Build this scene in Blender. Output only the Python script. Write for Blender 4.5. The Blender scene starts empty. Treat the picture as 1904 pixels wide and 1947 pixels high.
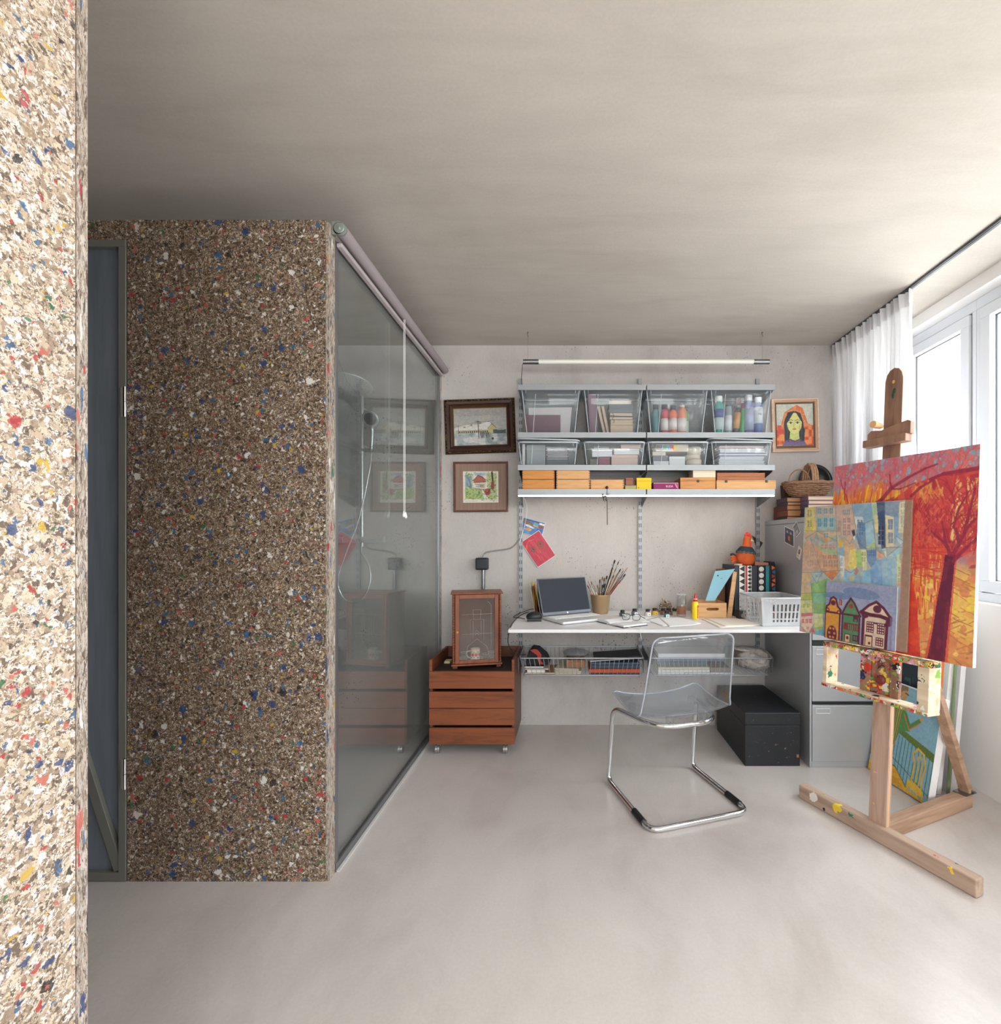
import bpy, bmesh, math, random
import numpy as np
from mathutils import Vector, Matrix
random.seed(7)
rng = np.random.default_rng(5)
SC = bpy.context.scene
COL = SC.collection
F, CX, CY, EH = 930.0, 1088.0, 1030.0, 1.252      # focal length (px), principal point (px), eye height (m)
YB = 3.345                                         # back wall
ZC = 2.594                                         # ceiling
PI = math.pi
R = math.radians

def at(x, y, Y):
    return Vector(((x - CX) * Y / F, Y, EH - (y - CY) * Y / F))
def X_(x, Y): return (x - CX) * Y / F
def Z_(y, Y): return EH - (y - CY) * Y / F

# ------------------------------------------------------------ colour and materials
def lin(c):
    out = []
    for v in c[:3]:
        v = v / 255.0
        out.append(v / 12.92 if v <= 0.04045 else ((v + 0.055) / 1.055) ** 2.4)
    return out
def rgba(c): return (*lin(c), 1.0)

class NT:
    """small helper to write node trees"""
    def __init__(self, name):
        self.m = bpy.data.materials.new(name)
        self.m.use_nodes = True
        self.t = self.m.node_tree
        self.t.nodes.clear()
        self.out = self.n('ShaderNodeOutputMaterial')
    def n(self, kind, **kw):
        nd = self.t.nodes.new(kind)
        for k, v in kw.items():
            if k == 'inp':
                for a, b in v.items():
                    nd.inputs[a].default_value = b
            else:
                setattr(nd, k, v)
        return nd
    def l(self, a, b): self.t.links.new(a, b)
    def coord(self, scale=(1, 1, 1), rot=(0, 0, 0), kind='Object'):
        c = self.n('ShaderNodeTexCoord')
        mp = self.n('ShaderNodeMapping')
        mp.inputs['Scale'].default_value = scale
        mp.inputs['Rotation'].default_value = rot
        self.l(c.outputs[kind], mp.inputs['Vector'])
        return mp.outputs['Vector']
    def noise(self, vec, scale, detail=4, rough=0.55, dist=0.0):
        nd = self.n('ShaderNodeTexNoise')
        nd.inputs['Scale'].default_value = scale
        nd.inputs['Detail'].default_value = detail
        nd.inputs['Roughness'].default_value = rough
        nd.inputs['Distortion'].default_value = dist
        self.l(vec, nd.inputs['Vector'])
        return nd
    def ramp(self, fac, stops, interp='LINEAR'):
        nd = self.n('ShaderNodeValToRGB')
        cr = nd.color_ramp
        cr.interpolation = interp
        while len(cr.elements) < len(stops): cr.elements.new(0.5)
        for e, (p, c) in zip(cr.elements, stops):
            e.position = p
            e.color = c if len(c) == 4 and max(c) <= 1.0 else rgba(c)
        self.l(fac, nd.inputs['Fac'])
        return nd.outputs['Color']
    def mix(self, fac, a, b, mode='MIX'):
        nd = self.n('ShaderNodeMix', data_type='RGBA', blend_type=mode)
        for sock, v in ((nd.inputs[0], fac), (nd.inputs[6], a), (nd.inputs[7], b)):
            if hasattr(v, 'is_linked') or hasattr(v, 'links'): self.l(v, sock)
            elif isinstance(v, (int, float)): sock.default_value = v
            else: sock.default_value = rgba(v)
        return nd.outputs[2]
    def math(self, op, a, b=None, clamp=False):
        nd = self.n('ShaderNodeMath', operation=op, use_clamp=clamp)
        for sock, v in ((nd.inputs[0], a), (nd.inputs[1], b)):
            if v is None: continue
            if hasattr(v, 'links'): self.l(v, sock)
            else: sock.default_value = v
        return nd.outputs[0]
    def bump(self, h, strength=0.2, dist=0.01):
        nd = self.n('ShaderNodeBump')
        nd.inputs['Strength'].default_value = strength
        nd.inputs['Distance'].default_value = dist
        self.l(h, nd.inputs['Height'])
        return nd.outputs['Normal']
    def principled(self, color=None, rough=0.5, metal=0.0, normal=None, spec=None, coat=0.0, **kw):
        p = self.n('ShaderNodeBsdfPrincipled')
        if color is not None:
            if hasattr(color, 'links'): self.l(color, p.inputs['Base Color'])
            else: p.inputs['Base Color'].default_value = rgba(color)
        if hasattr(rough, 'links'): self.l(rough, p.inputs['Roughness'])
        else: p.inputs['Roughness'].default_value = rough
        p.inputs['Metallic'].default_value = metal
        if spec is not None: p.inputs['Specular IOR Level'].default_value = spec
        if coat: p.inputs['Coat Weight'].default_value = coat; p.inputs['Coat Roughness'].default_value = 0.08
        if normal is not None: self.l(normal, p.inputs['Normal'])
        for k, v in kw.items(): p.inputs[k].default_value = v
        self.l(p.outputs[0], self.out.inputs['Surface'])
        return p

MC = {}
def M(color, rough=0.5, metal=0.0, var=0.10, scale=14.0, coat=0.0):
    """a plain colour with a little procedural mottling"""
    key = (tuple(color), rough, metal, var, scale, coat)
    if key in MC: return MC[key]
    t = NT('finish_%d' % len(MC))
    v = t.coord()
    nz = t.noise(v, scale, 4)
    f = t.math('MULTIPLY_ADD', nz.outputs['Fac'], 2 * var)
    f.node.inputs[2].default_value = 1 - var
    c = t.mix(1.0, color, (255, 255, 255), 'MULTIPLY')
    t.l(f, c.node.inputs[7])
    r = t.math('MULTIPLY_ADD', nz.outputs['Fac'], 0.12)
    r.node.inputs[2].default_value = max(0.0, rough - 0.06)
    t.principled(c, r, metal, coat=coat)
    MC[key] = t.m
    return t.m

def wood(color, dark, scale=1.0, axis='X', rough=0.5, ring=9.0):
    key = ('wood', tuple(color), tuple(dark), scale, axis, rough, ring)
    if key in MC: return MC[key]
    t = NT('wood_%d' % len(MC))
    sc = {'X': (1.2, 14, 14), 'Y': (14, 1.2, 14), 'Z': (14, 14, 1.2)}[axis]
    v = t.coord(tuple(s * scale for s in sc))
    n1 = t.noise(v, 1.6, 6, 0.6, 0.6)
    n2 = t.noise(v, ring, 3, 0.6, 0.2)
    f = t.math('ADD', t.math('MULTIPLY', n1.outputs['Fac'], 0.75), t.math('MULTIPLY', n2.outputs['Fac'], 0.3))
    c = t.ramp(f, [(0.30, dark), (0.52, color), (0.75, tuple(min(255, int(x * 1.12)) for x in color))])
    t.principled(c, rough, normal=t.bump(f, 0.08, 0.003))
    MC[key] = t.m
    return t.m

def attr_paint(rough=0.55, bumps=0.25):
    key = ('paint', rough, bumps)
    if key in MC: return MC[key]
    t = NT('paint_%d' % len(MC))
    a = t.n('ShaderNodeAttribute', attribute_name='Col')
    v = t.coord((1, 1, 1))
    nz = t.noise(v, 160, 3)
    f = t.math('MULTIPLY_ADD', nz.outputs['Fac'], 0.24); f.node.inputs[2].default_value = 0.88
    c = t.mix(1.0, (255, 255, 255), (255, 255, 255), 'MULTIPLY')
    t.l(a.outputs['Color'], c.node.inputs[6]); t.l(f, c.node.inputs[7])
    t.principled(c, rough, normal=t.bump(nz.outputs['Fac'], bumps, 0.002))
    MC[key] = t.m
    return t.m

def clear(name, tint=(235, 240, 242), haze=0.0, hazecol=(220, 224, 228), rough=0.02, gloss=1.0, ior=1.5):
    """thin clear sheet: looks through, with mirror gloss growing towards grazing angles"""
    key = ('clear', name)
    if key in MC: return MC[key]
    t = NT(name)
    tr = t.n('ShaderNodeBsdfTransparent'); tr.inputs[0].default_value = rgba(tint)
    gl = t.n('ShaderNodeBsdfGlossy'); gl.inputs['Roughness'].default_value = rough
    gl.inputs['Color'].default_value = (gloss, gloss, gloss, 1)
    fr = t.n('ShaderNodeFresnel')
    ge = t.n('ShaderNodeNewGeometry')          # the far side of a thin sheet mirrors no more than the near side
    io = t.math('MULTIPLY_ADD', ge.outputs['Backfacing'], 1.0 / ior - ior); io.node.inputs[2].default_value = ior
    t.l(io, fr.inputs['IOR'])
    nz = t.noise(t.coord(), 3.0, 2)
    base = tr.outputs[0]
    if haze > 0:
        df = t.n('ShaderNodeBsdfDiffuse'); df.inputs['Color'].default_value = rgba(hazecol)
        mx = t.n('ShaderNodeMixShader')
        hz = t.math('MULTIPLY', nz.outputs['Fac'], haze * 2)
        t.l(hz, mx.inputs[0]); t.l(tr.outputs[0], mx.inputs[1]); t.l(df.outputs[0], mx.inputs[2])
        base = mx.outputs[0]
    m2 = t.n('ShaderNodeMixShader')
    t.l(fr.outputs[0], m2.inputs[0]); t.l(base, m2.inputs[1]); t.l(gl.outputs[0], m2.inputs[2])
    t.l(m2.outputs[0], t.out.inputs['Surface'])
    MC[key] = t.m
    return t.m

# ------------------------------------------------------------ mesh builder
class MB:
    def __init__(self):
        self.v, self.f, self.mi, self.sm = [], [], [], []
    def add(self, vs, fs, mi=0, smooth=False, Mx=None):
        b = len(self.v)
        for p in vs:
            p = Vector(p)
            if Mx is not None: p = Mx @ p
            self.v.append(p)
        for q in fs:
            self.f.append([b + i for i in q]); self.mi.append(mi); self.sm.append(smooth)
        return self
    def box(self, x0, x1, y0, y1, z0, z1, mi=0, Mx=None):
        vs = [(x0, y0, z0), (x1, y0, z0), (x1, y1, z0), (x0, y1, z0), (x0, y0, z1), (x1, y0, z1), (x1, y1, z1), (x0, y1, z1)]
        fs = [(0, 3, 2, 1), (4, 5, 6, 7), (0, 1, 5, 4), (1, 2, 6, 5), (2, 3, 7, 6), (3, 0, 4, 7)]
        return self.add(vs, fs, mi, False, Mx)
    def hexa(self, vs, mi=0, Mx=None):
        fs = [(0, 3, 2, 1), (4, 5, 6, 7), (0, 1, 5, 4), (1, 2, 6, 5), (2, 3, 7, 6), (3, 0, 4, 7)]
        return self.add(vs, fs, mi, False, Mx)
    def cyl(self, p0, p1, r0, r1=None, n=16, mi=0, smooth=True, caps=True, Mx=None):
        r1 = r0 if r1 is None else r1
        p0, p1 = Vector(p0), Vector(p1)
        d = (p1 - p0).normalized()
        a = d.orthogonal().normalized(); b = d.cross(a)
        vs, fs = [], []
        for k in range(n):
            t = 2 * PI * k / n
            o = a * math.cos(t) + b * math.sin(t)
            vs += [p0 + o * r0, p1 + o * r1]
        for k in range(n):
            i, j = 2 * k, 2 * ((k + 1) % n)
            fs.append((i, j, j + 1, i + 1))
        self.add(vs, fs, mi, smooth, Mx)
        if caps:
            if r0 > 1e-5: self.add(vs[0::2], [tuple(range(n))[::-1]], mi, False, Mx)
            if r1 > 1e-5: self.add(vs[1::2], [tuple(range(n))], mi, False, Mx)
        return self
    def tube(self, pts, r, n=8, closed=False, mi=0, Mx=None, flat=None):
        pts = [Vector(p) for p in pts]
        N = len(pts)
        rr = r if hasattr(r, '__len__') else [r] * N
        tang = []
        for i in range(N):
            a = pts[(i - 1) % N] if (closed or i > 0) else pts[i]
            b = pts[(i + 1) % N] if (closed or i < N - 1) else pts[i]
            t = (b - a)
            tang.append(t.normalized() if t.length > 1e-9 else Vector((0, 0, 1)))
        u = tang[0].orthogonal().normalized()
        if abs(tang[0].z) < 0.9:
            u = Vector((0, 0, 1)) - tang[0] * tang[0].z; u.normalize()
        vs, fs = [], []
        for i in range(N):
            u = u - tang[i] * u.dot(tang[i])
            u = u.normalized() if u.length > 1e-6 else tang[i].orthogonal().normalized()
            w = tang[i].cross(u)
            for k in range(n):
                t = 2 * PI * k / n
                vs.append(pts[i] + (u * math.cos(t) * (flat or 1.0) + w * math.sin(t)) * rr[i])
        for i in range(N if closed else N - 1):
            j = (i + 1) % N
            for k in range(n):
                l = (k + 1) % n
                fs.append((i * n + k, i * n + l, j * n + l, j * n + k))
        if not closed:
            fs.append(tuple(range(n))[::-1]); fs.append(tuple((N - 1) * n + k for k in range(n)))
        return self.add(vs, fs, mi, True, Mx)
    def lathe(self, prof, n=24, mi=0, Mx=None, smooth=True):
        vs, fs = [], []
        for (r, z) in prof:
            for k in range(n):
                t = 2 * PI * k / n
                vs.append((r * math.cos(t), r * math.sin(t), z))
        for i in range(len(prof) - 1):
            for k in range(n):
                l = (k + 1) % n
                fs.append((i * n + k, i * n + l, (i + 1) * n + l, (i + 1) * n + k))
        if prof[0][0] > 1e-5: fs.append(tuple(range(n))[::-1])
        if prof[-1][0] > 1e-5: fs.append(tuple((len(prof) - 1) * n + k for k in range(n)))
        return self.add(vs, fs, mi, smooth, Mx)
    def ell(self, c, rx, ry, rz, nu=18, nv=11, mi=0, Mx=None, fn=None):
        vs, fs = [], []
        for i in range(nv + 1):
            ph = PI * i / nv
            for k in range(nu):
                th = 2 * PI * k / nu
                p = Vector((math.sin(ph) * math.cos(th), math.sin(ph) * math.sin(th), math.cos(ph)))
                s = fn(p) if fn else 1.0
                vs.append((c[0] + p.x * rx * s, c[1] + p.y * ry * s, c[2] + p.z * rz * s))
        for i in range(nv):
            for k in range(nu):
                l = (k + 1) % nu
                fs.append((i * nu + k, (i + 1) * nu + k, (i + 1) * nu + l, i * nu + l))
        return self.add(vs, fs, mi, True, Mx)
    def prism(self, pts, a0, a1, plane='XZ', mi=0, Mx=None, smooth=False):
        """extrude a 2-D outline; plane XZ -> along Y, XY -> along Z, YZ -> along X"""
        mk = {'XZ': lambda p, a: (p[0], a, p[1]), 'XY': lambda p, a: (p[0], p[1], a), 'YZ': lambda p, a: (a, p[0], p[1])}[plane]
        n = len(pts)
        vs = [mk(p, a0) for p in pts] + [mk(p, a1) for p in pts]
        fs = [tuple(range(n))[::-1], tuple(range(n, 2 * n))]
        self.add(vs, fs, mi, False, Mx)
        self.add(vs, [(i, (i + 1) % n, n + (i + 1) % n, n + i) for i in range(n)], mi, smooth, Mx)
        return self
    def surf(self, fn, nu, nv, mi=0, Mx=None, closed_u=False):
        vs = [fn(i / nu, j / nv) for j in range(nv + 1) for i in range(nu + (0 if closed_u else 1))]
        w = nu if closed_u else nu + 1
        fs = []
        for j in range(nv):
            for i in range(nu):
                k = (i + 1) % w
                fs.append((j * w + i, j * w + k, (j + 1) * w + k, (j + 1) * w + i))
        return self.add(vs, fs, mi, True, Mx)
    def build(self, name, mats, parent=None, bevel=0.0, seg=2, solid=0.0, local=False, recalc=True, keep=False):
        me = bpy.data.meshes.new(name)
        me.from_pydata([tuple(p) for p in self.v], [], self.f)
        if not isinstance(mats, (list, tuple)): mats = [mats]
        for m in mats: me.materials.append(m)
        me.polygons.foreach_set('material_index', self.mi)
        me.polygons.foreach_set('use_smooth', self.sm)
        if recalc:
            b = bmesh.new(); b.from_mesh(me)
            bmesh.ops.recalc_face_normals(b, faces=b.faces)
            b.to_mesh(me); b.free()
        me.update()
        o = bpy.data.objects.new(name, me)
        COL.objects.link(o)
        if parent is not None:
            if not local: me.transform(WM(parent).inverted())
            o.parent = parent
        elif not keep:
            co = np.empty(len(me.vertices) * 3); me.vertices.foreach_get('co', co); co = co.reshape(-1, 3)
            lo, hi = co.min(0), co.max(0)
            base = Vector(((lo[0] + hi[0]) / 2, (lo[1] + hi[1]) / 2, lo[2]))
            me.transform(Matrix.Translation(-base)); o.location = base
        if solid:
            s = o.modifiers.new('thickness', 'SOLIDIFY'); s.thickness = solid; s.offset = 0
        if bevel:
            b = o.modifiers.new('edges', 'BEVEL'); b.width = bevel; b.segments = seg; b.limit_method = 'ANGLE'; b.angle_limit = R(40)
        return o

WMC = {}
def WM(o):
    m = WMC.get(o.name)
    if m is not None: return m
    m = Matrix.LocRotScale(o.location, o.rotation_euler, o.scale)
    if o.parent: m = WM(o.parent) @ m
    return m

def tag(o, label=None, cat=None, group=None, kind=None):
    if label: o['label'] = label
    if cat: o['category'] = cat
    if group: o['group'] = group
    if kind: o['kind'] = kind
    return o
def thing(name, label, cat, loc=(0, 0, 0), rz=0.0, group=None):
    o = bpy.data.objects.new(name, None)
    COL.objects.link(o)
    o.empty_display_size = 0.05
    o.location = loc; o.rotation_euler = (0, 0, rz)
    return tag(o, label, cat, group)
def copy_tree(o, parent=None):
    c = o.copy(); COL.objects.link(c)
    if parent is not None: c.parent = parent
    for ch in list(o.children): copy_tree(ch, c)
    return c
def struct(o, label=None):
    return tag(o, label, None, None, 'structure')

def fillet(pts, r, seg=6, closed=False):
    pts = [Vector(p) for p in pts]
    n = len(pts); out = []
    for i, p in enumerate(pts):
        if not closed and i in (0, n - 1): out.append(p); continue
        a, b = pts[(i - 1) % n], pts[(i + 1) % n]
        da, db = (a - p), (b - p)
        rr = min(r, da.length * 0.49, db.length * 0.49)
        p0, p1 = p + da.normalized() * rr, p + db.normalized() * rr
        for k in range(seg + 1):
            t = k / seg
            out.append(p0 * (1 - t) ** 2 + p * 2 * t * (1 - t) + p1 * t ** 2)
    return out
def spline(pts, n=8):
    """Catmull-Rom through the points"""
    P = [Vector(p) for p in pts]; out = []
    for i in range(len(P) - 1):
        p0, p1, p2, p3 = P[max(i - 1, 0)], P[i], P[i + 1], P[min(i + 2, len(P) - 1)]
        for k in range(n):
            t = k / n
            out.append(0.5 * ((2 * p1) + (p2 - p0) * t + (2 * p0 - 5 * p1 + 4 * p2 - p3) * t * t + (3 * p1 - p0 - 3 * p2 + p3) * t ** 3))
    out.append(P[-1]); return out
def RZ(loc, rz, rx=0.0, ry=0.0):
    return Matrix.Translation(Vector(loc)) @ Matrix.Rotation(rz, 4, 'Z') @ Matrix.Rotation(ry, 4, 'Y') @ Matrix.Rotation(rx, 4, 'X')

def lettering(text, size, Mx, mat, parent, name='lettering', align='LEFT', ext=0.0004):
    cu = bpy.data.curves.new(name, 'FONT')
    cu.body = text; cu.size = size; cu.extrude = ext; cu.align_x = align
    cu.materials.append(mat)
    tmp = bpy.data.objects.new(name, cu); COL.objects.link(tmp)
    me = bpy.data.meshes.new_from_object(tmp.evaluated_get(bpy.context.evaluated_depsgraph_get()))
    bpy.data.objects.remove(tmp); me.name = name
    if not me.materials: me.materials.append(mat)
    o = bpy.data.objects.new(name, me); COL.objects.link(o)
    if parent is not None:
        o.parent = parent; o.matrix_local = WM(parent).inverted() @ Mx
    else: o.matrix_local = Mx
    return o
FRONT = lambda p: Matrix.Translation(Vector(p)) @ Matrix.Rotation(PI / 2, 4, 'X')   # text standing up, read from -Y

# ------------------------------------------------------------ painter: fills the colours of a finely gridded painted sheet
class Cv:
    def __init__(self, w, h, bg):
        self.w, self.h = w, h
        self.a = np.empty((h, w, 3)); self.a[:] = np.array(bg, float)
        ys, xs = np.mgrid[0:h, 0:w]
        self.U = xs / (w - 1); self.V = ys / (h - 1)
        self.asp = (h - 1) / (w - 1)
    def put(self, mask, col, al=1.0):
        m = np.clip(mask, 0, 1)[..., None] * al
        self.a = self.a * (1 - m) + np.array(col, float) * m
    def _sub(self, us, vs, pad):
        x0 = max(0, int((min(us) - pad) * (self.w - 1)) - 1); x1 = min(self.w, int((max(us) + pad) * (self.w - 1)) + 3)
        py = pad / self.asp
        y0 = max(0, int((min(vs) - py) * (self.h - 1)) - 1); y1 = min(self.h, int((max(vs) + py) * (self.h - 1)) + 3)
        return (slice(y0, max(y0, y1)), slice(x0, max(x0, x1)))
    def poly(self, pts, col, al=1.0):
        s = self._sub([p[0] for p in pts], [p[1] for p in pts], 0)
        U, V = self.U[s], self.V[s]
        if U.size == 0: return
        ins = np.zeros(U.shape, bool)
        n = len(pts)
        for i in range(n):
            (x0, y0), (x1, y1) = pts[i], pts[(i + 1) % n]
            if y0 == y1: continue
            c = (y0 > V) != (y1 > V)
            ins ^= c & (U < (x1 - x0) * (V - y0) / (y1 - y0) + x0)
        m = ins[..., None] * al
        self.a[s] = self.a[s] * (1 - m) + np.array(col, float) * m
    def rect(self, u0, v0, u1, v1, col, al=1.0): self.poly([(u0, v0), (u1, v0), (u1, v1), (u0, v1)], col, al)
    def line(self, pts, w, col, al=1.0, w1=None):
        n = len(pts) - 1
        for i in range(n):
            (x0, y0), (x1, y1) = pts[i], pts[i + 1]
            wa = w if w1 is None else w + (w1 - w) * (i / n)
            s = self._sub((x0, x1), (y0, y1), wa)
            U, V = self.U[s], self.V[s] * self.asp
            if U.size == 0: continue
            ax, ay, bx, by = x0, y0 * self.asp, x1, y1 * self.asp
            L = (bx - ax) ** 2 + (by - ay) ** 2 + 1e-12
            t = np.clip(((U - ax) * (bx - ax) + (V - ay) * (by - ay)) / L, 0, 1)
            d = np.hypot(U - ax - t * (bx - ax), V - ay - t * (by - ay))
            px = 1.0 / (self.w - 1)
            m = np.clip((wa / 2 - d) / px + 0.5, 0, 1)[..., None] * al
            self.a[s] = self.a[s] * (1 - m) + np.array(col, float) * m
    def ell(self, cu, cv, ru, rv, col, al=1.0, rot=0.0):
        r = max(ru, rv)
        s = self._sub((cu - r, cu + r), (cv - r, cv + r), r)
        U, V = self.U[s] - cu, (self.V[s] - cv) * self.asp
        if U.size == 0: return
        c, q = math.cos(rot), math.sin(rot)
        a, b = U * c + V * q, -U * q + V * c
        d = np.hypot(a / ru, b / (rv * self.asp))
        m = np.clip((1 - d) * ru * (self.w - 1) + 0.5, 0, 1)[..., None] * al
        self.a[s] = self.a[s] * (1 - m) + np.array(col, float) * m
    def noise(self, nx, ny):
        g = rng.random((ny + 2, nx + 2))
        x = self.U * nx; y = self.V * ny
        xi = np.minimum(x.astype(int), nx); yi = np.minimum(y.astype(int), ny)
        fx = x - xi; fy = y - yi
        fx = fx * fx * (3 - 2 * fx); fy = fy * fy * (3 - 2 * fy)
        return (g[yi, xi] * (1 - fx) + g[yi, xi + 1] * fx) * (1 - fy) + (g[yi + 1, xi] * (1 - fx) + g[yi + 1, xi + 1] * fx) * fy
    def mottle(self, amt, nx, ny):
        self.a *= (1 + amt * (self.noise(nx, ny) * 2 - 1))[..., None]
    def sheet(self, name, O, U, V, parent=None, mat=None, local=False, thick=0.0):
        """O top-left corner, U across, V down (vectors of full size)"""
        O, U, V = np.array(O, float), np.array(U, float), np.array(V, float)
        P = O + self.U[..., None] * U + self.V[..., None] * V
        w, h = self.w, self.h
        i = np.arange(w * h).reshape(h, w)
        f = np.stack([i[:-1, :-1], i[1:, :-1], i[1:, 1:], i[:-1, 1:]], -1).reshape(-1, 4)
        me = bpy.data.meshes.new(name)
        me.vertices.add(w * h); me.vertices.foreach_set('co', P.reshape(-1))
        me.loops.add(f.size); me.loops.foreach_set('vertex_index', f.reshape(-1).astype(np.int32))
        me.polygons.add(len(f)); me.polygons.foreach_set('loop_start', np.arange(0, f.size, 4, dtype=np.int32))
        me.update(calc_edges=True)
        c = np.clip(self.a, 0, 255) / 255.0
        c = np.where(c <= 0.04045, c / 12.92, ((c + 0.055) / 1.055) ** 2.4).reshape(-1, 3)
        ca = me.color_attributes.new('Col', 'FLOAT_COLOR', 'POINT')
        ca.data.foreach_set('color', np.concatenate([c, np.ones((len(c), 1))], 1).astype(np.float32).reshape(-1))
        me.materials.append(mat or attr_paint())
        o = bpy.data.objects.new(name, me); COL.objects.link(o)
        if parent is not None:
            if not local: me.transform(WM(parent).inverted())
            o.parent = parent
        return o
WORLD = 12.0; EXPO = 0.26
# ============================================================ materials of the room
def m_concrete(name, base, dark, pores=0.5, streak=(1.2, 1, 5), rough=0.75, gloss_var=0.0):
    t = NT(name)
    v = t.coord()
    n1 = t.noise(v, 1.1, 6, 0.6, 0.4)
    vs = t.coord(streak)
    n2 = t.noise(vs, 2.2, 6, 0.65, 0.5)
    f = t.math('ADD', t.math('MULTIPLY', n1.outputs['Fac'], 0.55), t.math('MULTIPLY', n2.outputs['Fac'], 0.45))
    c = t.ramp(f, [(0.30, dark), (0.50, base), (0.72, tuple(min(255, int(x * 1.06)) for x in base))])
    n3 = t.noise(t.coord((1.6, 1.6, .7)), 60, 5, .7)
    if pores:
        vo = t.n('ShaderNodeTexVoronoi'); vo.inputs['Scale'].default_value = 80; vo.inputs['Randomness'].default_value = 1
        t.l(t.coord((1, 1, 0.8)), vo.inputs['Vector'])
        nm = t.noise(v, 2.6, 3)
        th = t.math('MULTIPLY', t.math('SUBTRACT', nm.outputs['Fac'], 0.40, True), 1.3)
        pm = t.math('LESS_THAN', vo.outputs['Distance'], th)
        sep = t.n('ShaderNodeSeparateColor'); t.l(vo.outputs['Color'], sep.inputs[0])
        keep = t.math('GREATER_THAN', sep.outputs[0], 0.72)
        pm = t.math('MULTIPLY', t.math('MULTIPLY', pm, keep), pores)
        c = t.mix(pm, c, tuple(int(x * 0.62) for x in base))
    fine = t.math('MULTIPLY_ADD', n3.outputs['Fac'], 0.26); fine.node.inputs[2].default_value = 0.87
    c2 = t.mix(1.0, c, (255, 255, 255), 'MULTIPLY'); t.l(fine, c2.node.inputs[7])
    if gloss_var:
        r = t.math('MULTIPLY_ADD', n1.outputs['Fac'], gloss_var); r.node.inputs[2].default_value = rough - gloss_var / 2
    else: r = rough
    t.principled(c2, r, normal=t.bump(f, 0.05, 0.01))
    return t.m

def m_chip(name, kind='fine'):
    """pressed board of shredded cartons: brown and cream fibres with coloured flakes"""
    t = NT(name)
    v0 = t.coord((1, 1, 1) if kind != 'edge' else (1.5, 1.5, 0.30))
    S = {'fine': 1.12, 'coarse': 1.0, 'edge': 1.3}[kind]
    n1 = t.noise(v0, 70 * S, 4, 0.65); n2 = t.noise(v0, 22 * S, 3, 0.6)
    def shift(vec, nz, amt):
        sb = t.n('ShaderNodeVectorMath', operation='SUBTRACT'); t.l(nz.outputs['Color'], sb.inputs[0]); sb.inputs[1].default_value = (.5, .5, .5)
        ad = t.n('ShaderNodeVectorMath', operation='MULTIPLY_ADD'); t.l(sb.outputs[0], ad.inputs[0]); ad.inputs[1].default_value = (amt,) * 3; t.l(vec, ad.inputs[2])
        return ad.outputs[0]
    v = shift(shift(v0, n2, 0.034 / S), n1, 0.026 / S)
    def vor(scale, vec=None):
        vo = t.n('ShaderNodeTexVoronoi'); vo.inputs['Scale'].default_value = scale
        t.l(vec or v, vo.inputs['Vector'])
        s = t.n('ShaderNodeSeparateColor'); t.l(vo.outputs['Color'], s.inputs[0])
        return vo, s
    va, sa = vor(120 * S); vb, sb_ = vor(280 * S)
    if kind == 'fine': pc = [(52, 38, 28), (86, 65, 49), (116, 92, 71), (141, 117, 94), (186, 164, 141), (216, 208, 200)]
    elif kind == 'coarse': pc = [(112, 95, 82), (158, 136, 116), (190, 168, 146), (212, 194, 172), (228, 220, 210), (210, 207, 210)]  # lit copy of the board: window light put into a lighter palette
    else: pc = [(96, 80, 70), (140, 122, 108), (166, 150, 136), (182, 168, 154), (196, 184, 174), (176, 170, 168)]
    pos = (0.0, 0.16, 0.38, 0.60, 0.78, 0.92)
    pal = list(zip(pos, pc))
    ca = t.ramp(sa.outputs[0], pal, 'CONSTANT'); cb = t.ramp(sb_.outputs[1], pal, 'CONSTANT')
    nb = t.noise(v0, 12 * S, 4)
    pick = t.math('GREATER_THAN', t.math('ADD', sa.outputs[2], t.math('MULTIPLY', nb.outputs['Fac'], 0.9)), 0.98 if kind == 'coarse' else 1.12)
    c = t.mix(pick, cb, ca)
    # pale thread-like fibres and dark crevices
    fb = t.noise(v0, 95 * S, 5, 0.7, 1.6)
    th = t.ramp(fb.outputs['Fac'], [(0.36, (96, 90, 84)), (0.47, (255, 255, 255))])
    c = t.mix(0.7 if kind == 'fine' else 0.5, c, th, 'MULTIPLY')
    pf = t.ramp(fb.outputs['Fac'], [(0.60, (0, 0, 0)), (0.64, (255, 255, 255))])
    fm = t.math('MULTIPLY', pf, 0.55 if kind == 'fine' else 0.3)
    c = t.mix(fm, c, (196, 182, 164) if kind == 'fine' else (214, 206, 196))
    # coloured flakes of three sizes
    for scale, keep, seed in (((30, 0.93, 0), (52, 0.92, 1), (90, 0.93, 2)) if kind != 'coarse' else ((30, 0.95, 0), (60, 0.92, 1), (105, 0.90, 2))):
        vo, s = vor(scale)
        m1 = t.math('GREATER_THAN', s.outputs[seed], keep)
        m2 = t.math('LESS_THAN', vo.outputs['Distance'], (0.40, 0.44, 0.5)[seed])
        col = t.ramp(s.outputs[(seed + 1) % 3], [(0.0, (30, 62, 110)), (0.24, (44, 96, 136)), (0.42, (172, 44, 52)), (0.54, (186, 96, 84)), (0.64, (40, 104, 66)), (0.70, (196, 160, 50)), (0.75, (226, 222, 217)), (0.94, (26, 28, 34))], 'CONSTANT')
        c = t.mix(t.math('MULTIPLY', t.math('MULTIPLY', m1, m2), 0.85), c, col)
    t.principled(c, 0.55, normal=t.bump(fb.outputs['Fac'], 0.2, 0.002))
    return t.m

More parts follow.
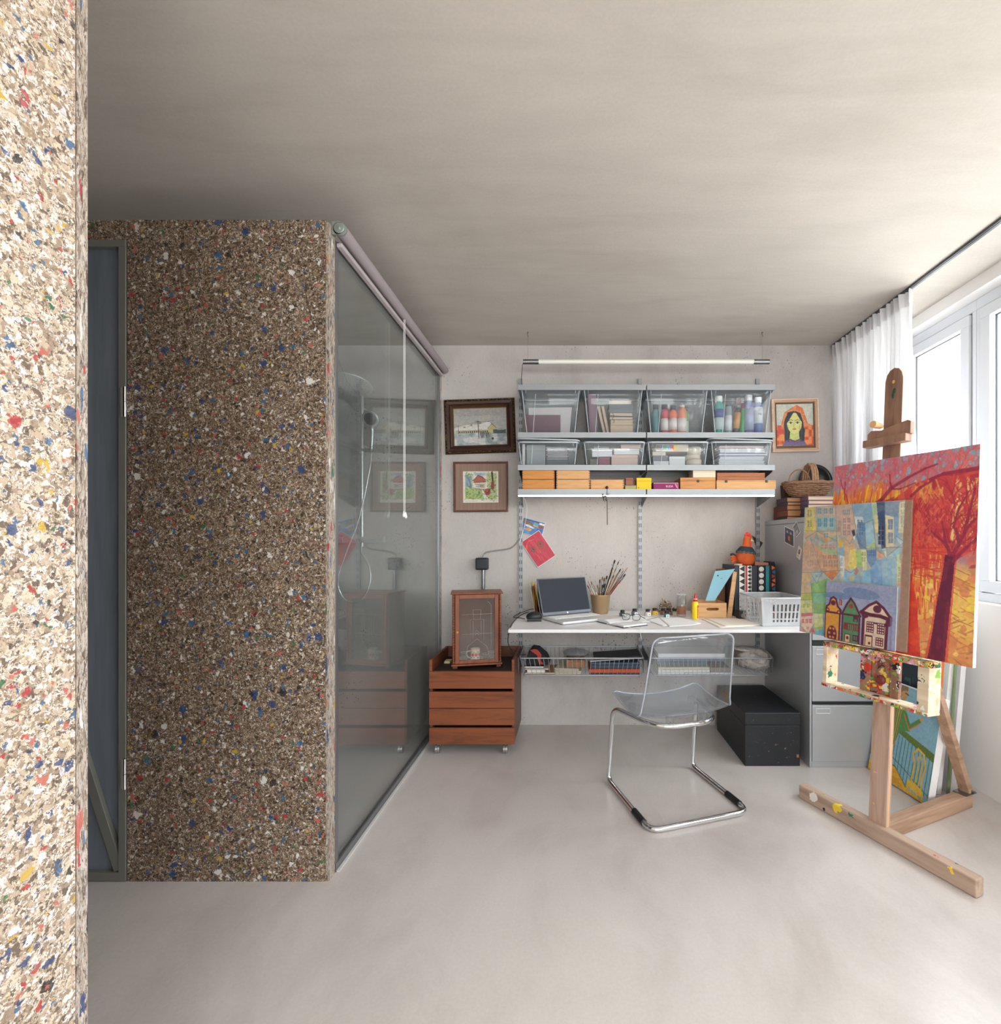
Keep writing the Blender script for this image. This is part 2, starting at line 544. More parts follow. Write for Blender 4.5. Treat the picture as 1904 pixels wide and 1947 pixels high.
M_WALL = m_concrete('raw_concrete_wall', (190, 184, 181), (168, 161, 157), 0.8, (2.2, 1, 1.2))
M_WHITEWALL = M((236, 234, 232), 0.8, var=0.02, scale=5)
M_CEIL = m_concrete('raw_concrete_ceiling', (192, 184, 176), (178, 169, 160), 0.0, (0.8, 4.0, 1), 0.8)
M_FLOOR = m_concrete('polished_screed', (199, 191, 187), (176, 167, 161), 0.0, (1.5, .8, 1), 0.30, 0.10)
M_CHIP = m_chip('carton_board')
M_CHIPN = m_chip('carton_board_lit', 'coarse')
M_CHIPE = m_chip('carton_board_edge', 'edge')
M_PVC = M((214, 217, 223), 0.3, var=0.02)
M_GASKET = M((70, 72, 78), 0.6)
M_CHROME = M((225, 226, 228), 0.10, 1.0, 0.02)
M_STEEL = M((150, 152, 154), 0.32, 1.0, 0.05)
M_ALU = M((140, 142, 144), 0.38, 0.8, 0.05)
M_SHELF = M((158, 161, 165), 0.42, 0.35, 0.04)
M_SHELFD = M((88, 90, 95), 0.5, 0.3, 0.04)
M_BLACK = M((24, 24, 27), 0.45)
M_WHITE = M((236, 236, 234), 0.5, var=0.03)
M_PAPER = M((240, 238, 234), 0.75, var=0.03)
M_CREAM = M((224, 206, 180), 0.7, var=0.06)

# ============================================================ the room
struct(MB().box(-2.7, 2.25, -2.6, YB + 0.1, -0.12, 0.0).build('floor', M_FLOOR, keep=True))
struct(MB().box(-2.7, 2.25, -2.6, YB + 0.1, ZC, ZC + 0.15).build('ceiling', M_CEIL, keep=True))
struct(MB().box(-2.7, 2.25, YB, YB + 0.1, 0.0, ZC).build('wall_back', M_WALL, keep=True))
struct(MB().box(-2.7, -2.6, -2.5, YB, 0.0, ZC).build('wall_left', M_WALL, keep=True))
RX0, RX1, RZ0, RZ1 = -0.55, 1.65, 0.90, 2.45       # opening of the unseen window added behind the camera as front fill
w = MB()
w.box(-2.7, RX0, -2.6, -2.5, 0.0, ZC); w.box(RX1, 2.25, -2.6, -2.5, 0.0, ZC)
w.box(RX0, RX1, -2.6, -2.5, 0.0, RZ0); w.box(RX0, RX1, -2.6, -2.5, RZ1, ZC)
struct(w.build('wall_rear', M_WHITEWALL, keep=True))
WX0, WX1, WY0, WY1, WZ0, WZ1 = 2.05, 2.25, -2.1, 3.16, 0.944, 2.528
w = MB()
w.box(WX0, WX1, -2.5, YB, 0.0, WZ0)
w.box(WX0, WX1, -2.5, YB, WZ1, ZC)
w.box(WX0, WX1, WY1, YB, WZ0, WZ1)
w.box(WX0, WX1, -2.5, WY0, WZ0, WZ1)
struct(w.build('wall_right', M_WHITEWALL, keep=True))

# casements of the ribbon window
M_GLASS = clear('window_glass', (246, 249, 249), gloss=0.9)
edges = [3.15] + [2.575 - 0.595 * k for k in range(7)] + [-2.09]
def casement(n, y0, y1, seen):
    o = bpy.data.objects.new('window_%d' % n, None); COL.objects.link(o); o.location = (2.16, (y0 + y1) / 2, WZ0)
    struct(o, 'white framed casement %s' % ('beside the curtain' if n == 1 else 'of the ribbon window'))
    f = MB(); a, b = 2.13, 2.20
    z0, z1 = WZ0, 2.515
    f.box(a, b, y0, y1, z0, z0 + 0.045).box(a, b, y0, y1, z1 - 0.045, z1 + 0.012)
    f.box(a, b, y0 + .0003, y0 + 0.028, z0 + 0.045, z1 - 0.045).box(a, b, y1 - 0.028, y1 - .0003, z0 + 0.045, z1 - 0.045)
    f.build('frame', M_PVC, o, 0.003)
    g = MB()
    g.box(a + 0.005, b, y0 + 0.0285, y0 + 0.034, z0 + 0.045, z1 - 0.045).box(a + 0.005, b, y1 - 0.034, y1 - 0.0285, z0 + 0.045, z1 - 0.045)
    g.box(a + 0.005, b, y0 + 0.034, y1 - 0.034, z1 - 0.051, z1 - 0.0455)
    g.build('gasket', M_GASKET, o)
    s = MB(); i0, i1, j0, j1 = y0 + 0.036, y1 - 0.036, z0 + 0.05, z1 - 0.052
    t_ = 0.058
    for (p, q, r_, u) in ((i0, i1, j0, j0 + t_), (i0, i1, j1 - t_, j1), (i0, i0 + t_, j0 + t_, j1 - t_), (i1 - t_, i1, j0 + t_, j1 - t_)):
        s.box(a - 0.012, b - 0.01, p, q, r_, u)
    sh = s.build('sash', M_PVC, o, 0.003)
    bd = MB(); k = t_
    for (p, q, r_, u) in ((i0 + k, i1 - k, j0 + k, j0 + k + .004), (i0 + k, i1 - k, j1 - k - .004, j1 - k), (i0 + k, i0 + k + .004, j0 + k, j1 - k), (i1 - k - .004, i1 - k, j0 + k, j1 - k)):
        bd.box(2.150, 2.158, p, q, r_, u)
    bd.build('glazing_seal', M_GASKET, sh)
    MB().box(2.158, 2.164, i0 + t_, i1 - t_, j0 + t_, j1 - t_).build('pane', M_GLASS, o)
    if seen:
        h = MB()
        yh = y1 - 0.065
        h.box(2.106, 2.118, yh - 0.014, yh + 0.014, 1.47, 1.54)
        h.cyl((2.106, yh, 1.525), (2.062, yh, 1.525), 0.008)
        h.tube(fillet([(2.066, yh, 1.525), (2.066, yh - 0.03, 1.52), (2.066, yh - 0.05, 1.45), (2.066, yh - 0.05, 1.43)], 0.02), 0.008)
        h.build('handle', M_WHITE, o)
    return o
for k in range(len(edges) - 1):
    casement(k + 1, edges[k + 1], edges[k], k == 1)

o = bpy.data.objects.new('window_8', None); COL.objects.link(o); o.location = ((RX0 + RX1) / 2, -2.55, RZ0)  # made-up window, out of view, lets in fill light from behind the camera
struct(o, 'unseen white framed window added behind the viewer for front light')
f = MB(); xm = (RX0 + RX1) / 2
f.box(RX0, RX1, -2.59, -2.52, RZ0, RZ0 + .06).box(RX0, RX1, -2.59, -2.52, RZ1 - .06, RZ1)
for x in (RX0, xm - .03, RX1 - .06): f.box(x, x + .06, -2.59, -2.52, RZ0 + .06, RZ1 - .06)
f.build('frame', M_PVC, o)
for x0, x1 in ((RX0 + .06, xm - .03), (xm + .03, RX1 - .06)): MB().box(x0, x1, -2.558, -2.552, RZ0 + .06, RZ1 - .06).build('pane', M_GLASS, o)

# near partition of carton board, seen edge-on by the camera
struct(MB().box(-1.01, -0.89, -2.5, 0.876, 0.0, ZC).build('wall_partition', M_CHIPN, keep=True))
struct(MB().box(-1.01, -0.8885, 0.8775, 0.897, 0.0, ZC).build('trim_1', M_CHIPE, keep=True))

# shower enclosure
SX = -0.897                     # outer plane of its glazed side
SY = 1.802
s = MB()
DX1, DZ1 = -1.643, 2.366
s.box(-2.6, SX - 0.012, SY, SY + 0.046, DZ1, 2.438)
s.box(DX1 + 0.004, SX - 0.012, SY, SY + 0.046, 0.0, DZ1)
s.box(-2.6, -2.452, SY, SY + 0.046, 0.0, DZ1)
struct(s.build('wall_shower', M_CHIP, keep=True))
struct(MB().box(SX - 0.0115, SX, SY + 0.002, SY + 0.047, 0.0, 2.43).build('trim_2', M_CHIPE, keep=True))
struct(MB().box(SX - 0.03, SX + 0.004, 3.318, YB - 0.001, 0.0, 2.40).build('trim_3', M_CHIPE, keep=True))

# steel door of the enclosure
d = bpy.data.objects.new('door_1', None); COL.objects.link(d); d.location = ((-2.45 + DX1) / 2, SY, 0)
struct(d, 'grey steel door with dark panel and diagonal brace')
M_DOORF = M((128, 126, 119), 0.45, 0.25, 0.08)
M_DOORP = None
t = NT('brushed_dark_steel'); vv = t.coord((9, 9, 0.7)); nz = t.noise(vv, 3, 5, 0.6)
t.principled(t.ramp(nz.outputs['Fac'], [(0.3, (116, 124, 134)), (0.7, (138, 146, 157))]), 0.45, 0.25); M_DOORP = t.m
f = MB(); y0, y1 = SY - 0.003, SY + 0.04
f.box(-2.45, DX1, y0, y1, DZ1 - 0.028, DZ1 - 0.002).box(-2.45, DX1, y0, y1, 0.004, 0.034)
f.box(DX1 - 0.027, DX1, y0, y1, 0.034, DZ1 - 0.028).box(-2.45, -2.423, y0, y1, 0.034, DZ1 - 0.028)
f.build('door_frame', M_DOORF, d, 0.0015)
MB().box(-2.423, DX1 - 0.027, SY + 0.018, SY + 0.024, 0.034, DZ1 - 0.028).build('door_panel', M_DOORP, d)
br = MB(); p0 = Vector((DX1 - 0.030, SY + 0.009, 0.04)); p1 = Vector((-2.40, SY + 0.009, 2.30))
dr = (p1 - p0).normalized(); nr = Vector((dr.z, 0, -dr.x)) * 0.017; th = Vector((0, 0.0085, 0))
q = [p0 - nr, p0 + nr, p1 + nr, p1 - nr]
br.hexa([a - th for a in q] + [a + th for a in q]); br.build('brace', M_DOORF, d, 0.001)
for z in (1.765, 0.40):
    h = MB(); h.cyl((DX1 + 0.001, SY - 0.008, z - 0.055), (DX1 + 0.001, SY - 0.008, z - 0.001), 0.0075, n=12).cyl((DX1 + 0.001, SY - 0.008, z + 0.001), (DX1 + 0.001, SY - 0.008, z + 0.055), 0.0075, n=12)
    h.box(DX1 - 0.016, DX1, SY - 0.006, SY - 0.003, z - 0.055, z + 0.055)
    h.build('hinge', M_CHROME, d)

# glazed side of the shower
g = thing('shower_glass', 'tall grey tinted glass screen closing the side of the shower', 'glass screen', (SX - 0.010, 2.55, 0))
gm = clear('shower_pane_glass', (240, 243, 243), 0.055, (190, 194, 194), rough=0.012, ior=1.58)
MB().box(SX - 0.014, SX - 0.006, 1.872, 3.302, 0.032, 2.388).build('pane', gm, g)
MB().box(SX - 0.020, SX + 0.002, 1.8505, 1.872, 0.012, 2.392).build('jamb_profile', M_ALU, g, 0.001)
MB().box(SX - 0.020, SX + 0.002, 3.302, 3.317, 0.012, 2.392).build('wall_profile', M_ALU, g, 0.001)
b = MB(); b.box(SX - 0.022, SX + 0.004, 1.8505, 3.317, 0.001, 0.012).box(SX - 0.005, SX + 0.004, 1.8505, 3.317, 0.012, 0.032).box(SX - 0.022, SX - 0.016, 1.8505, 3.317, 0.012, 0.032)
b.build('floor_track', M_ALU, g, 0.0008)
MB().box(SX - 0.020, SX + 0.002, 1.872, 3.302, 2.388, 2.40).build('top_profile', M_ALU, g, 0.001)
struct(MB().box(SX + 0.005, SX + 0.016, SY + 0.05, 3.317, 0.0005, 0.007).build('trim_4', M((196, 194, 192), 0.6), keep=True))

# roller blind above the glass
bl = thing('roller_blind', 'rolled up grey roller blind along the top of the shower glass', 'blind', (SX + 0.02, 2.55, 2.36))
M_BLIND = M((150, 140, 143), 0.6, var=0.05)
zb, xb = 2.420, SX + 0.030
k = MB(); k.cyl((xb, 1.835, zb), (xb, 3.325, zb), 0.0245, n=28); k.build('roll', M_BLIND, bl)
k = MB(); k.box(xb - 0.026, xb - 0.004, 1.852, 3.30, zb - 0.052, zb - 0.036)
k.build('bottom_bar', M((176, 166, 168), 0.5), bl, 0.004)
k = MB(); k.box(xb - 0.0275, xb + 0.004, 1.822, 1.828, zb - 0.022, zb + 0.026).cyl((xb, 1.822, zb), (xb, 1.830, zb), 0.024, n=24).box(xb - 0.0275, xb - 0.0255, 1.8225, 1.846, zb - 0.022, zb + 0.026)
k.lathe([(0.020, 0.0), (0.020, 0.004), (0.016, 0.005), (0.006, 0.003), (0.004, 0.006), (0.0, 0.006)], 24, Mx=Matrix.Translation((xb, 1.822, zb)) @ Matrix.Rotation(PI / 2, 4, 'X'))
k.build('end_bracket', M((150, 157, 150), .4, .3), bl)
k = MB(); k.box(xb - 0.024, xb + 0.004, 3.325, 3.331, zb - 0.022, zb + 0.026).cyl((xb, 3.322, zb), (xb, 3.330, zb), 0.025, n=24); k.build('end_bracket', M_STEEL, bl)
k = MB(); yc = 2.52
for dx, zt in ((0.0, 1.395), (0.006, 1.388)):
    k.cyl((xb + dx, yc, zb - 0.02), (xb + dx, yc, zt), 0.0014, n=8)
cord = k.build('pull_cord', M_WHITE, bl)
k = MB()
for dx, zt in ((0.0, 1.395), (0.006, 1.388)):
    k.lathe([(0.0, 0.018), (0.002, 0.016), (0.004, 0.006), (0.0072, -0.004), (0.006, -0.013), (0.0, -0.017)], 14, Mx=Matrix.Translation((xb + dx * 1.4, yc + dx, zt)))
k.build('cord_knob', M_WHITE, cord)

# shower fittings on the back wall
M_FIT = M((236, 238, 240), 0.22, 0.55, 0.02)
sh = thing('shower_column', 'chrome rain shower column with hand shower behind the grey glass', 'shower', (X_(688, 3.27), 3.30, 1.2))
xs, ys = X_(688, 3.27), 3.275
MB().cyl((xs, ys, 1.22), (xs, ys, 2.29), 0.011).tube(fillet([(xs, ys, 2.20), (xs, ys, 2.30), (xs, 3.10, 2.30)], 0.05), 0.011, 12).cyl((xs, ys, 1.9), (xs, YB, 1.9), 0.008).cyl((xs, ys, 2.15), (xs, YB, 2.15), 0.008).build('riser_rail', M_FIT, sh)
hd = MB(); Mh = Matrix.Translation((xs, 3.06, 2.235)) @ Matrix.Rotation(R(-11), 4, 'X')
hd.lathe([(0.0, 0.02), (0.02, 0.018), (0.03, 0.006), (0.148, 0.004), (0.150, 0.0), (0.148, -0.004), (0.0, -0.004)], 40, Mx=Mh)
hd.cyl((xs, 3.06, 2.25), (xs, 3.10, 2.30), 0.010)
rh = hd.build('rain_head', M_FIT, sh)
nz_ = MB()
for rr in range(1, 7):
    for k in range(6 * rr):
        a = 2 * PI * k / (6 * rr)
        nz_.cyl((0.022 * rr * math.cos(a), 0.022 * rr * math.sin(a), -0.004), (0.022 * rr * math.cos(a), 0.022 * rr * math.sin(a), -0.008), 0.0035, 0.002, n=6, Mx=Mh)
nz_.build('nozzles', M((170, 172, 175), 0.5), rh)
MB().box(xs - 0.045, xs + 0.075, ys - 0.022, ys + 0.014, 1.855, 1.873).cyl((xs, ys, 1.84), (xs, ys, 1.89), 0.018).build('slider', M_FIT, sh, 0.003)
hx = X_(706, 3.2)
Mhs = Matrix.Translation((hx, 3.19, 2.055)) @ Matrix.Rotation(R(-62), 4, 'X')
hs = MB(); hs.lathe([(0.0, 0.018), (0.03, 0.016), (0.052, 0.004), (0.054, -0.006), (0.048, -0.010), (0.0, -0.010)], 28, Mx=Mhs)
hs.tube([(hx, 3.205, 2.04), (hx - 0.004, 3.225, 1.98), (hx - 0.012, 3.235, 1.87), (hx - 0.014, 3.236, 1.845)], [0.013, 0.013, 0.011, 0.010], 12)
hsh = hs.build('hand_shower', M_FIT, sh)
MB().lathe([(0.040, -0.0105), (0.040, -0.012), (0.0, -0.012)], 28, Mx=Mhs).build('spray_face', M((70, 72, 76), 0.4), hsh)
vz = 1.265
MB().cyl((xs - 0.16, ys, vz), (xs + 0.14, ys, vz), 0.021, n=20).cyl((xs + 0.10, ys, vz), (xs + 0.15, ys, vz), 0.025, n=20).cyl((xs - 0.17, ys, vz), (xs - 0.12, ys, vz), 0.025, n=20).cyl((xs - 0.075, ys, vz), (xs - 0.075, YB, vz), 0.016).cyl((xs + 0.075, ys, vz), (xs + 0.075, YB, vz), 0.016).build('mixer_valve', M_FIT, sh)
hp = [(hx - 0.014, 3.236, 1.845), (hx - 0.02, 3.22, 1.72), (hx - 0.075, 3.2, 1.42), (hx - 0.16, 3.19, 1.18), (hx - 0.215, 3.19, 1.0), (hx - 0.17, 3.2, 0.87), (hx - 0.07, 3.2, 0.87), (hx - 0.012, 3.21, 0.98), (hx - 0.03, 3.23, 1.1), (xs + 0.006, 3.25, 1.18), (xs, ys, 1.245)]
MB().tube(spline(hp, 8), 0.0065, 10).build('hose', M_FIT, sh)

# ============================================================ curtain and its rail
rl = MB().box(1.772, 1.794, -1.8, 3.34, ZC - 0.012, ZC - 0.0005)
rl.box(1.778, 1.788, -1.8, 3.34, ZC - 0.014, ZC - 0.012)
tag(rl.build('curtain_rail', M((96, 98, 100), 0.4, 0.6)), 'thin grey metal curtain rail running along the ceiling by the window', 'curtain rail')
cu = thing('curtain', 'white sheer pleated curtain gathered at the corner beside the window', 'curtain', (1.79, 2.95, 0.90))
t = NT('sheer_white_cloth'); vv = t.coord((1, 1, 1)); nz = t.noise(vv, 300, 2)
df = t.n('ShaderNodeBsdfDiffuse'); df.inputs[0].default_value = rgba((232, 231, 233))
tl = t.n('ShaderNodeBsdfTranslucent'); tl.inputs[0].default_value = rgba((232, 232, 235))
tp = t.n('ShaderNodeBsdfTransparent')
m1 = t.n('ShaderNodeMixShader'); m1.inputs[0].default_value = 0.34; t.l(df.outputs[0], m1.inputs[1]); t.l(tl.outputs[0], m1.inputs[2])
m2 = t.n('ShaderNodeMixShader'); t.l(t.math('MULTIPLY', nz.outputs['Fac'], 0.12), m2.inputs[0]); t.l(m1.outputs[0], m2.inputs[1]); t.l(tp.outputs[0], m2.inputs[2])
t.l(m2.outputs[0], t.out.inputs['Surface']); M_SHEER = t.m
pl = [rng.uniform(0.7, 1.3) for _ in range(40)]
def curt(u, v, tape=False):
    ph = u * 17 + 0.35 * math.sin(u * 23) + 0.25 * math.sin(v * 3 + u * 9) * v
    amp = 0.014 + 0.018 * min(1, v * 1.6)
    amp *= pl[int(u * 17)] * 0.4 + 0.6
    y = 3.325 - 0.765 * u + 0.012 * math.sin(ph * 4 * PI) * min(1, v * 2) + (-0.02 * v if u < 0.2 else 0.015 * v * (u - 0.2))
    x = 1.783 + amp * math.sin(ph * 2 * PI) + 0.015 * v
    z = ZC - 0.016 - v * (ZC - 0.016 - 0.90)
    z += (1 - min(1, v * 14)) * 0.006 * math.sin(ph * 3 * PI)
    x += (1 - min(1, v * 9)) * 0.012 * math.sin(ph * 5 * PI + u * 30)
    return (x, y, z)
MB().surf(lambda u, v: curt(u, v), 260, 40).build('cloth', M_SHEER, cu)
MB().surf(lambda u, v: (lambda p: (p[0] - 0.003, p[1], ZC - 0.014 - v * 0.075))(curt(u, v * 0.05)), 260, 3).build('heading_tape', M_SHEER, cu)
for k in range(14):
    y = 3.30 - 0.055 * k
    MB().tube([(1.783, y, ZC - 0.012), (1.777, y, ZC - 0.03), (1.783, y, ZC - 0.045)], 0.0015, 6).build('hook', M_WHITE, cu)

# ============================================================ tube lamp hung under the ceiling
lp = thing('tube_lamp', 'long white tube lamp with steel end caps hung above the shelves', 'lamp', (0.475, 3.135, 2.405))
yl, zl, x0, x1 = 3.135, 2.405, -0.313, 1.264
MB().cyl((x0 + 0.095, yl, zl), (x1 - 0.095, yl, zl), 0.0145, n=20).build('tube', M((238, 234, 228), 0.35, var=0.02), lp)
MB().cyl((x0, yl, zl), (x0 + 0.1, yl, zl), 0.0160, n=20).build('end_cap', M_STEEL, lp)
MB().cyl((x1 - 0.1, yl, zl), (x1, yl, zl), 0.0160, n=20).build('end_cap', M_STEEL, lp)
for x in (-0.283, 1.22):
    MB().cyl((x, yl, zl), (x, yl, ZC), 0.0009, n=6).build('hanging_wire', M_STEEL, lp)
    MB().tube([(x, yl, ZC), (x - 0.004, yl, ZC - 0.012), (x + 0.004, yl, ZC - 0.022), (x, yl, ZC - 0.032)], 0.0018, 8).cyl((x, yl, ZC - 0.004), (x, yl, ZC), 0.006).build('ceiling_hook', M_STEEL, lp)
MB().tube([(x0 + 0.002, yl, zl), (x0 - 0.006, yl + 0.01, zl - 0.02), (x0 - 0.02, 3.2, 2.30), (-0.34, 3.338, 2.26)], 0.0018, 8).build('power_cord', M_BLACK, lp)
# ============================================================ wall shelving
UPX = (-0.349, 0.464, 1.266)
for i, (x, nm) in enumerate(zip(UPX, ('slotted grey wall upright next to the pinned postcards', 'slotted grey wall upright in the middle between the two shelf runs', 'slotted grey wall upright beside the filing cabinet'))):
    u = thing('wall_upright', nm, 'shelf upright', (x, YB, 0.36), 0, 'slotted uprights of the wall shelving')
    s = MB().box(x - 0.0125, x + 0.0125, YB - 0.018, YB - 0.001, 0.36, 2.362); z = 0.40
    while z < 2.34:
        for dx in (-0.006, 0.006): s.box(x + dx - 0.0022, x + dx + 0.0022, YB - 0.0186, YB - 0.0178, z, z + 0.026, 1)
        z += 0.05
    s.build('channel', [M_SHELF, M((40, 42, 46), 0.7)], u)
    for z in (0.62, 1.03, 1.42, 1.85, 2.2): MB().cyl((x, YB - 0.0178, z), (x, YB - 0.021, z), 0.004, n=10).build('screw', M_STEEL, u)

YF, YK = 3.05, 3.343
SHZ = {'top': 2.232, 'upper': 1.934, 'lower': 1.731, 'bottom': 1.580}
RUNX = ((-0.338, 0.4615), (0.4685, 1.266))
where = {'top': 'topmost grey metal shelf, lying over the %s', 'upper': 'grey metal shelf carrying the tall clear boxes of %s', 'lower': 'grey metal shelf carrying the low clear boxes of %s', 'bottom': 'lowest grey metal shelf with %s'}
what = {('top', 0): 'boxes of papers and old books', ('top', 1): 'boxes of paint bottles', ('upper', 0): 'papers and old books', ('upper', 1): 'paint bottles',
        ('lower', 0): 'discs and small white cartons', ('lower', 1): 'tape rolls and paper stacks', ('bottom', 0): 'jointed wooden boxes on it', ('bottom', 1): 'a magenta box and old wooden cases on it'}
M_BRK = M((120, 123, 128), 0.45, 0.4)
for lv, z in SHZ.items():
    for r in (0, 1):
        a, b = RUNX[r]
        s = thing('wall_shelf', where[lv] % what[(lv, r)], 'shelf', ((a + b) / 2, YF, z), 0, 'grey metal wall shelves')
        m = MB()
        m.box(a, b, YF + 0.0025, YK - 0.020, z - 0.004, z - 0.0005)
        m.box(a, b, YF, YF + 0.002, z - 0.033, z + 0.0).box(a, b, YF + 0.002, YF + 0.012, z - 0.033, z - 0.031)
        m.box(a, b, YK - 0.0200, YK - 0.0185, z - 0.030, z + 0.0)
        m.box(a, a + 0.0015, YF + 0.002, YK - 0.02, z - 0.030, z - 0.0005).box(b - 0.0015, b, YF + 0.002, YK - 0.02, z - 0.030, z - 0.0005)
        m.build('shelf_tray', M_SHELF, s)
        for x in ((a + 0.005, ) if r == 0 else (a + 0.004, b - 0.010)) if lv != 'x' else ():
            k = MB(); k.prism([(YK - 0.0205, z - 0.0315), (YF + 0.015, z - 0.0315), (YF + 0.015, z - 0.040), (YK - 0.0205, z - 0.095)], x, x + 0.0022, 'YZ')
            k.build('bracket', M_BRK, s)
# light strip under the bottom shelf
t = NT('led_strip_light'); e = t.n('ShaderNodeEmission'); nz = t.noise(t.coord((120, 1, 1)), 1.0, 1)
t.l(t.ramp(nz.outputs['Fac'], [(0.3, (255, 226, 200)), (0.6, (255, 240, 226))]), e.inputs[0]); e.inputs[1].default_value = 11.0
t.l(e.outputs[0], t.out.inputs['Surface']); M_LED = t.m
ls = thing('led_strip', 'glowing warm white light strip fixed under the front of the lowest shelf', 'light strip', (0.464, YF, SHZ['bottom'] - 0.05))
zb = SHZ['bottom'] - 0.033
MB().box(-0.338, 1.266, YF + 0.0005, YF + 0.016, zb - 0.004, zb - 0.0005).build('rail', M_ALU, ls)
k = MB(); k.box(-0.336, 1.264, YF + 0.0015, YF + 0.014, zb - 0.0125, zb - 0.004); k.build('diffuser', M_LED, ls, 0.002)

# ------------------------------------------------------------ clear boxes
M_PLAST = clear('clear_polypropylene', (249, 251, 252), 0.05, (225, 230, 236), rough=0.06, gloss=0.9, ior=1.45)
M_RIM = clear('polypropylene_rim', (240, 243, 246), 0.6, (228, 232, 238), rough=0.2, gloss=0.7, ior=1.45)  # milky rim plastic, whitened further to paint in the rim highlights
def storage_box(x0, x1, z0, h, label, lid=None, name='storage_box'):
    D0, D1 = 3.062, 3.312
    cx = (x0 + x1) / 2
    t = thing(name, label, 'storage box', (cx, (D0 + D1) / 2, z0), 0, 'clear storage boxes on the shelves')
    tp = 0.028 * h / 0.28
    fr = lambda x, y0, y1, z: None
    def ring(e, z, r=0.03, n=5):
        a, b, c, d_ = x0 + e, x1 - e, D0 + e * 0.6, D1 - e * 0.6
        pts = []
        for (px, py, s) in ((b - r, c + r, -90), (b - r, d_ - r, 0), (a + r, d_ - r, 90), (a + r, c + r, 180)):
            for k in range(n + 1):
                an = R(s + 90 * k / n); pts.append(Vector((px + r * math.cos(an), py + r * math.sin(an), z)))
        return pts
    m = MB(); rt, rm, rb = ring(0.004, z0 + h - 0.006), ring(0.004 + tp * 0.15, z0 + h - 0.05), ring(0.006 + tp, z0 + 0.002)
    N = len(rt)
    m.add(rt + rm + rb, [(k, (k + 1) % N, N + (k + 1) % N, N + k) for k in range(N)] + [(N + k, N + (k + 1) % N, 2 * N + (k + 1) % N, 2 * N + k) for k in range(N)] , 0, True)
    m.add(rb, [tuple(range(N))], 0, False)
    m.build('shell', M_PLAST, t, solid=0.0016)
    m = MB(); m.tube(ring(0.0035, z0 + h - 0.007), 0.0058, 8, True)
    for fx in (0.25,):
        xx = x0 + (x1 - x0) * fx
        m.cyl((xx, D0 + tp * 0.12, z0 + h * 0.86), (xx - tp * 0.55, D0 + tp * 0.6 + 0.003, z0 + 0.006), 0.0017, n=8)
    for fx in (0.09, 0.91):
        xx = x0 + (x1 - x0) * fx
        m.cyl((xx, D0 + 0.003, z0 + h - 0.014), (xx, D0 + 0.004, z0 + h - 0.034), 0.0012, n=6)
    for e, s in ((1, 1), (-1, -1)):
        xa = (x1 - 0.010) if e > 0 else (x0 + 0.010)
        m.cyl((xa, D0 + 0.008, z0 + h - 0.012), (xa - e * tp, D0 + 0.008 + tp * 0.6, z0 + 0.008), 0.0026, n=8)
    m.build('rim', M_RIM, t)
    if lid:
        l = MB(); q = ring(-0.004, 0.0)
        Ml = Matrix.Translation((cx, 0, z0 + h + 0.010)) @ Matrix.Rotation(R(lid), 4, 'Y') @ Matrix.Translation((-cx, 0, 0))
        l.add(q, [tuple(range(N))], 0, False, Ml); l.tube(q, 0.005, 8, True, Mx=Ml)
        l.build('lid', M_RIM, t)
    return t
ROW1 = [(989, 1105), (1108, 1225), (1227, 1349), (1350, 1471)]
ROW2 = [(983, 1101), (1108, 1229), (1230, 1350), (1351, 1471)]
LB1 = ['tall clear storage box holding white sheets and a burgundy folder', 'tall clear storage box holding a bundle of old yellowed books', 'tall clear storage box holding teal, red and orange paint bottles', 'tall clear storage box holding blue and green paint bottles and tubes']
LB2 = ['low clear storage box of disc cases with its lid askew, below the burgundy folder', 'low clear storage box holding small white and beige cartons', 'low clear storage box holding a colour chart box and tape rolls', 'low clear storage box crammed with white paper, next to the portrait']
z1, z2 = SHZ['upper'], SHZ['lower']
bx1 = [(X_(a, 3.062) + 0.002, X_(b, 3.062) - 0.001) for a, b in ROW1]
bx2 = [(X_(a, 3.062) + 0.002, X_(b, 3.062) - 0.001) for a, b in ROW2]
for (a, b), l in zip(bx1, LB1): storage_box(a, b, z1, 0.282, l)
for i, ((a, b), l) in enumerate(zip(bx2, LB2)): storage_box(a, b, z2, 0.152, l, {0: 1.6, 3: 2.0}.get(i))

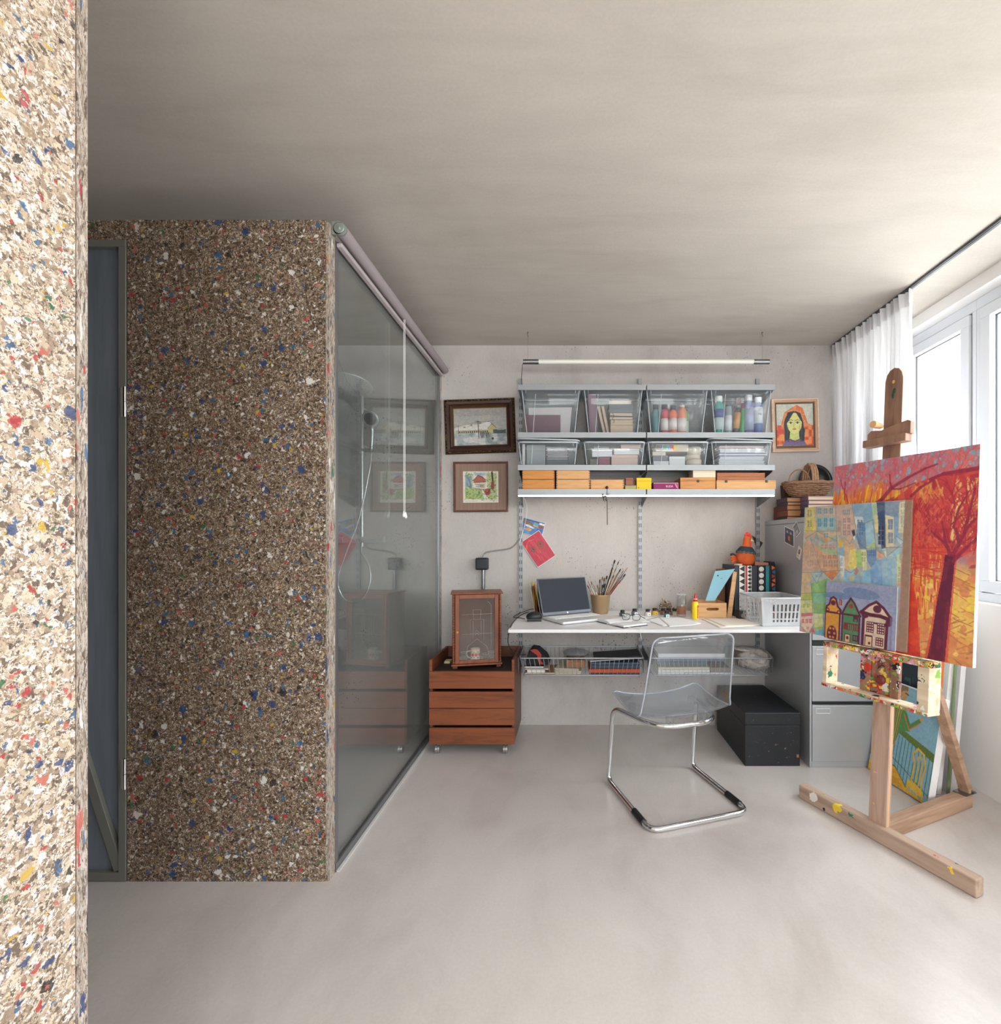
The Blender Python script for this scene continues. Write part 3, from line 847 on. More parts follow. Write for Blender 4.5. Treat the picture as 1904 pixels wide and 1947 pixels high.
# ------------------------------------------------------------ books, cartons and bottles
def book(x0, x1, y0, y1, z0, z1, cover, label, pages=(226, 212, 186), spine='Y-', group=None, name='book', rot=0.0, tilt=0.0, cat='book'):
    """a closed book lying flat; its spine on the given side; tilt leans it about its lower edge"""
    c = ((x0 + x1) / 2, (y0 + y1) / 2, z0)
    t = thing(name, label, cat, c, rot, group)
    hx, hy, h = (x1 - x0) / 2, (y1 - y0) / 2, z1 - z0
    th = min(0.003, h * 0.16)
    Mt = Matrix.Rotation(tilt, 4, 'Y')
    m = MB(); m.box(-hx, hx, -hy, hy, 0, th, 0, Mt).box(-hx, hx, -hy, hy, h - th, h, 0, Mt)
    sp = {'Y-': (-hx, hx, -hy, -hy + th), 'Y+': (-hx, hx, hy - th, hy), 'X-': (-hx, -hx + th, -hy, hy), 'X+': (hx - th, hx, -hy, hy)}[spine]
    m.box(sp[0], sp[1], sp[2], sp[3], th, h - th, 0, Mt)
    m.build('cover', M(cover, 0.55, var=0.12), t, 0.0006, 1, local=True)
    e = 0.003
    b = {'Y-': (-hx + e, hx - e, -hy + th + .0002, hy - e), 'Y+': (-hx + e, hx - e, -hy + e, hy - th - .0002), 'X-': (-hx + th + .0002, hx - e, -hy + e, hy - e), 'X+': (-hx + e, hx - th - .0002, -hy + e, hy - e)}[spine]
    MB().box(b[0], b[1], b[2], b[3], th + .0002, h - th - .0002, 0, Mt).build('pages', page_mat(pages), t, local=True)
    return t
PGC = {}
def page_mat(c):
    if c in PGC: return PGC[c]
    t = NT('page_edges'); v = t.coord((2, 2, 420)); nz = t.noise(v, 1.0, 2)
    t.principled(t.ramp(nz.outputs['Fac'], [(0.3, tuple(int(x * 0.78) for x in c)), (0.6, c)]), 0.85)
    PGC[c] = t.m; return t.m
def carton(x0, x1, y0, y1, z0, z1, col, label, cat='box', name='carton', rot=0.0, lidh=None, group=None, lid=None, bev=0.0015):
    t = thing(name, label, cat, ((x0 + x1) / 2, (y0 + y1) / 2, z0), rot, group)
    hx, hy, h = (x1 - x0) / 2, (y1 - y0) / 2, z1 - z0
    mt = col if not isinstance(col, tuple) else M(col, 0.6, var=0.06)
    k = h - (lidh if lidh is not None else h * 0.28)
    MB().box(-hx, hx, -hy, hy, 0, k - 0.0004).build('body', mt, t, bev, local=True)
    MB().box(-hx - 0.0006, hx + 0.0006, -hy - 0.0006, hy + 0.0006, k, h).build('lid', (mt if lid is None else (lid if not isinstance(lid, tuple) else M(lid, 0.6, var=0.06))), t, bev, local=True)
    return t
def sheet_stack(x0, x1, y0, y1, z0, z1, n, label, cols=((240, 239, 236),), cat='papers', jit=0.006, group=None, name='paper_stack'):
    t = thing(name, label, cat, ((x0 + x1) / 2, (y0 + y1) / 2, z0), 0, group)
    h = (z1 - z0) / n
    for i in range(n):
        a = random.uniform(-jit, jit); b = random.uniform(-jit, jit) * 0.3; s = random.uniform(0, jit)
        MB().box(x0 + jit + a, x1 - jit + a - s, y0 + jit + b, y1 - jit + b, z0 + i * h, z0 + (i + 0.9) * h).build('sheaf', page_mat(cols[i % len(cols)]), t)
    return t
def bottle(x, y, z0, h, r, body, cap, label, band=None, bandz=(0.15, 0.55), neck=0.45, caph=0.14, nozzle=False, text=None, tilt=0.0, cat='paint bottle', name='paint_bottle', band2=None, clearcap=False):
    t = thing(name, label, cat, (x, y, z0 + r * math.sin(abs(tilt))))
    Mt = Matrix.Rotation(tilt, 4, 'Y')
    sh = h * (1 - caph) - r * 0.55
    MB().lathe([(0.0, 0), (r * 0.9, 0), (r, 0.004), (r, sh - r * 0.35), (r * 0.86, sh), (r * neck * 1.15, sh + r * 0.42), (r * neck, sh + r * 0.55), (0, sh + r * 0.55)], 24, Mx=Mt).build('body', M(body, 0.3, var=0.04), t, local=True)
    k = MB(); zc = sh + r * 0.55
    if nozzle: k.lathe([(r * 0.62, zc), (r * 0.62, zc + h * 0.05), (r * 0.36, zc + h * 0.06), (r * 0.12, h), (0, h)], 18, Mx=Mt)
    else: k.lathe([(r * 0.72, zc), (r * 0.74, h - 0.002), (r * 0.70, h), (0, h)], 18, Mx=Mt)
    k.build('cap', M(cap, 0.4, var=0.04), t, local=True)
    for bd, (p, q) in ((band, bandz), (band2, (bandz[1], bandz[1] + 0.22))):
        if bd is not None:
            lb = MB().lathe([(r * 1.008, h * p), (r * 1.02, h * p), (r * 1.02, h * q), (r * 1.008, h * q)], 24, Mx=Mt).build('label_band', M(bd, 0.5, var=0.05), t, local=True)
    if text:
        Mx = Matrix.Translation((x, y, z0)) @ Mt @ Matrix.Translation((0, -r * 1.03, h * (bandz[0] + bandz[1]) / 2)) @ Matrix.Rotation(PI / 2, 4, 'X')
        lettering(text, r * 0.75, Mx, M((40, 44, 80), 0.6), t, align='CENTER')
    return t

# contents of the tall boxes
zf = z1 + 0.0045
def bxp(px, Y): return X_(px, Y)
Yc = 3.20
tag(MB().hexa([Vector(p) for p in ((bxp(1007, 3.17), 3.172, zf), (bxp(1083, 3.17), 3.172, zf), (bxp(1083, 3.17), 3.176, zf), (bxp(1007, 3.17), 3.176, zf),
    (bxp(1005, 3.17), 3.186, z1 + 0.190), (bxp(1088, 3.17), 3.186, z1 + 0.194), (bxp(1088, 3.17), 3.19, z1 + 0.194), (bxp(1005, 3.17), 3.19, z1 + 0.190))]).build('paper_sheaf', M((226, 214, 216), 0.8, var=0.08, scale=60)), 'pale sheaf of paper standing behind the burgundy folder', 'papers')
tag(MB().box(bxp(1000, 3.13), bxp(1066, 3.13), 3.125, 3.133, zf, z1 + 0.128).build('folder', M((112, 70, 86), 0.6), bevel=0.001), 'flat burgundy folder standing in front of white paper in a clear box', 'folder')
tag(MB().hexa([Vector(p) for p in ((bxp(1121, 3.2), 3.13, zf), (bxp(1136, 3.2), 3.13, zf), (bxp(1136, 3.2), 3.24, zf), (bxp(1121, 3.2), 3.24, zf), (bxp(1117, 3.2), 3.13, z1 + 0.262), (bxp(1133, 3.2), 3.13, z1 + 0.262), (bxp(1133, 3.2), 3.24, z1 + 0.262), (bxp(1117, 3.2), 3.24, z1 + 0.262))]).build('ring_binder', M((128, 98, 112), 0.6), bevel=0.002), 'tall mauve binder standing at the end of the box of old books', 'binder')
OLD = (224, 198, 170)
xs0, xs1 = bxp(1160, 3.14), bxp(1204, 3.14)
zz = zf
for i, (h, cov, lb) in enumerate(((0.057, (200, 172, 142), 'old cream paperback at the bottom of the tied pile in the clear box'), (0.032, (214, 188, 158), 'thick cream book second from the bottom of the tied pile'),
        (0.021, (96, 92, 90), 'thin yellowed book with dark boards in the tied pile'), (0.025, (88, 86, 86), 'yellowed book tied with dark ribbon, fourth up in the pile'), (0.054, (104, 108, 112), 'thick grey block on top of the ribbon-tied books'), (0.019, (232, 226, 214), 'thin white booklet on top of the old book pile'))):
    dx = (0.0, 0.001, -0.004, -0.004, -0.008, -0.010)[i]
    book(xs0 + dx, xs1 + dx - (0.002 if i % 2 else 0), 3.115, 3.255, zz, zz + h, cov, lb, pages=OLD if i != 4 else (120, 124, 128), spine='Y+')
    zz += h + 0.0006
rb = MB(); rx = xs0 + 0.018
rb.tube(spline([(rx - 0.002, 3.112, zf + 0.132), (rx + 0.004, 3.110, zf + 0.11), (rx - 0.004, 3.110, zf + 0.095), (rx + 0.008, 3.110, zf + 0.082), (rx + 0.002, 3.111, zf + 0.068)], 5), 0.0016, 6)
rb.tube(spline([(xs0 - 0.004, 3.112, zf + 0.119), (rx, 3.110, zf + 0.114), (xs1 - 0.012, 3.112, zf + 0.110)], 5), 0.0016, 6)
tag(rb.build('ribbon', M((74, 76, 82), 0.7)), 'dark ribbon tied around the old books in a clear box', 'ribbon')
for i, (px, lb) in enumerate(((1148, 'slim cream book leaning on the tied pile'), (1141, 'slim cream book leaning at the outer side of the tied pile'))):
    x = bxp(px + 6, 3.14)
    tl = -0.20 - 0.02 * i
    t_ = thing('book', lb, 'book', (x, 3.18, zf + 0.0035))
    Mt = Matrix.Rotation(tl, 4, 'Y')
    MB().box(0.0, 0.003, -0.06, 0.06, 0, 0.178, 0, Mt).box(0.013, 0.016, -0.06, 0.06, 0, 0.178, 0, Mt).box(0.003, 0.013, 0.057, 0.06, 0, 0.178, 0, Mt).build('cover', M((206, 180, 152), 0.6), t_, local=True)
    MB().box(0.0032, 0.0128, -0.059, 0.0568, 0.002, 0.176, 0, Mt).build('pages', page_mat(OLD), t_, local=True)

def bt(px, ptop, wpx, Y, *a, **k):
    x = bxp(px, Y); s = F / Y
    h = Z_(ptop, Y) - zf
    return bottle(x, Y, zf, h, wpx / 2 / s, *a, **k)
bt(1247, 770, 15, 3.16, (84, 140, 146), (70, 82, 96), 'teal paint bottle standing alone at the end of the row of red and orange bottles')
bt(1264, 770, 15, 3.135, (206, 74, 92), (62, 62, 80), 'red paint bottle with white label beside the teal bottle', band=(236, 226, 222), bandz=(0.12, 0.52))
bt(1280, 772, 15, 3.125, (238, 124, 92), (52, 56, 76), 'orange paint bottle with dark cap between the red and the nozzled bottle', band=(240, 230, 224), bandz=(0.14, 0.54))
bt(1297, 766, 17, 3.135, (232, 140, 106), (232, 224, 220), 'orange paint bottle with white pointed nozzle and white label', band=(240, 232, 226), bandz=(0.08, 0.5), nozzle=True)
bt(1303, 774, 13, 3.19, (122, 184, 92), (70, 80, 96), 'green paint bottle half hidden behind the nozzled orange one', band=(214, 226, 200), bandz=(0.12, 0.5))
bt(1270, 770, 12, 3.20, (222, 120, 110), (236, 230, 228), 'salmon paint bottle with white cap standing in the back row')
bt(1367, 754, 19, 3.125, (70, 172, 158), (236, 234, 232), 'turquoise paint bottle with white cap and blue label', band=(206, 220, 218), bandz=(0.10, 0.42), band2=(62, 80, 146))
bt(1385, 769, 14, 3.145, (150, 156, 162), (96, 108, 116), 'grey paint tube with white label beside the turquoise bottle', band=(228, 230, 232), bandz=(0.12, 0.62), caph=0.08, neck=0.8)
bt(1399, 772, 12, 3.15, (92, 74, 80), (150, 140, 140), 'dark paint tube with orange label leaning beside the green one', band=(224, 160, 100), bandz=(0.2, 0.75), tilt=R(6), caph=0.08, neck=0.7)
bt(1411, 768, 12, 3.145, (58, 158, 86), (170, 70, 96), 'green paint tube with magenta cap', tilt=R(4), caph=0.16, neck=0.8)
bt(1424, 752, 18, 3.135, (112, 116, 172), (232, 228, 228), 'violet blue paint bottle with white cap and pale label', band=(176, 182, 208), bandz=(0.1, 0.68))
bt(1442, 756, 17, 3.130, (96, 112, 176), (236, 234, 234), 'blue paint bottle with white label nearest the portrait', band=(226, 228, 234), bandz=(0.28, 0.72), text='ria')
bt(1404, 757, 14, 3.22, (186, 150, 160), (206, 170, 170), 'pinkish paint bottle standing behind the dark tube')

# contents of the low boxes
zf = z2 + 0.0045
Y = 3.13
def cx_(a, b, Y=3.13): return bxp(a, Y), bxp(b, Y)
a, b = cx_(994, 999); tag(MB().box(a, b, 3.115, 3.118, zf, zf + 0.137).build('label_strip', M((222, 216, 216), 0.6)), 'upright white card strip at the end of the disc box', 'card')
a, b = cx_(1002, 1037); carton(a, b, 3.125, 3.25, zf, zf + 0.135, (150, 154, 158), 'plain grey carton beside the pile of disc cases')
a, b = cx_(1039, 1082)
carton(a, b, 3.128, 3.25, zf, zf + 0.036, (96, 100, 106), 'dark grey carton beneath the pile of disc cases')
zz = zf + 0.0365
for k in range(9):
    j = random.uniform(-0.006, 0.006)
    d_ = thing('disc_case', 'flat clear disc case in the pile inside the low box', 'disc case', ((a + b) / 2 + j, 3.19, zz), 0, 'disc cases piled in the low clear box')
    hx = (b - a) / 2 - 0.006
    MB().box(-hx, hx, -0.062, 0.062, 0.0, 0.0035).build('tray', M((44, 48, 54), 0.4), d_, local=True)
    MB().box(-hx, hx, -0.063, 0.062, 0.0038, 0.0085).build('sleeve', M((150 + 6 * (k % 4) * 3, 156 + 14 * (k % 3), 164 + 10 * (k % 3)), 0.3), d_, local=True)
    zz += 0.0095
def row2(a, b, za, zb, col, lab, Y=3.13, d=0.1, rot=0.0, **k):
    p, q = cx_(a, b, Y)
    return carton(p, q, Y, Y + d, zf + za, zf + zb, col, lab, rot=rot, **k)
row2(1122, 1138, 0.0, 0.044, (120, 116, 104), 'thin olive box on the bottom of the low carton box')
row2(1139, 1160, 0.0, 0.058, (150, 84, 100), 'small dusky red box under a white carton')
row2(1163, 1213, 0.0, 0.072, (222, 192, 178), 'long beige carton on the bottom of the low box')
row2(1127, 1165, 0.0605, 0.106, (236, 232, 238), 'white carton resting on the dusky red box', rot=R(-3))
row2(1168, 1216, 0.0745, 0.112, (234, 232, 232), 'white carton with a dark mark lying on the beige one')
row2(1181, 1219, 0.114, 0.139, (220, 190, 178), 'long beige carton on top beneath the shelf')
row2(1130, 1158, 0.109, 0.126, (150, 150, 150), 'flat grey carton on top of the white one')
row2(1243, 1272, 0.0, 0.032, (236, 234, 236), 'flat white booklet on the bottom beside the white block', cat='booklet')
row2(1242, 1270, 0.0325, 0.068, (130, 128, 140), 'grey book lying under the colour chart box', cat='book')
row2(1273, 1303, 0.0, 0.062, (240, 240, 240), 'white block shaped carton below the colour chart')
row2(1241, 1266, 0.0685, 0.092, (226, 214, 194), 'cream pad lying below the colour chart box')
cc = row2(1247, 1309, 0.093, 0.139, (226, 208, 186), 'cream carton with a printed chart of colour squares', rot=R(2), lidh=0.004)
cols = [(94, 92, 98), (120, 96, 104), (74, 158, 120), (88, 156, 196), (208, 66, 74), (238, 210, 90)]
k = MB()
hw = (bxp(1309, 3.13) - bxp(1247, 3.13)) / 2
for i in range(6):
    k.box(-hw + 0.002 + i * 0.0225, -hw + 0.024 + i * 0.0225, -0.0512, -0.0503, 0.010, 0.041, i)
k.build('colour_squares', [M(c, 0.5) for c in cols], cc, local=True)
def tape_roll(px, Y, za, h, r, lab, tilt=0):
    x = bxp(px, Y); t_ = thing('tape_roll', lab, 'tape roll', (x, Y + r, zf + za), 0, 'rolls of cream masking tape')
    Mt = Matrix.Rotation(tilt, 4, 'Y')
    MB().lathe([(r * 0.62, 0), (r, 0), (r, h), (r * 0.62, h), (r * 0.62, 0)], 30, Mx=Mt).build('tape', M((232, 216, 196), 0.55), t_, local=True)
    MB().lathe([(r * 0.56, 0.001), (r * 0.615, 0.001), (r * 0.615, h - 0.001), (r * 0.56, h - 0.001), (r * 0.56, 0.001)], 24, Mx=Mt).build('core', M((190, 160, 120), 0.7), t_, local=True)
tape_roll(1323, 3.12, 0.0, 0.044, 0.050, 'lowest roll of cream tape in the low clear box')
tape_roll(1321, 3.12, 0.0475, 0.028, 0.050, 'middle roll of cream tape in the pile of three', R(-3))
tape_roll(1323, 3.125, 0.0785, 0.046, 0.044, 'topmost roll of cream tape in the pile of three')
p, q = cx_(1366, 1460, 3.12)
zz = zf
for i, (h, n, c) in enumerate(((0.034, 4, (236, 238, 242)), (0.026, 4, (232, 234, 240)), (0.022, 3, (150, 160, 178)), (0.026, 4, (240, 240, 243)), (0.018, 3, (214, 176, 178)))):
    sheet_stack(p + 0.004 * (i % 2), q - 0.008 * ((i + 1) % 3), 3.115, 3.29, zz, zz + h, n, ('lowest sheaf of white paper in the crammed box', 'second sheaf of white paper from the bottom of the crammed box', 'bluish grey sheaf in the middle of the crammed box', 'bright white sheaf above the bluish one in the crammed box', 'pinkish sheaf on top of the crammed box')[i], (c, (244, 243, 245)))
    zz += h + 0.001

# ------------------------------------------------------------ things on the lowest shelf
zs = SHZ['bottom'] + 0.0005
W1 = wood((206, 136, 62), (160, 92, 36), 1.0, 'X', 0.5); W2 = wood((216, 164, 110), (184, 130, 78), 1.0, 'X', 0.55); W3 = wood((204, 142, 84), (132, 82, 46), 1.2, 'X', 0.6)
def jbox(a, b, yt, yb, wd, lab, Y=3.06, d=0.22, grp=True):
    s = F / Y; x0, x1 = X_(a, Y) + 0.001, X_(b, Y) - 0.001
    za, zb = zs + (928 - yb) / s, zs + (928 - yt) / s - 0.0012
    t_ = thing('wooden_box', lab, 'wooden box', ((x0 + x1) / 2, Y, za), 0, 'jointed wooden boxes on the lowest shelf')
    w = 0.008
    MB().box(x0, x1, Y, Y + w, za, zb).build('front', wd, t_, 0.001)
    MB().box(x0, x0 + w, Y + w + .0002, Y + d, za, zb).box(x1 - w, x1, Y + w + .0002, Y + d, za, zb).box(x0 + w, x1 - w, Y + d - w, Y + d, za, zb).box(x0 + w, x1 - w, Y + w, Y + d - w, za, za + 0.005).build('carcass', wd, t_)
    k = MB()
    n = 4; h = (zb - za) / n
    for i in range(n):
        for xx in (x0 + 0.0035, x1 - 0.0035): k.box(xx - 0.0028, xx + 0.0028, Y - 0.0004, Y + 0.001, za + h * (i + 0.3), za + h * (i + 0.62))
    k.build('finger_joints', M((74, 40, 20), 0.7), t_)
jbox(993, 1055, 909.5, 928, W1, 'dark orange jointed wooden box under another, at the end by the winter picture')
jbox(993, 1055, 890.5, 909, W1, 'dark orange jointed wooden box on top, at the end by the winter picture')
jbox(1058, 1122, 909.5, 928, W2, 'pale jointed wooden box with paint specks, under its twin')
jbox(1058, 1122, 890.5, 909, W2, 'pale jointed wooden box stacked on the paint specked one')
jbox(1122.6, 1187, 909.5, 928, W2, 'single pale jointed wooden box behind the hanging black hook')
def shc(a, b, yt, yb, col, lab, Y=3.07, d=0.1, **k):
    s = F / Y
    return carton(X_(a, Y), X_(b, Y), Y, Y + d, zs + (928 - yb) / s, zs + (928 - yt) / s, col, lab, **k)
shc(1189, 1210, 920.5, 928, (176, 170, 116), 'flat green and yellow patterned box under the little brown one', lidh=0.006)
shc(1190, 1204, 906, 920, (150, 94, 70), 'little brown box standing on the flat patterned box', d=0.05)
yb_ = shc(1211, 1239, 906, 928, (246, 196, 14), 'bright yellow cube box beside the little brown box', d=0.09)
MB().cyl((-0.034, -0.0448, 0.010), (-0.034, -0.0465, 0.010), 0.004, n=12).build('rivet', M((150, 110, 20), 0.4), yb_, local=True)
mg = shc(1243, 1290, 914, 928, (140, 26, 96), 'magenta printed box with white lettering beside the yellow cube', d=0.10, lidh=0.007, lid=(104, 24, 40))
s = F / 3.07; hw = (X_(1290, 3.07) - X_(1243, 3.07)) / 2
MB().box(-hw, hw, -0.0512, -0.0501, 0.0375, 0.0402).box(hw - 0.003, hw, -0.0512, -0.0501, 0.0, 0.0375).build('white_edging', M((232, 190, 206), 0.5), mg, local=True)
lettering('ELIDA', 0.017, FRONT((X_(1266.5, 3.07), 3.07 - 0.0008, zs + 0.0135)), M((244, 226, 238), 0.5), mg)
MB().prism([(hw - 0.022, 0.034), (hw - 0.012, 0.034), (hw - 0.004, 0.010), (hw - 0.010, 0.008)], -0.0514, -0.0502, 'XZ').build('pink_swirl', M((232, 120, 180), 0.5), mg, local=True)
def latch(par, x, z, w=0.016, h=0.016):
    MB().box(x - w / 2, x + w / 2, -0.0018, 0.0, z - h / 2, z + h / 2).cyl((x, -0.0018, z), (x, -0.005, z), 0.003, n=10).build('latch', M((74, 62, 50), 0.4, 0.7), par, local=True)
def case(a, b, yt, yb, wd, lab, Y=3.062, d=0.2, lat=(), lidf=0.3):
    s = F / Y; x0, x1 = X_(a, Y), X_(b, Y); za, zb = zs + (928 - yb) / s, zs + (928 - yt) / s
    t_ = thing('wooden_case', lab, 'wooden case', ((x0 + x1) / 2, Y, za), 0, 'old wooden cases on the lowest shelf')
    hx, h = (x1 - x0) / 2, zb - za; k = h * (1 - lidf)
    MB().box(-hx, hx, 0, d, 0, k - 0.0006).build('body', wd, t_, 0.001, local=True)
    MB().box(-hx, hx, 0, d, k, h).build('lid', wd, t_, 0.001, local=True)
    for f in lat: latch(t_, -hx + 2 * hx * f, k)
case(1294, 1361, 906, 928, W3, 'wooden case with a small latch, under the cream box', lat=(0.5,))
shc(1318, 1361, 891, 905.6, (228, 208, 184), 'cream box with a red tab standing on the latched wooden case', Y=3.065, d=0.12)
case(1363, 1476, 911, 928, W2, 'long flat wooden case with two latches at the shelf end', lat=(0.16, 0.84), lidf=0.12)
case(1364, 1455, 896.5, 910.6, wood((170, 104, 66), (104, 60, 40), 1.2, 'X', 0.6), 'reddish wooden case lying on the long two-latched one', Y=3.068, lidf=0.5)

# hooks and thin rod hanging from the shelf edge
hg = thing('hanging_hooks', 'cluster of black hooks and a thin rod hanging from the shelf edge', 'hooks', (X_(1155, 3.045), 3.045, 1.36))
yy = 3.044
pt = lambda x, y: at(x, y, yy)
MB().tube([at(1155, 931, yy), at(1154.5, 938, yy), at(1154, 945, yy)], 0.0016, 6).ell(tuple(at(1154.5, 927, 3.046)), 0.0095, 0.006, 0.010).build('hook', M_BLACK, hg)
MB().tube(spline([pt(1147, 939), pt(1146, 943), pt(1148, 945), pt(1151, 943)], 5), 0.0040, 8).tube(spline([pt(1149, 952), pt(1148, 947), pt(1151, 943), pt(1153, 946), pt(1152, 950), pt(1154, 952)], 5), 0.0032, 8).build('hook', M_BLACK, hg)
MB().cyl(pt(1157, 937.5), pt(1157, 944), 0.0038, n=12).cyl(pt(1160, 938), pt(1160, 939), 0.004, n=12).build('clip', M((210, 150, 150), 0.5), hg)
MB().cyl(pt(1154.8, 948), pt(1155.2, 998), 0.0028, n=10).build('rod', M((92, 78, 70), 0.5), hg)
# ============================================================ framed pictures on the back wall
def framed(name, label, corners_px, mould, depth, mats, cv, inset, mat_board=None, wob=0.0):
    """corners_px: outer box x0,y0,x1,y1 measured at the wall; tilt in degrees"""
    x0, y0, x1, y1, tilt = corners_px
    Y = YB - depth
    c = at((x0 + x1) / 2, (y0 + y1) / 2, Y); s = F / Y
    hw, hh = (x1 - x0) / 2 / s, (y1 - y0) / 2 / s
    t_ = thing(name, label, 'picture', c)
    Mr = Matrix.Rotation(R(tilt), 4, 'Y')
    prof, mm = mould                       # list of (inward offset, forward offset) pairs
    m = MB()
    for i in range(len(prof) - 1):
        (o0, f0), (o1, f1) = prof[i], prof[i + 1]
        q = []
        for o, f in ((o0, f0), (o1, f1)):
            q.append([Vector((-hw + o, -f, -hh + o)), Vector((hw - o, -f, -hh + o)), Vector((hw - o, -f, hh - o)), Vector((-hw + o, -f, hh - o))])
        for k in range(4):
            l = (k + 1) % 4
            m.add([q[0][k], q[0][l], q[1][l], q[1][k]], [(0, 1, 2, 3)], mm[i], False, Mr)
    m.build('frame', mats, t_, local=True)
    o = prof[-1][0]; f = prof[-1][1]
    if mat_board:
        MB().box(-hw + o, hw - o, -f + 0.0, -f + 0.002, -hh + o, hh - o, 0, Mr).build('mat_board', mat_board, t_, local=True)
        f += 0.0006
    MB().box(-hw + 0.004, hw - 0.004, depth * -0.1, depth - 0.001, -hh + 0.004, hh - 0.004, 0, Mr).build('backing', M((120, 100, 80), 0.8), t_, local=True)
    a, b, c_, d_ = inset
    O = Mr @ Vector((-hw + a * 2 * hw, -f - 0.0004, hh - b * 2 * hh))
    U = Mr.to_3x3() @ Vector((2 * hw * (c_ - a), 0, 0)); V = Mr.to_3x3() @ Vector((0, 0, -2 * hh * (d_ - b)))
    cv.sheet('painting', O, U, V, t_, local=True)
    return t_
def wob(pts, a): return [(p[0] + random.uniform(-a, a), p[1] + random.uniform(-a, a)) for p in pts]

# winter street
cv = Cv(150, 108, (172, 168, 162))
n = cv.noise(5, 8); cv.put((n > 0.5) * 0.35 * (cv.V < 0.55), (150, 154, 156)); cv.put((cv.V < 0.2) * 0.3, (130, 126, 120))
cv.put(cv.V > 0.66, (166, 172, 172)); n = cv.noise(9, 7); cv.put((cv.V > 0.66) * (n > 0.55) * 0.6, (120, 134, 138)); cv.put((cv.V > 0.66) * (n < 0.35) * 0.8, (206, 206, 200))
cv.poly([(0, .52), (.2, .44), (.45, .43), (.62, .40), (.72, .44), (.68, .66), (0, .66)], (198, 196, 190))
for a in (.03, .12, .22, .34): cv.poly([(a, .62), (a + .05, .5), (a + .13, .5), (a + .16, .62)], (210, 206, 198))
cv.rect(.03, .585, .66, .66, (176, 168, 140)); cv.poly([(.64, .68), (.66, .5), (.72, .42), (.79, .52), (.78, .68)], (184, 174, 118))
for k in range(14): cv.rect(.1 + k * .04, .61, .118 + k * .04, .655, (52, 46, 40))
cv.poly([(.5, .42), (.69, .36), (.72, .42), (.64, .56), (.46, .56)], (206, 204, 200)); cv.line([(.69, .38), (.8, .54)], .008, (70, 60, 50)); cv.line([(.64, .56), (.72, .42)], .006, (70, 60, 50))
cv.rect(.74, .58, .98, .70, (70, 84, 80)); cv.rect(.82, .55, .96, .6, (150, 156, 156))
cv.line([(.46, .34), (.465, .82)], .012, (46, 38, 32)); cv.line([(.42, .36), (.5, .36)], .008, (46, 38, 32)); cv.line([(.08, .45), (.085, .68)], .008, (60, 52, 46))
cv.line([(.46, .37), (.08, .47), (0, .5)], .004, (90, 84, 78)); cv.line([(.46, .37), (.7, .35), (.78, .34)], .004, (90, 84, 78))
for x, y in ((.5, .4), (.66, .36), (.33, .45), (.2, .5)): cv.ell(x, y, .02, .012, (44, 40, 38))
for k in range(24):
    x = .5 + random.random() * .18; cv.line([(x, .82 - random.random() * .08), (x + random.uniform(-.01, .01), .66)], .005, (90, 74, 62))
for k in range(30):
    x, y = random.random(), .72 + random.random() * .26; cv.line([(x, y), (x + .12, y + random.uniform(-.03, .03))], .006, random.choice([(214, 214, 208), (112, 128, 134), (140, 150, 152)]), .7)
cv.ell(.73, .83, .02, .03, (40, 36, 40)); cv.mottle(.06, 40, 30)
t = NT('gilded_dark_moulding'); vv = t.coord(); nz = t.noise(vv, 90, 3); n2 = t.noise(vv, 14, 2)
cc = t.ramp(nz.outputs['Fac'], [(0.45, (40, 24, 16)), (0.6, (132, 100, 48)), (0.72, (196, 166, 104))]); t.principled(cc, 0.4, 0.5, normal=t.bump(nz.outputs['Fac'], 0.6, 0.004)); M_GILT = t.m
M_DKW = wood((58, 30, 18), (30, 14, 10), 1, 'X', 0.35)
M_UMB = M((96, 66, 30), 0.4, 0.3, 0.3, 40)
pr = [(0.0, 0.0), (0.0, 0.012), (0.006, 0.020), (0.012, 0.024), (0.016, 0.018), (0.034, 0.016), (0.042, 0.022), (0.050, 0.016), (0.058, 0.006)]
framed('winter_painting', 'dark gilt framed winter painting of snowy village houses', (846.5, 759, 980.5, 862.5, -1.9), (pr, [1, 1, 0, 0, 1, 1, 1, 2]), 0.006, [M_GILT, M_DKW, M_UMB], cv, (.13, .175, .875, .845))

# garden watercolour
cv = Cv(110, 98, (226, 220, 208))
for q_, c_, a_ in (([(.05, .55), (.5, .5), (.6, .9), (.06, .88)], (150, 176, 100), .75), ([(.06, .06), (.3, .08), (.26, .55), (.06, .6)], (176, 190, 160), .7), ([(.66, .06), (.95, .06), (.95, .9), (.72, .9)], (170, 182, 120), .65), ([(.3, .04), (.66, .05), (.6, .14), (.34, .14)], (130, 170, 206), .7), ([(.06, .12), (.16, .1), (.15, .5), (.07, .5)], (110, 140, 180), .6)): cv.poly(q_, c_, a_)
for k in range(260):
    x, y = .06 + random.random() * .88, .05 + random.random() * .84
    g = random.choice([(112, 148, 62), (150, 172, 84), (86, 124, 58), (196, 190, 92)]) if y > .45 or x < .25 or x > .7 else random.choice([(206, 202, 190), (190, 180, 110), (120, 160, 190)])
    if .28 < x < .68 and .12 < y < .58: continue
    cv.line([(x, y), (x + random.uniform(-.05, .05), y + random.uniform(-.05, .05))], random.uniform(.01, .03), g, .75)
for k in range(30):
    x, y = .08 + random.random() * .14, .1 + random.random() * .4; cv.line([(x, y), (x + .03, y + .08)], .014, (84, 122, 170), .7)
cv.poly([(.28, .3), (.42, .12), (.56, .16), (.66, .32), (.6, .36), (.32, .36)], (178, 104, 80)); cv.poly([(.34, .36), (.64, .36), (.62, .58), (.36, .56)], (214, 206, 196))
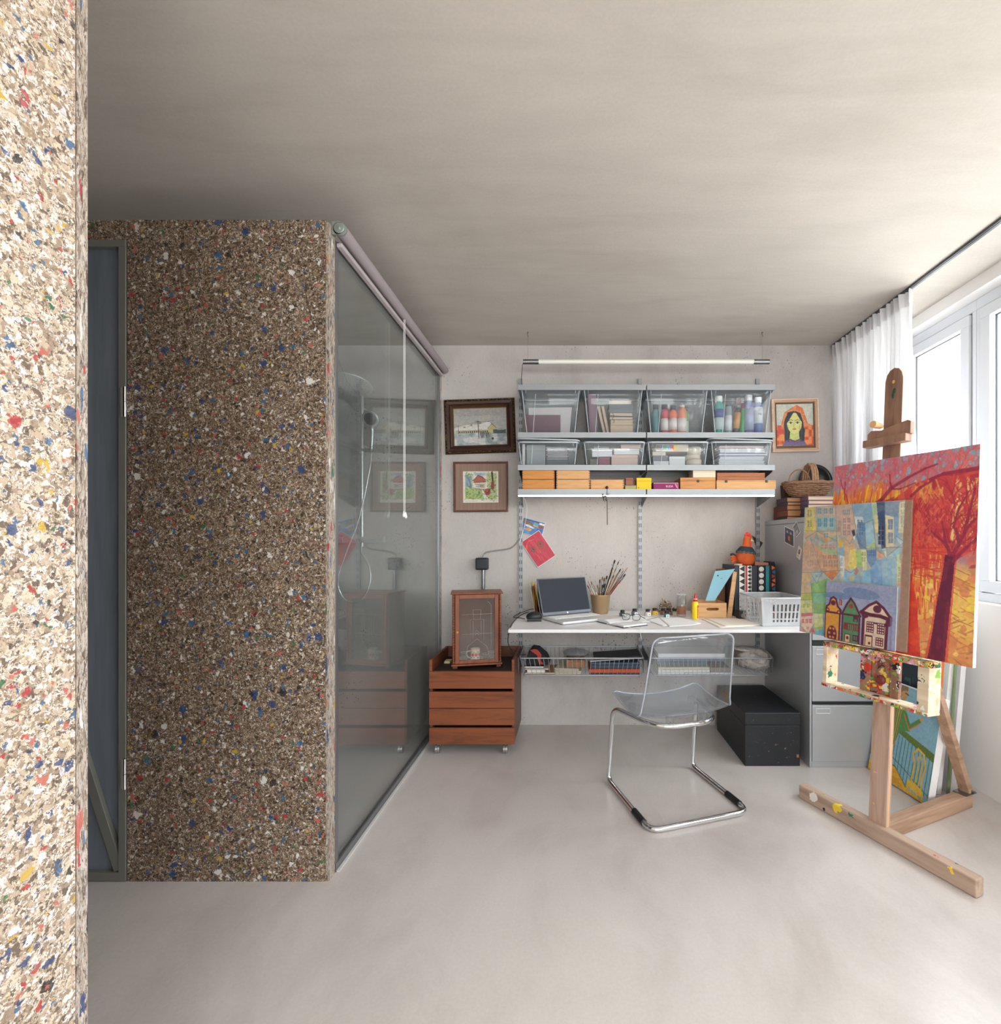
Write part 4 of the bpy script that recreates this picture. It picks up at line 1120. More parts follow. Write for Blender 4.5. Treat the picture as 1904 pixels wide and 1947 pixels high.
for a, b in (((.24, .34), (.42, .12)), ((.42, .12), (.72, .32)), ((.3, .36), (.66, .33)), ((.34, .42), (.62, .42)), ((.36, .48), (.6, .5)), ((.34, .56), (.62, .58))): cv.line(wob([a, ((a[0] + b[0]) / 2, (a[1] + b[1]) / 2), b], .012), .010, (60, 50, 44))
cv.rect(.48, .44, .58, .48, (196, 168, 70))
cv.line([(.82, .04), (.84, .3), (.82, .55)], .045, (60, 44, 44)); cv.ell(.84, .45, .05, .14, (150, 70, 54), .9); cv.ell(.69, .66, .09, .11, (168, 70, 56), .9); cv.line(wob([(.6, .6), (.7, .7), (.76, .6), (.66, .74)], .03), .012, (80, 40, 40))
for k in range(40):
    x, y = .1 + random.random() * .8, .3 + random.random() * .62; cv.line(wob([(x, y), (x + .05, y)], .03), .006, (54, 60, 44), .8)
cv.rect(0, .93, 1, 1, (228, 224, 214)); cv.line([(.06, .955), (.4, .95)], .006, (130, 120, 110)); cv.line(wob([(.78, .94), (.82, .9), (.86, .96), (.9, .92)], .01), .008, (60, 60, 50))
t = NT('mauve_mat_board'); vv = t.coord((30, 1, 1)); nz = t.noise(vv, 2, 3); t.principled(t.ramp(nz.outputs['Fac'], [(.3, (140, 114, 100)), (.7, (158, 130, 116))]), .85); M_MAT = t.m
framed('garden_watercolour', 'thin red-brown framed watercolour of a garden pavilion in a mauve mat', (863.5, 878.5, 966.5, 973.5, -0.4), ([(0, 0), (0, .016), (.003, .018), (.011, .018), (.013, .010)], [0] * 4), 0.006, [wood((98, 46, 36), (66, 26, 22), 1, 'X', .4)], cv, (.175, .19, .825, .815), M_MAT)

# portrait
cv = Cv(110, 132, (206, 206, 192))
n = cv.noise(6, 7); cv.put((n > .5) * .5, (186, 190, 184))
cv.poly([(0, 1), (0, .55), (.12, .5), (.22, .2), (.4, .1), (.56, .02), (.72, .1), (.8, .3), (.86, .48), (1, .52), (1, 1)], (222, 120, 76)); n = cv.noise(12, 12); cv.put((n > .55) * (cv.V > .5) * .8, (206, 74, 70)); cv.put((n < .35) * ((cv.a[..., 0] > 200) & (cv.a[..., 2] < 140)) * .7, (236, 164, 96))
cv.ell(.47, .46, .29, .33, (226, 150, 104)); cv.ell(.47, .52, .27, .34, (60, 58, 66)); cv.poly([(.22, .5), (.2, .95), (.34, .95), (.34, .6)], (64, 60, 70)); cv.poly([(.62, .5), (.78, .6), (.74, .95), (.6, .95)], (64, 60, 70))
cv.poly([(.38, .6), (.6, .6), (.62, .86), (.34, .86)], (210, 216, 130)); cv.ell(.49, .46, .205, .25, (222, 222, 142)); cv.poly([(.24, .5), (.3, .2), (.5, .16), (.42, .28), (.32, .42)], (62, 60, 68)); cv.poly([(.5, .16), (.66, .22), (.74, .48), (.66, .4), (.56, .24)], (62, 60, 68))
for x in (.39, .575):
    cv.ell(x, .45, .055, .024, (238, 236, 220)); cv.ell(x, .45, .026, .026, (70, 84, 96)); cv.line([(x - .06, .445), (x, .425), (x + .06, .445)], .012, (60, 56, 60)); cv.line([(x - .07, .405), (x, .375), (x + .06, .395)], .014, (80, 74, 70))
cv.line([(.48, .46), (.46, .55), (.5, .56)], .010, (176, 168, 100)); cv.ell(.485, .60, .05, .016, (206, 120, 104)); cv.line([(.43, .60), (.54, .60)], .007, (140, 76, 74))
cv.poly([(.14, 1), (.22, .88), (.36, .83), (.5, .88), (.62, .83), (.76, .9), (.82, 1)], (122, 104, 140)); cv.line([(.34, .84), (.48, .9), (.62, .84)], .02, (92, 78, 112))
for k in range(30):
    x = random.choice([random.uniform(.2, .34), random.uniform(.62, .76)]); cv.line([(x, .4 + random.random() * .3), (x + random.uniform(-.03, .03), .9)], .008, random.choice([(40, 40, 48), (96, 92, 104)]), .7)
cv.mottle(.05, 40, 50)
M_PINKW = wood((226, 200, 180), (204, 170, 148), 1, 'X', .5)
framed('portrait_painting', 'pale pink framed portrait of a green-faced girl with long dark hair', (1467, 758.5, 1556, 859.5, -1.4), ([(0, 0), (0, .014), (.004, .018), (.010, .018), (.013, .014), (.022, .014), (.026, .006)], [0, 0, 0, 1, 1, 1]), 0.006, [M_PINKW, M((206, 166, 140), .5)], cv, (.105, .10, .885, .885))

# ============================================================ wall box, cables, cards
sw = thing('outlet_box', 'black square outlet box with grey conduit beneath it on the wall', 'outlet', (X_(916.5, 3.3), YB, 1.0))
p = at(916.5, 1072, 3.30); hw = 0.0405
MB().box(p.x - hw, p.x + hw, 3.282, YB - 0.001, p.z - hw, p.z + hw).build('box', M((22, 28, 36), 0.45), sw, 0.008, 3)
MB().box(p.x - 0.030, p.x + 0.030, 3.2795, 3.2818, p.z - 0.030, p.z + 0.030).build('cover_plate', M((30, 36, 44), 0.4), sw, 0.002)
MB().cyl((p.x + 0.006, 3.322, 0.48), (p.x + 0.006, 3.322, p.z - hw), 0.0125, n=18).build('conduit', M_STEEL, sw)
cb = MB()
for dz, dx in ((0, 0), (0.006, 0.003)):
    cb.tube(spline([(p.x - 0.005 + dx, 3.325, p.z + hw - 0.004), (p.x + 0.02, 3.33, p.z + hw + 0.03 + dz), (p.x + 0.09, 3.337, p.z + hw + 0.045 + dz), (p.x + 0.19, 3.338, p.z + hw + 0.062 + dz), (p.x + 0.245, 3.338, p.z + hw + 0.12 + dz), (-0.368, 3.336, p.z + hw + 0.155 + dz)], 8), 0.0022, 8)
tag(cb.build('grey_cable', M((150, 148, 146), 0.5)), 'grey cable pair curving from the outlet box to the shelf upright', 'cable')
cb = MB()
for x in (992.2, 999): cb.tube(spline([at(995, 944, 3.3), at(x + 3, 960, 3.322), at(x + 1, 990, 3.321), at(992.5, 1018, 3.3205), at(987, 1034, 3.322)], 6), 0.0016, 8)
tag(cb.build('white_cable', M_WHITE), 'thin white cable dropping from the lowest shelf past the postcard', 'cable')

cv = Cv(60, 46, (70, 120, 180))
cv.rect(0, .06, 1, .12, (40, 60, 130)); cv.poly([(0, .12), (.3, .15), (.5, .3), (.5, .4), (0, .34)], (124, 92, 60)); cv.rect(.5, .14, .72, .3, (90, 160, 180)); cv.rect(.5, .3, .74, .42, (204, 160, 104)); cv.rect(.76, .08, 1, .22, (226, 226, 230)); cv.rect(.76, .22, 1, .44, (120, 70, 60))
cv.poly([(.14, .42), (.3, .38), (.62, .52), (.5, .56), (.2, .52)], (226, 220, 206)); cv.poly([(.1, .74), (.3, .56), (.5, .66), (.4, .8)], (196, 148, 92)); cv.rect(.7, .5, 1, .78, (50, 100, 170)); cv.rect(0, .84, .4, .94, (60, 150, 190)); cv.rect(0, .5, .08, .72, (40, 74, 150)); cv.mottle(.12, 20, 14)
a = R(15)
def card(name, label, cat, ctr, w, h, rot, cv, Y, thick=0.0012, border=(240, 236, 232)):
    c = at(ctr[0], ctr[1], Y); t_ = thing(name, label, cat, c)
    Mr = Matrix.Rotation(rot, 4, 'Y')
    MB().box(-w / 2, w / 2, 0, thick, -h / 2, h / 2, 0, Mr).build('card_stock', M(border, .6), t_, local=True)
    e = 0.03
    cv.sheet('print', Mr @ Vector((-w / 2 * (1 - e), -0.0003, h / 2 * (1 - e))), Mr.to_3x3() @ Vector((w * (1 - e), 0, 0)), Mr.to_3x3() @ Vector((0, 0, -h * (1 - e))), t_, attr_paint(0.35, 0.02), local=True)
    return t_
card('postcard', 'blue seaside postcard pinned to the wall behind a red card', 'postcard', (1013, 1003), 0.155, 0.105, R(15), cv, YB - 0.0075)
cv = Cv(60, 84, (190, 26, 62)); 
for k in range(70):
    x, y = random.random(), random.random(); cv.line([(x, y), (x + random.uniform(-.02, .02), y + .25)], random.uniform(.012, .03), random.choice([(214, 50, 90), (170, 16, 44), (226, 92, 110), (200, 34, 66), (224, 110, 70)]), .55)
for x0, y0, r0 in ((.28, .42, .10), (.70, .40, .12)):
    th = np.linspace(0, 2 * PI, 22); cv.line([(x0 + r0 * math.cos(q), y0 + r0 * .8 * math.sin(q)) for q in th], .05, (100, 84, 40)); cv.ell(x0, y0, .035, .03, (60, 30, 30))
cv.line([(.45, .5), (.62, .62), (.8, .58)], .03, (120, 100, 44)); cv.line([(.1, .2), (.3, .1), (.6, .16)], .015, (226, 140, 60)); cv.line([(0, .3), (.12, .2)], .07, (230, 110, 60), .7)
card('red_card', 'crimson painted card pinned askew over the blue postcard', 'card', (1024, 1043.5), 0.148, 0.208, R(-34), cv, YB - 0.0095)
tag(MB().prism([tuple(at(*p, 3.33).xz) for p in ((1430, 1018), (1451, 1032), (1444, 1045), (1437, 1035))], 3.328, 3.331, 'XZ').build('dark_card', M((30, 30, 34), .5)), 'small black card stuck to the wall behind the rooster', 'card')

# ============================================================ chest of drawers on castors
ZT = 0.490
W4 = wood((132, 72, 40), (82, 40, 22), 1.0, 'X', .42); W4D = wood((104, 56, 32), (62, 32, 20), 1, 'Y', .45); W4K = M((40, 22, 14), .6)
dr = thing('drawer_chest', 'low brown wooden drawer chest on castors beside the shower glass', 'drawer chest', (-0.594, 3.10, 0))
Y0, Y1 = 2.87, 3.26; xa, xb_ = -0.839, -0.3385
s = F / Y0
m = MB()
m.box(xa, xa + 0.016, Y0 + 0.018, Y1, 0.066, 0.558).box(xb_ - 0.016, xb_, Y0 + 0.018, Y1, 0.066, 0.558)
m.box(xa + 0.016, xb_ - 0.016, Y1 - 0.012, Y1, 0.066, 0.558).box(xa + 0.016, xb_ - 0.016, Y0 + 0.018, Y1 - 0.012, 0.066, 0.08)
m.build('carcass', W4D, dr, 0.002)
MB().box(xa + 0.0165, xb_ - 0.0165, Y0 + 0.018, Y1 - 0.0125, ZT - 0.016, ZT).build('top_tray', W4K, dr)
m = MB(); m.box(xa, xa + 0.016, Y0 + 0.002, Y0 + 0.0178, ZT, 0.558).box(xb_ - 0.016, xb_, Y0 + 0.002, Y0 + 0.0178, ZT, 0.558); m.build('side_lip', W4, dr, 0.002)
for (p, q) in ((1277, 1309.5), (1315.5, 1346.5), (1347.5, 1379), (1384.5, 1415.5)):
    z0, z1_ = Z_(q, Y0), Z_(p, Y0)
    f = MB().box(xa, xb_, Y0, Y0 + 0.0175, z0, z1_).build('drawer', W4, dr, 0.0015)
    MB().box(xa + 0.02, xb_ - 0.02, Y0 + 0.0185, Y1 - 0.03, z0 + 0.012, z1_ - 0.008).build('drawer_box', W4K, f)
for x in (xa + 0.045, xb_ - 0.055):
    for y in (Y0 + 0.035, Y1 - 0.05):
        c = MB().cyl((x, y, 0.066), (x, y, 0.05), 0.012).box(x - 0.014, x + 0.014, y - 0.006, y + 0.014, 0.036, 0.052).build('castor', M_STEEL, dr, 0.002)
        MB().cyl((x - 0.012, y - 0.006, 0.0255), (x - 0.001, y - 0.006, 0.0255), 0.0252, n=22).cyl((x + 0.001, y - 0.006, 0.0255), (x + 0.012, y - 0.006, 0.0255), 0.0252, n=22).build('wheel', M((170, 168, 166), .25, .7), c, 0.003)
tag(MB().box(-0.80, -0.765, 3.06, 3.12, ZT, ZT + 0.014).build('small_box', M((216, 206, 150), .6), bevel=0.001), 'tiny cream box in the tray of the drawer chest', 'box')

# glazed display cabinet on the chest
gc = thing('display_cabinet', 'small brown display cabinet with an etched glass door, on the drawer chest', 'display cabinet', (-0.590, 3.030, ZT + 0.0005), R(12))
hw, dp, hb, ht = 0.145, 0.085, 0.028, 0.445
W5 = wood((128, 66, 36), (78, 36, 20), 1.2, 'Z', .38); W5D = wood((84, 44, 26), (52, 26, 16), 1, 'Z', .5)
Bk = lambda n, mt, *bs, **k: (lambda m: [m.box(*b) for b in bs] and m.build(n, mt, gc, local=True, **k))(MB())
Bk('carcass', W5, (-hw, -hw + 0.012, -dp + 0.0165, dp, hb, ht), (hw - 0.012, hw, -dp + 0.0165, dp, hb, ht), (-hw + 0.012, hw - 0.012, -dp + 0.0165, dp, hb, hb + 0.012), (-hw + 0.012, hw - 0.012, -dp + 0.0165, dp, ht - 0.012, ht))
Bk('back_panel', W5D, (-hw + 0.012, hw - 0.012, dp - 0.008, dp - 0.001, hb + 0.012, ht - 0.012))
Bk('top_board', W5, (-hw - 0.010, hw + 0.010, -dp - 0.010, dp + 0.004, ht + 0.0005, ht + 0.012), bevel=0.004)
Bk('base_board', W5, (-hw - 0.006, hw + 0.006, -dp - 0.006, dp, hb - 0.012, hb - 0.0005), bevel=0.003)
for x in (-hw + 0.015, hw - 0.015):
    for y in (-dp + 0.012, dp - 0.015): Bk('foot', W5D, (x - 0.015, x + 0.015, y - 0.013, y + 0.013, 0.0, hb - 0.0125), bevel=0.003)
dm = MB(); fw = 0.024
dm.box(-hw + 0.016, -hw + 0.016 + fw, -dp, -dp + 0.016, hb + 0.001, ht - 0.001).box(hw - 0.016 - fw, hw - 0.016, -dp, -dp + 0.016, hb + 0.001, ht - 0.001)
dm.box(-hw + 0.016 + fw, hw - 0.016 - fw, -dp, -dp + 0.016, hb + 0.001, hb + 0.022).box(-hw + 0.016 + fw, hw - 0.016 - fw, -dp, -dp + 0.016, ht - 0.027, ht - 0.001)
door = dm.build('door', W5, gc, 0.002, local=True)
MB().box(-hw + 0.038, hw - 0.038, -dp + 0.007, -dp + 0.010, hb + 0.020, ht - 0.025).build('pane', clear('cabinet_glass', (240, 236, 232), 0.03, (190, 170, 160), 0.02), door, local=True)
et = MB(); yy = -dp + 0.0064
ez = lambda v: hb + 0.022 + v * (ht - hb - 0.05)
for pts in ([(-.35, .0), (-.28, .22), (0, .34), (.28, .22), (.42, 0)], [(-.2, .3), (-.2, .66), (.2, .66), (.2, .3)], [(-.12, .35), (-.12, .64)], [(.12, .35), (.12, .64)], [(-.06, .44), (0, .48), (.06, .44)], [(-.06, .40), (0, .44), (.06, .40)], [(-.1, .66), (-.12, .82), (.12, .82), (.1, .66)], [(-.45, .42), (.45, .43)], [(-.45, .74), (.45, .75)], [(.42, .06), (.42, .9), (.3, .96)]):
    et.tube([(x * 0.2, yy, ez(v)) for x, v in pts], 0.0006, 5)
et.build('etching', M((206, 190, 184), .6), door, local=True)
for sx in (-1, 1):
    r_ = MB(); n = 26
    for k in range(n):
        z = hb + 0.004 + (ht - hb - 0.008) * k / n; r_.cyl((sx * (hw - 0.007), -dp + 0.006, z), (sx * (hw - 0.007), -dp + 0.006, z + (ht - hb) / n * 0.85), 0.0068, n=10)
    r_.build('ribbed_column', W5, gc, local=True)
MB().cyl((-hw + 0.03, -dp - 0.002, 0.22), (-hw + 0.03, -dp, 0.22), 0.004, n=12).cyl((-hw + 0.03, -dp - 0.006, 0.22), (-hw + 0.03, -dp - 0.002, 0.22), 0.006, n=12).build('knob', M((180, 150, 90), .3, .9), door, local=True)
Gm = WM(gc)
def incab(x, y): return Gm @ Vector((x, y, hb + 0.0125))
q = incab(-0.01, -0.04)
mug = thing('mug', 'white mug with red and blue folk ornament inside the display cabinet', 'mug', q)
MB().lathe([(0, 0), (.026, 0), (.028, .004), (.028, .066), (.030, .070), (.026, .070), (.0255, .006), (0, .006)], 28).build('body', M((236, 230, 226), .25), mug, local=True)
cv = Cv(120, 46, (236, 230, 226))
for k in range(4):
    c0 = .125 + .25 * k
    cv.ell(c0 - .06, .5, .05, .2, (186, 40, 54)); cv.ell(c0 + .06, .5, .05, .2, (186, 40, 54)); cv.line([(c0 - .08, .2), (c0 + .08, .8)], .012, (236, 230, 226)); cv.line([(c0 + .08, .2), (c0 - .08, .8)], .012, (236, 230, 226)); cv.ell(c0, .84, .03, .08, (40, 56, 96)); cv.ell(c0, .16, .02, .06, (60, 60, 80)); cv.ell(c0 + .12, .2, .02, .05, (40, 60, 50)); cv.ell(c0 + .12, .8, .02, .05, (40, 60, 50))
g = cv.sheet('ornament', (0, 0, 0), (1, 0, 0), (0, 0, -1), mug, local=True, mat=attr_paint(.25, .0))
for vv in g.data.vertices:
    an = vv.co.x * 2 * PI; vv.co = Vector((.02835 * math.cos(an), .02835 * math.sin(an), .060 + vv.co.z * .050))
MB().tube(spline([(-.027, -.004, .055), (-.046, -.008, .052), (-.050, -.009, .035), (-.042, -.008, .018), (-.027, -.004, .014)], 5), .004, 8).build('handle', M((236, 230, 226), .25), mug, local=True)
M_CLG = clear('drinking_glass', (246, 248, 248), 0.03, (220, 224, 224), 0.01, 1.0, 1.5)
for (x, y), r, h, lb in (((-.076, -.045), .022, .05, 'small drinking glass beside the ornamented mug, nearest the cabinet knob'), ((.052, -.045), .02, .034, 'small cut glass cup next to the ornamented mug'), ((.086, -.03), .02, .042, 'small cut glass cup nearest the far cabinet column')):
    c = thing('glass_cup', lb, 'glass', incab(x, y))
    MB().lathe([(0, 0), (r * .8, 0), (r * .84, .003), (r, h), (r * .93, h), (r * .76, .006), (0, .006)], 20).build('bowl', M_CLG, c, local=True)
    MB().tube([(r * math.cos(2 * PI * k / 20), r * math.sin(2 * PI * k / 20), h) for k in range(20)], .0012, 6, True).build('rim', M((220, 224, 226), .1), c, local=True)

# ============================================================ filing cabinet and black chest
M_FIL = M((178, 180, 185), .36, .35, .04, 6); M_FILD = M((60, 62, 66), .5)
FX0, FX1, FY0, FY1, FH = 1.318, 1.742, 2.711, 3.338, 1.392
fc = thing('filing_cabinet', 'tall grey steel filing cabinet with four drawers behind the easel', 'filing cabinet', ((FX0 + FX1) / 2, (FY0 + FY1) / 2, 0))
m = MB(); m.box(FX0, FX0 + 0.012, FY0, FY1, 0.0, FH - 0.031).box(FX1 - 0.012, FX1, FY0, FY1, 0, FH - 0.031).box(FX0 + .012, FX1 - .012, FY1 - .01, FY1, 0, FH - 0.031)
m.box(FX0 + .012, FX1 - .012, FY0 + .002, FY1 - .01, 0.0, 0.036).build('carcass', M_FIL, fc, 0.003)
MB().box(FX0 - .001, FX1 + .001, FY0 - .001, FY1, FH - 0.030, FH).build('top_cap', M_FIL, fc, 0.004)
MB().box(FX0 + .0125, FX1 - .0125, FY0 + .03, FY1 - .0105, .0365, FH - .0305).build('inner_case', M_FILD, fc)
for (p, q) in ((Z_(1448, FY0), Z_(1341, FY0)), (Z_(1333.5, FY0), Z_(1229, FY0)), (0.706, 1.012), (1.03, 1.352)):
    d_ = MB().box(FX0 + .014, FX1 - .014, FY0 - .002, FY0 + .02, p, q).build('drawer', M_FIL, fc, 0.0025)
    MB().box(FX0 + .014, FX1 - .014, FY0 - .0025, FY0 + .012, q - .0075, q - .0005).build('grip_edge', M((206, 208, 212), .25, .5), d_, 0.001)
    zc = q - 0.028; k = MB(); x0, x1 = FX0 + .034, FX0 + .112
    for bx in ((x0, x1, zc - .0165, zc - .0145), (x0, x1, zc + .010, zc + .0115), (x0, x0 + .0015, zc - .0145, zc + .010), (x1 - .0015, x1, zc - .0145, zc + .010)): k.box(bx[0], bx[1], FY0 - .005, FY0 - .0022, bx[2], bx[3])
    k.build('label_holder', M((232, 233, 236), .3), d_)
# cards on its side
def sidecard(name, label, cat, pts_px, cv, dx=0.0):
    X = FX0 - 0.0012 - dx
    def hit(x, y): Yh = X * F / (x - CX); return Vector((X, Yh, Z_(y, Yh)))
    A, B, C_, D = [hit(*p) for p in pts_px]       # top-far, top-near, bottom-near, bottom-far
    t_ = thing(name, label, cat, (A + B + C_ + D) / 4)
    U = ((B - A) + (C_ - D)) / 2; V = ((D - A) + (C_ - B)) / 2; ctr = (A + B + C_ + D) / 4
    th = Vector((0.0010 + dx, 0, 0))
    qd = [ctr + (-U - V) / 2, ctr + (U - V) / 2, ctr + (U + V) / 2, ctr + (-U + V) / 2]
    MB().hexa([v for v in qd] + [v + th for v in qd]).build('card_stock', M((232, 228, 224), .5), t_)
    e = 0.9; cv.sheet('print', ctr + (-U - V) / 2 * e - Vector((.0003, 0, 0)), U * e, V * e, t_, attr_paint(.3, .02))
cv = Cv(40, 56, (70, 84, 130)); cv.mottle(.3, 10, 14); cv.ell(.3, .25, .1, .08, (206, 160, 130)); cv.ell(.7, .25, .1, .08, (206, 160, 130)); cv.poly([(.15, .35), (.45, .35), (.5, .9), (.1, .9)], (40, 44, 80)); cv.poly([(.55, .35), (.9, .35), (.95, .95), (.6, .95)], (60, 80, 60)); cv.rect(.35, .5, .6, .8, (196, 90, 50)); cv.rect(0, .9, 1, 1, (90, 70, 60))
sidecard('photo_print', 'photo of two people stuck on the side of the filing cabinet', 'photo', [(1493.5, 1000), (1508.5, 1008), (1512, 1041.5), (1491, 1031)], cv)
cv = Cv(30, 40, (140, 142, 144)); cv.rect(.1, .1, .9, .2, (90, 92, 96)); cv.rect(.1, .5, .9, .56, (90, 92, 96)); cv.rect(.2, .6, .7, .9, (180, 184, 186)); cv.rect(.92, 0, 1, 1, (40, 42, 46)); cv.rect(0, .94, 1, 1, (40, 42, 46))
sidecard('fridge_magnet', 'dark edged grey magnet above the photo on the filing cabinet', 'magnet', [(1507.5, 1000), (1515, 992.5), (1522, 1010), (1515, 1023)], cv, 0.0015)
cv = Cv(30, 44, (228, 222, 218)); cv.ell(.5, .4, .25, .25, (90, 70, 66)); cv.ell(.5, .36, .12, .1, (190, 150, 130)); cv.ell(.35, .84, .14, .07, (206, 110, 120))
sidecard('small_sticker', 'small white sticker with a tiny figure below the photo on the cabinet', 'sticker', [(1518.5, 1037.5), (1525.5, 1044), (1521, 1065), (1515, 1058)], cv)

t = NT('worn_black_paint'); v = t.coord(); nz = t.noise(v, 26, 6, .7); n2 = t.noise(v, 90, 3)
f = t.math('MULTIPLY', nz.outputs['Fac'], n2.outputs['Fac'])
t.principled(t.ramp(f, [(.0, (17, 19, 24)), (.37, (24, 27, 33)), (.405, (120, 96, 72)), (.5, (128, 104, 80))]), .5); M_CHEST = t.m
ch = thing('black_chest', 'worn black wooden chest on the floor beside the filing cabinet', 'chest', (1.117, 2.99, 0))
x0, x1, y0, y1, hz = 0.965, 1.272, 2.727, 3.255, 0.299; zl = 0.229
Bc = lambda n, *b, **k: MB().box(*b).build(n, M_CHEST, ch, **k)
Bc('body', x0, x1, y0, y1, 0.0005, zl - 0.0015, bevel=0.003); Bc('lid', x0 - .002, x1 + .002, y0 - .002, y1, zl, hz, bevel=0.004)
MB().box(x1 - .02, x1 - .008, y0 - .003, y0 + .001, .05, .066).build('corner_nail', M((150, 100, 80), .5), ch)
# ============================================================ desk
HT = 0.784
DX0, DX1_, DY0, DY1 = -0.340, 1.3145, 2.607, 3.324
dk = thing('desk', 'long white wall-mounted desk top under the shelves', 'desk', ((DX0 + DX1_) / 2, (DY0 + DY1) / 2, HT - .018))
MB().box(DX0, DX1_, DY0, DY1, HT - .018, HT).build('desk_top', M((226, 224, 226), .35, var=.02), dk, 0.0015)
for x in UPX:
    MB().prism([(YB - .019, HT - .0185), (DY0 + .25, HT - .0185), (DY0 + .25, HT - .03), (YB - .019, HT - .14)], x - .003 if x < 1.2 else x - .003, x + .003, 'YZ').build('bracket', M_BRK, dk)
def dsk(x, y): # pixel on desk top
    Y = (EH - HT) * F / (y - CY); return Vector((X_(x, Y), Y, HT + .0006))

# ---- laptop
A = Vector((-.177, 2.94, HT)); ang = math.atan2(.19, .305)
lt = thing('laptop', 'open laptop with dark screen and white keyboard on the desk', 'laptop', (A.x, A.y, HT + .001), ang)
Wl, Dl = .355, .238
MB().box(0, Wl, -Dl, 0, 0.002, .016).build('base', M((222, 222, 224), .35, .2), lt, .004, 3, local=True)
k = MB()
for r_ in range(5):
    n = 14
    for c in range(n):
        x = .018 + c * (Wl - .036) / n; y = -.03 - r_ * .0195; k.box(x, x + (Wl - .036) / n - .003, y - .016, y, .0162, .0178)
kb = k.build('keyboard', M((238, 238, 238), .5), lt, local=True)
MB().box(.12, .235, -.225, -.145, .0162, .0167).build('touchpad', M((206, 206, 210), .3), lt, local=True)
Ms = Matrix.Translation((0, -.002, .017)) @ Matrix.Rotation(R(-19), 4, 'X')
scr = MB().box(0, Wl, 0, .007, .002, .235, 0, Ms).build('screen_lid', M((88, 92, 100), .35, .3), lt, .004, 3, local=True)
MB().box(.007, Wl - .007, -.0008, -.0001, .022, .229, 0, Ms).build('display', M((34, 41, 52), .7, 0, .2, 6), scr, local=True)
MB().cyl((Wl / 2, -.001, .012), (Wl / 2, -.0003, .012), .0055, n=20, Mx=Ms).build('logo_dot', M((230, 232, 234), .3), scr, local=True)
MB().cyl((.02, .004, .014), (Wl - .02, .004, .014), .006, n=12).build('hinge', M((60, 62, 66), .4), lt, local=True)
# ---- mouse and cable
p = dsk(1016, 1181)
mo = thing('black_mouse', 'rounded black mouse with its cable beside the laptop', 'mouse', p, R(10))
MB().ell((0, 0, .026), .047, .034, .030, 24, 14, fn=lambda q: 1.0).box(-.04, .04, -.026, .026, .0, .008).build('shell', M_BLACK, mo, local=True)
MB().box(-.044, .044, -.0315, -.0300, .012, .016).build('seam', M((60, 60, 64), .4), mo, local=True)
cb = MB()
P = lambda x, y, z=0.0: dsk(x, y) + Vector((0, 0, .003 + z))
cb.tube(spline([P(1028, 1166, .02), P(1012, 1165, .02), P(996, 1166, .006), P(982, 1170), P(977, 1175), P(990, 1176), P(998, 1178)], 6), .0024, 8)
cb.tube(spline([P(1006, 1167, .01), P(990, 1171), P(978, 1182), P(971, 1193, .001), Vector((DX0 - .006, 2.70, HT - .02)), Vector((DX0 - .02, 2.75, HT - .1)), Vector((DX0 - .005, 2.85, HT - .17)), Vector((DX0 + .03, 2.98, HT - .22)), Vector((DX0 + .05, 3.05, HT - .235))], 6), .0026, 8)
tag(cb.build('black_cable', M_BLACK), 'black cable looping over the desk end and hanging down', 'cable')
# ---- folders and pencils behind the laptop
cols = [(196, 190, 176), (120, 46, 36), (206, 200, 160), (90, 84, 76)]
lbs = ['pale folder leaning outermost behind the laptop', 'dark red folder leaning behind the laptop', 'cream folder leaning behind the laptop, next to the dark red one', 'grey folder leaning closest to the laptop lid']
for i in range(4):
    x = X_(1012 + 5 * i, 3.25); 
    Mt = Matrix.Translation((x + .03, 3.23, HT + .0015)) @ Matrix.Rotation(R(-9 - i), 4, 'Y')
    tag(MB().box(-.004, 0, -.09 + .01 * i, .06, .0, .20 - .018 * i, 0, Mt).build('folder', M(cols[i], .6), bevel=.0008), lbs[i], 'folder')
for i, (px, c) in enumerate(((1013, (226, 190, 50)), (1017, (206, 140, 40)), (1022, (90, 130, 90)))):
    t_ = thing('pencil', ('yellow pencil standing among the folders behind the laptop', 'ochre pencil standing among the folders behind the laptop', 'green pencil standing among the folders behind the laptop')[i], 'pencil', (X_(px + 6, 3.22), 3.16, HT + .001))
    top = at(px, (1101, 1106, 1104)[i], 3.2) - t_.location
    d_ = top.normalized(); L = top.length
    MB().cyl((0, 0, 0), d_ * (L - .018), .0036, n=6, smooth=False).build('barrel', M(c, .4), t_, local=True)
    MB().cyl(d_ * (L - .018), d_ * L, .0036, .0006, n=6).build('tip', M((206, 170, 120), .6), t_, local=True)

# ---- brush pot
pc = dsk(1142.5, 1164); pc.y = 3.20; pc.x = X_(1142, 3.20)
pot = thing('brush_pot', 'matt gold tapered pot full of paintbrushes beside the laptop', 'pot', pc)
MB().lathe([(0, 0), (.048, 0), (.050, .003), (.0655, .118), (.0668, .122), (.0655, .124), (.0625, .122), (.048, .006), (0, .006)], 40).build('pot', M((178, 152, 116), .38, .55, .03), pot, local=True)
BR = [(1118, 1103, 0), (1124, 1105, 0), (1117, 1112, 0), (1129, 1110, 0), (1131, 1118, 1), (1136, 1111, 1), (1141, 1101, 1), (1146, 1096, 2), (1150, 1098, 2), (1170, 1064, 2), (1177, 1067, 3), (1181, 1081, 4), (1178, 1086, 4), (1186, 1084, 1), (1194, 1079, 1), (1190, 1091, 5), (1184, 1094, 4), (1174, 1090, 0), (1168, 1093, 1), (1160, 1098, 4), (1155, 1094, 2), (1165, 1086, 0), (1172, 1080, 4), (1187, 1097, 0), (1139, 1116, 3), (1149, 1110, 1)]
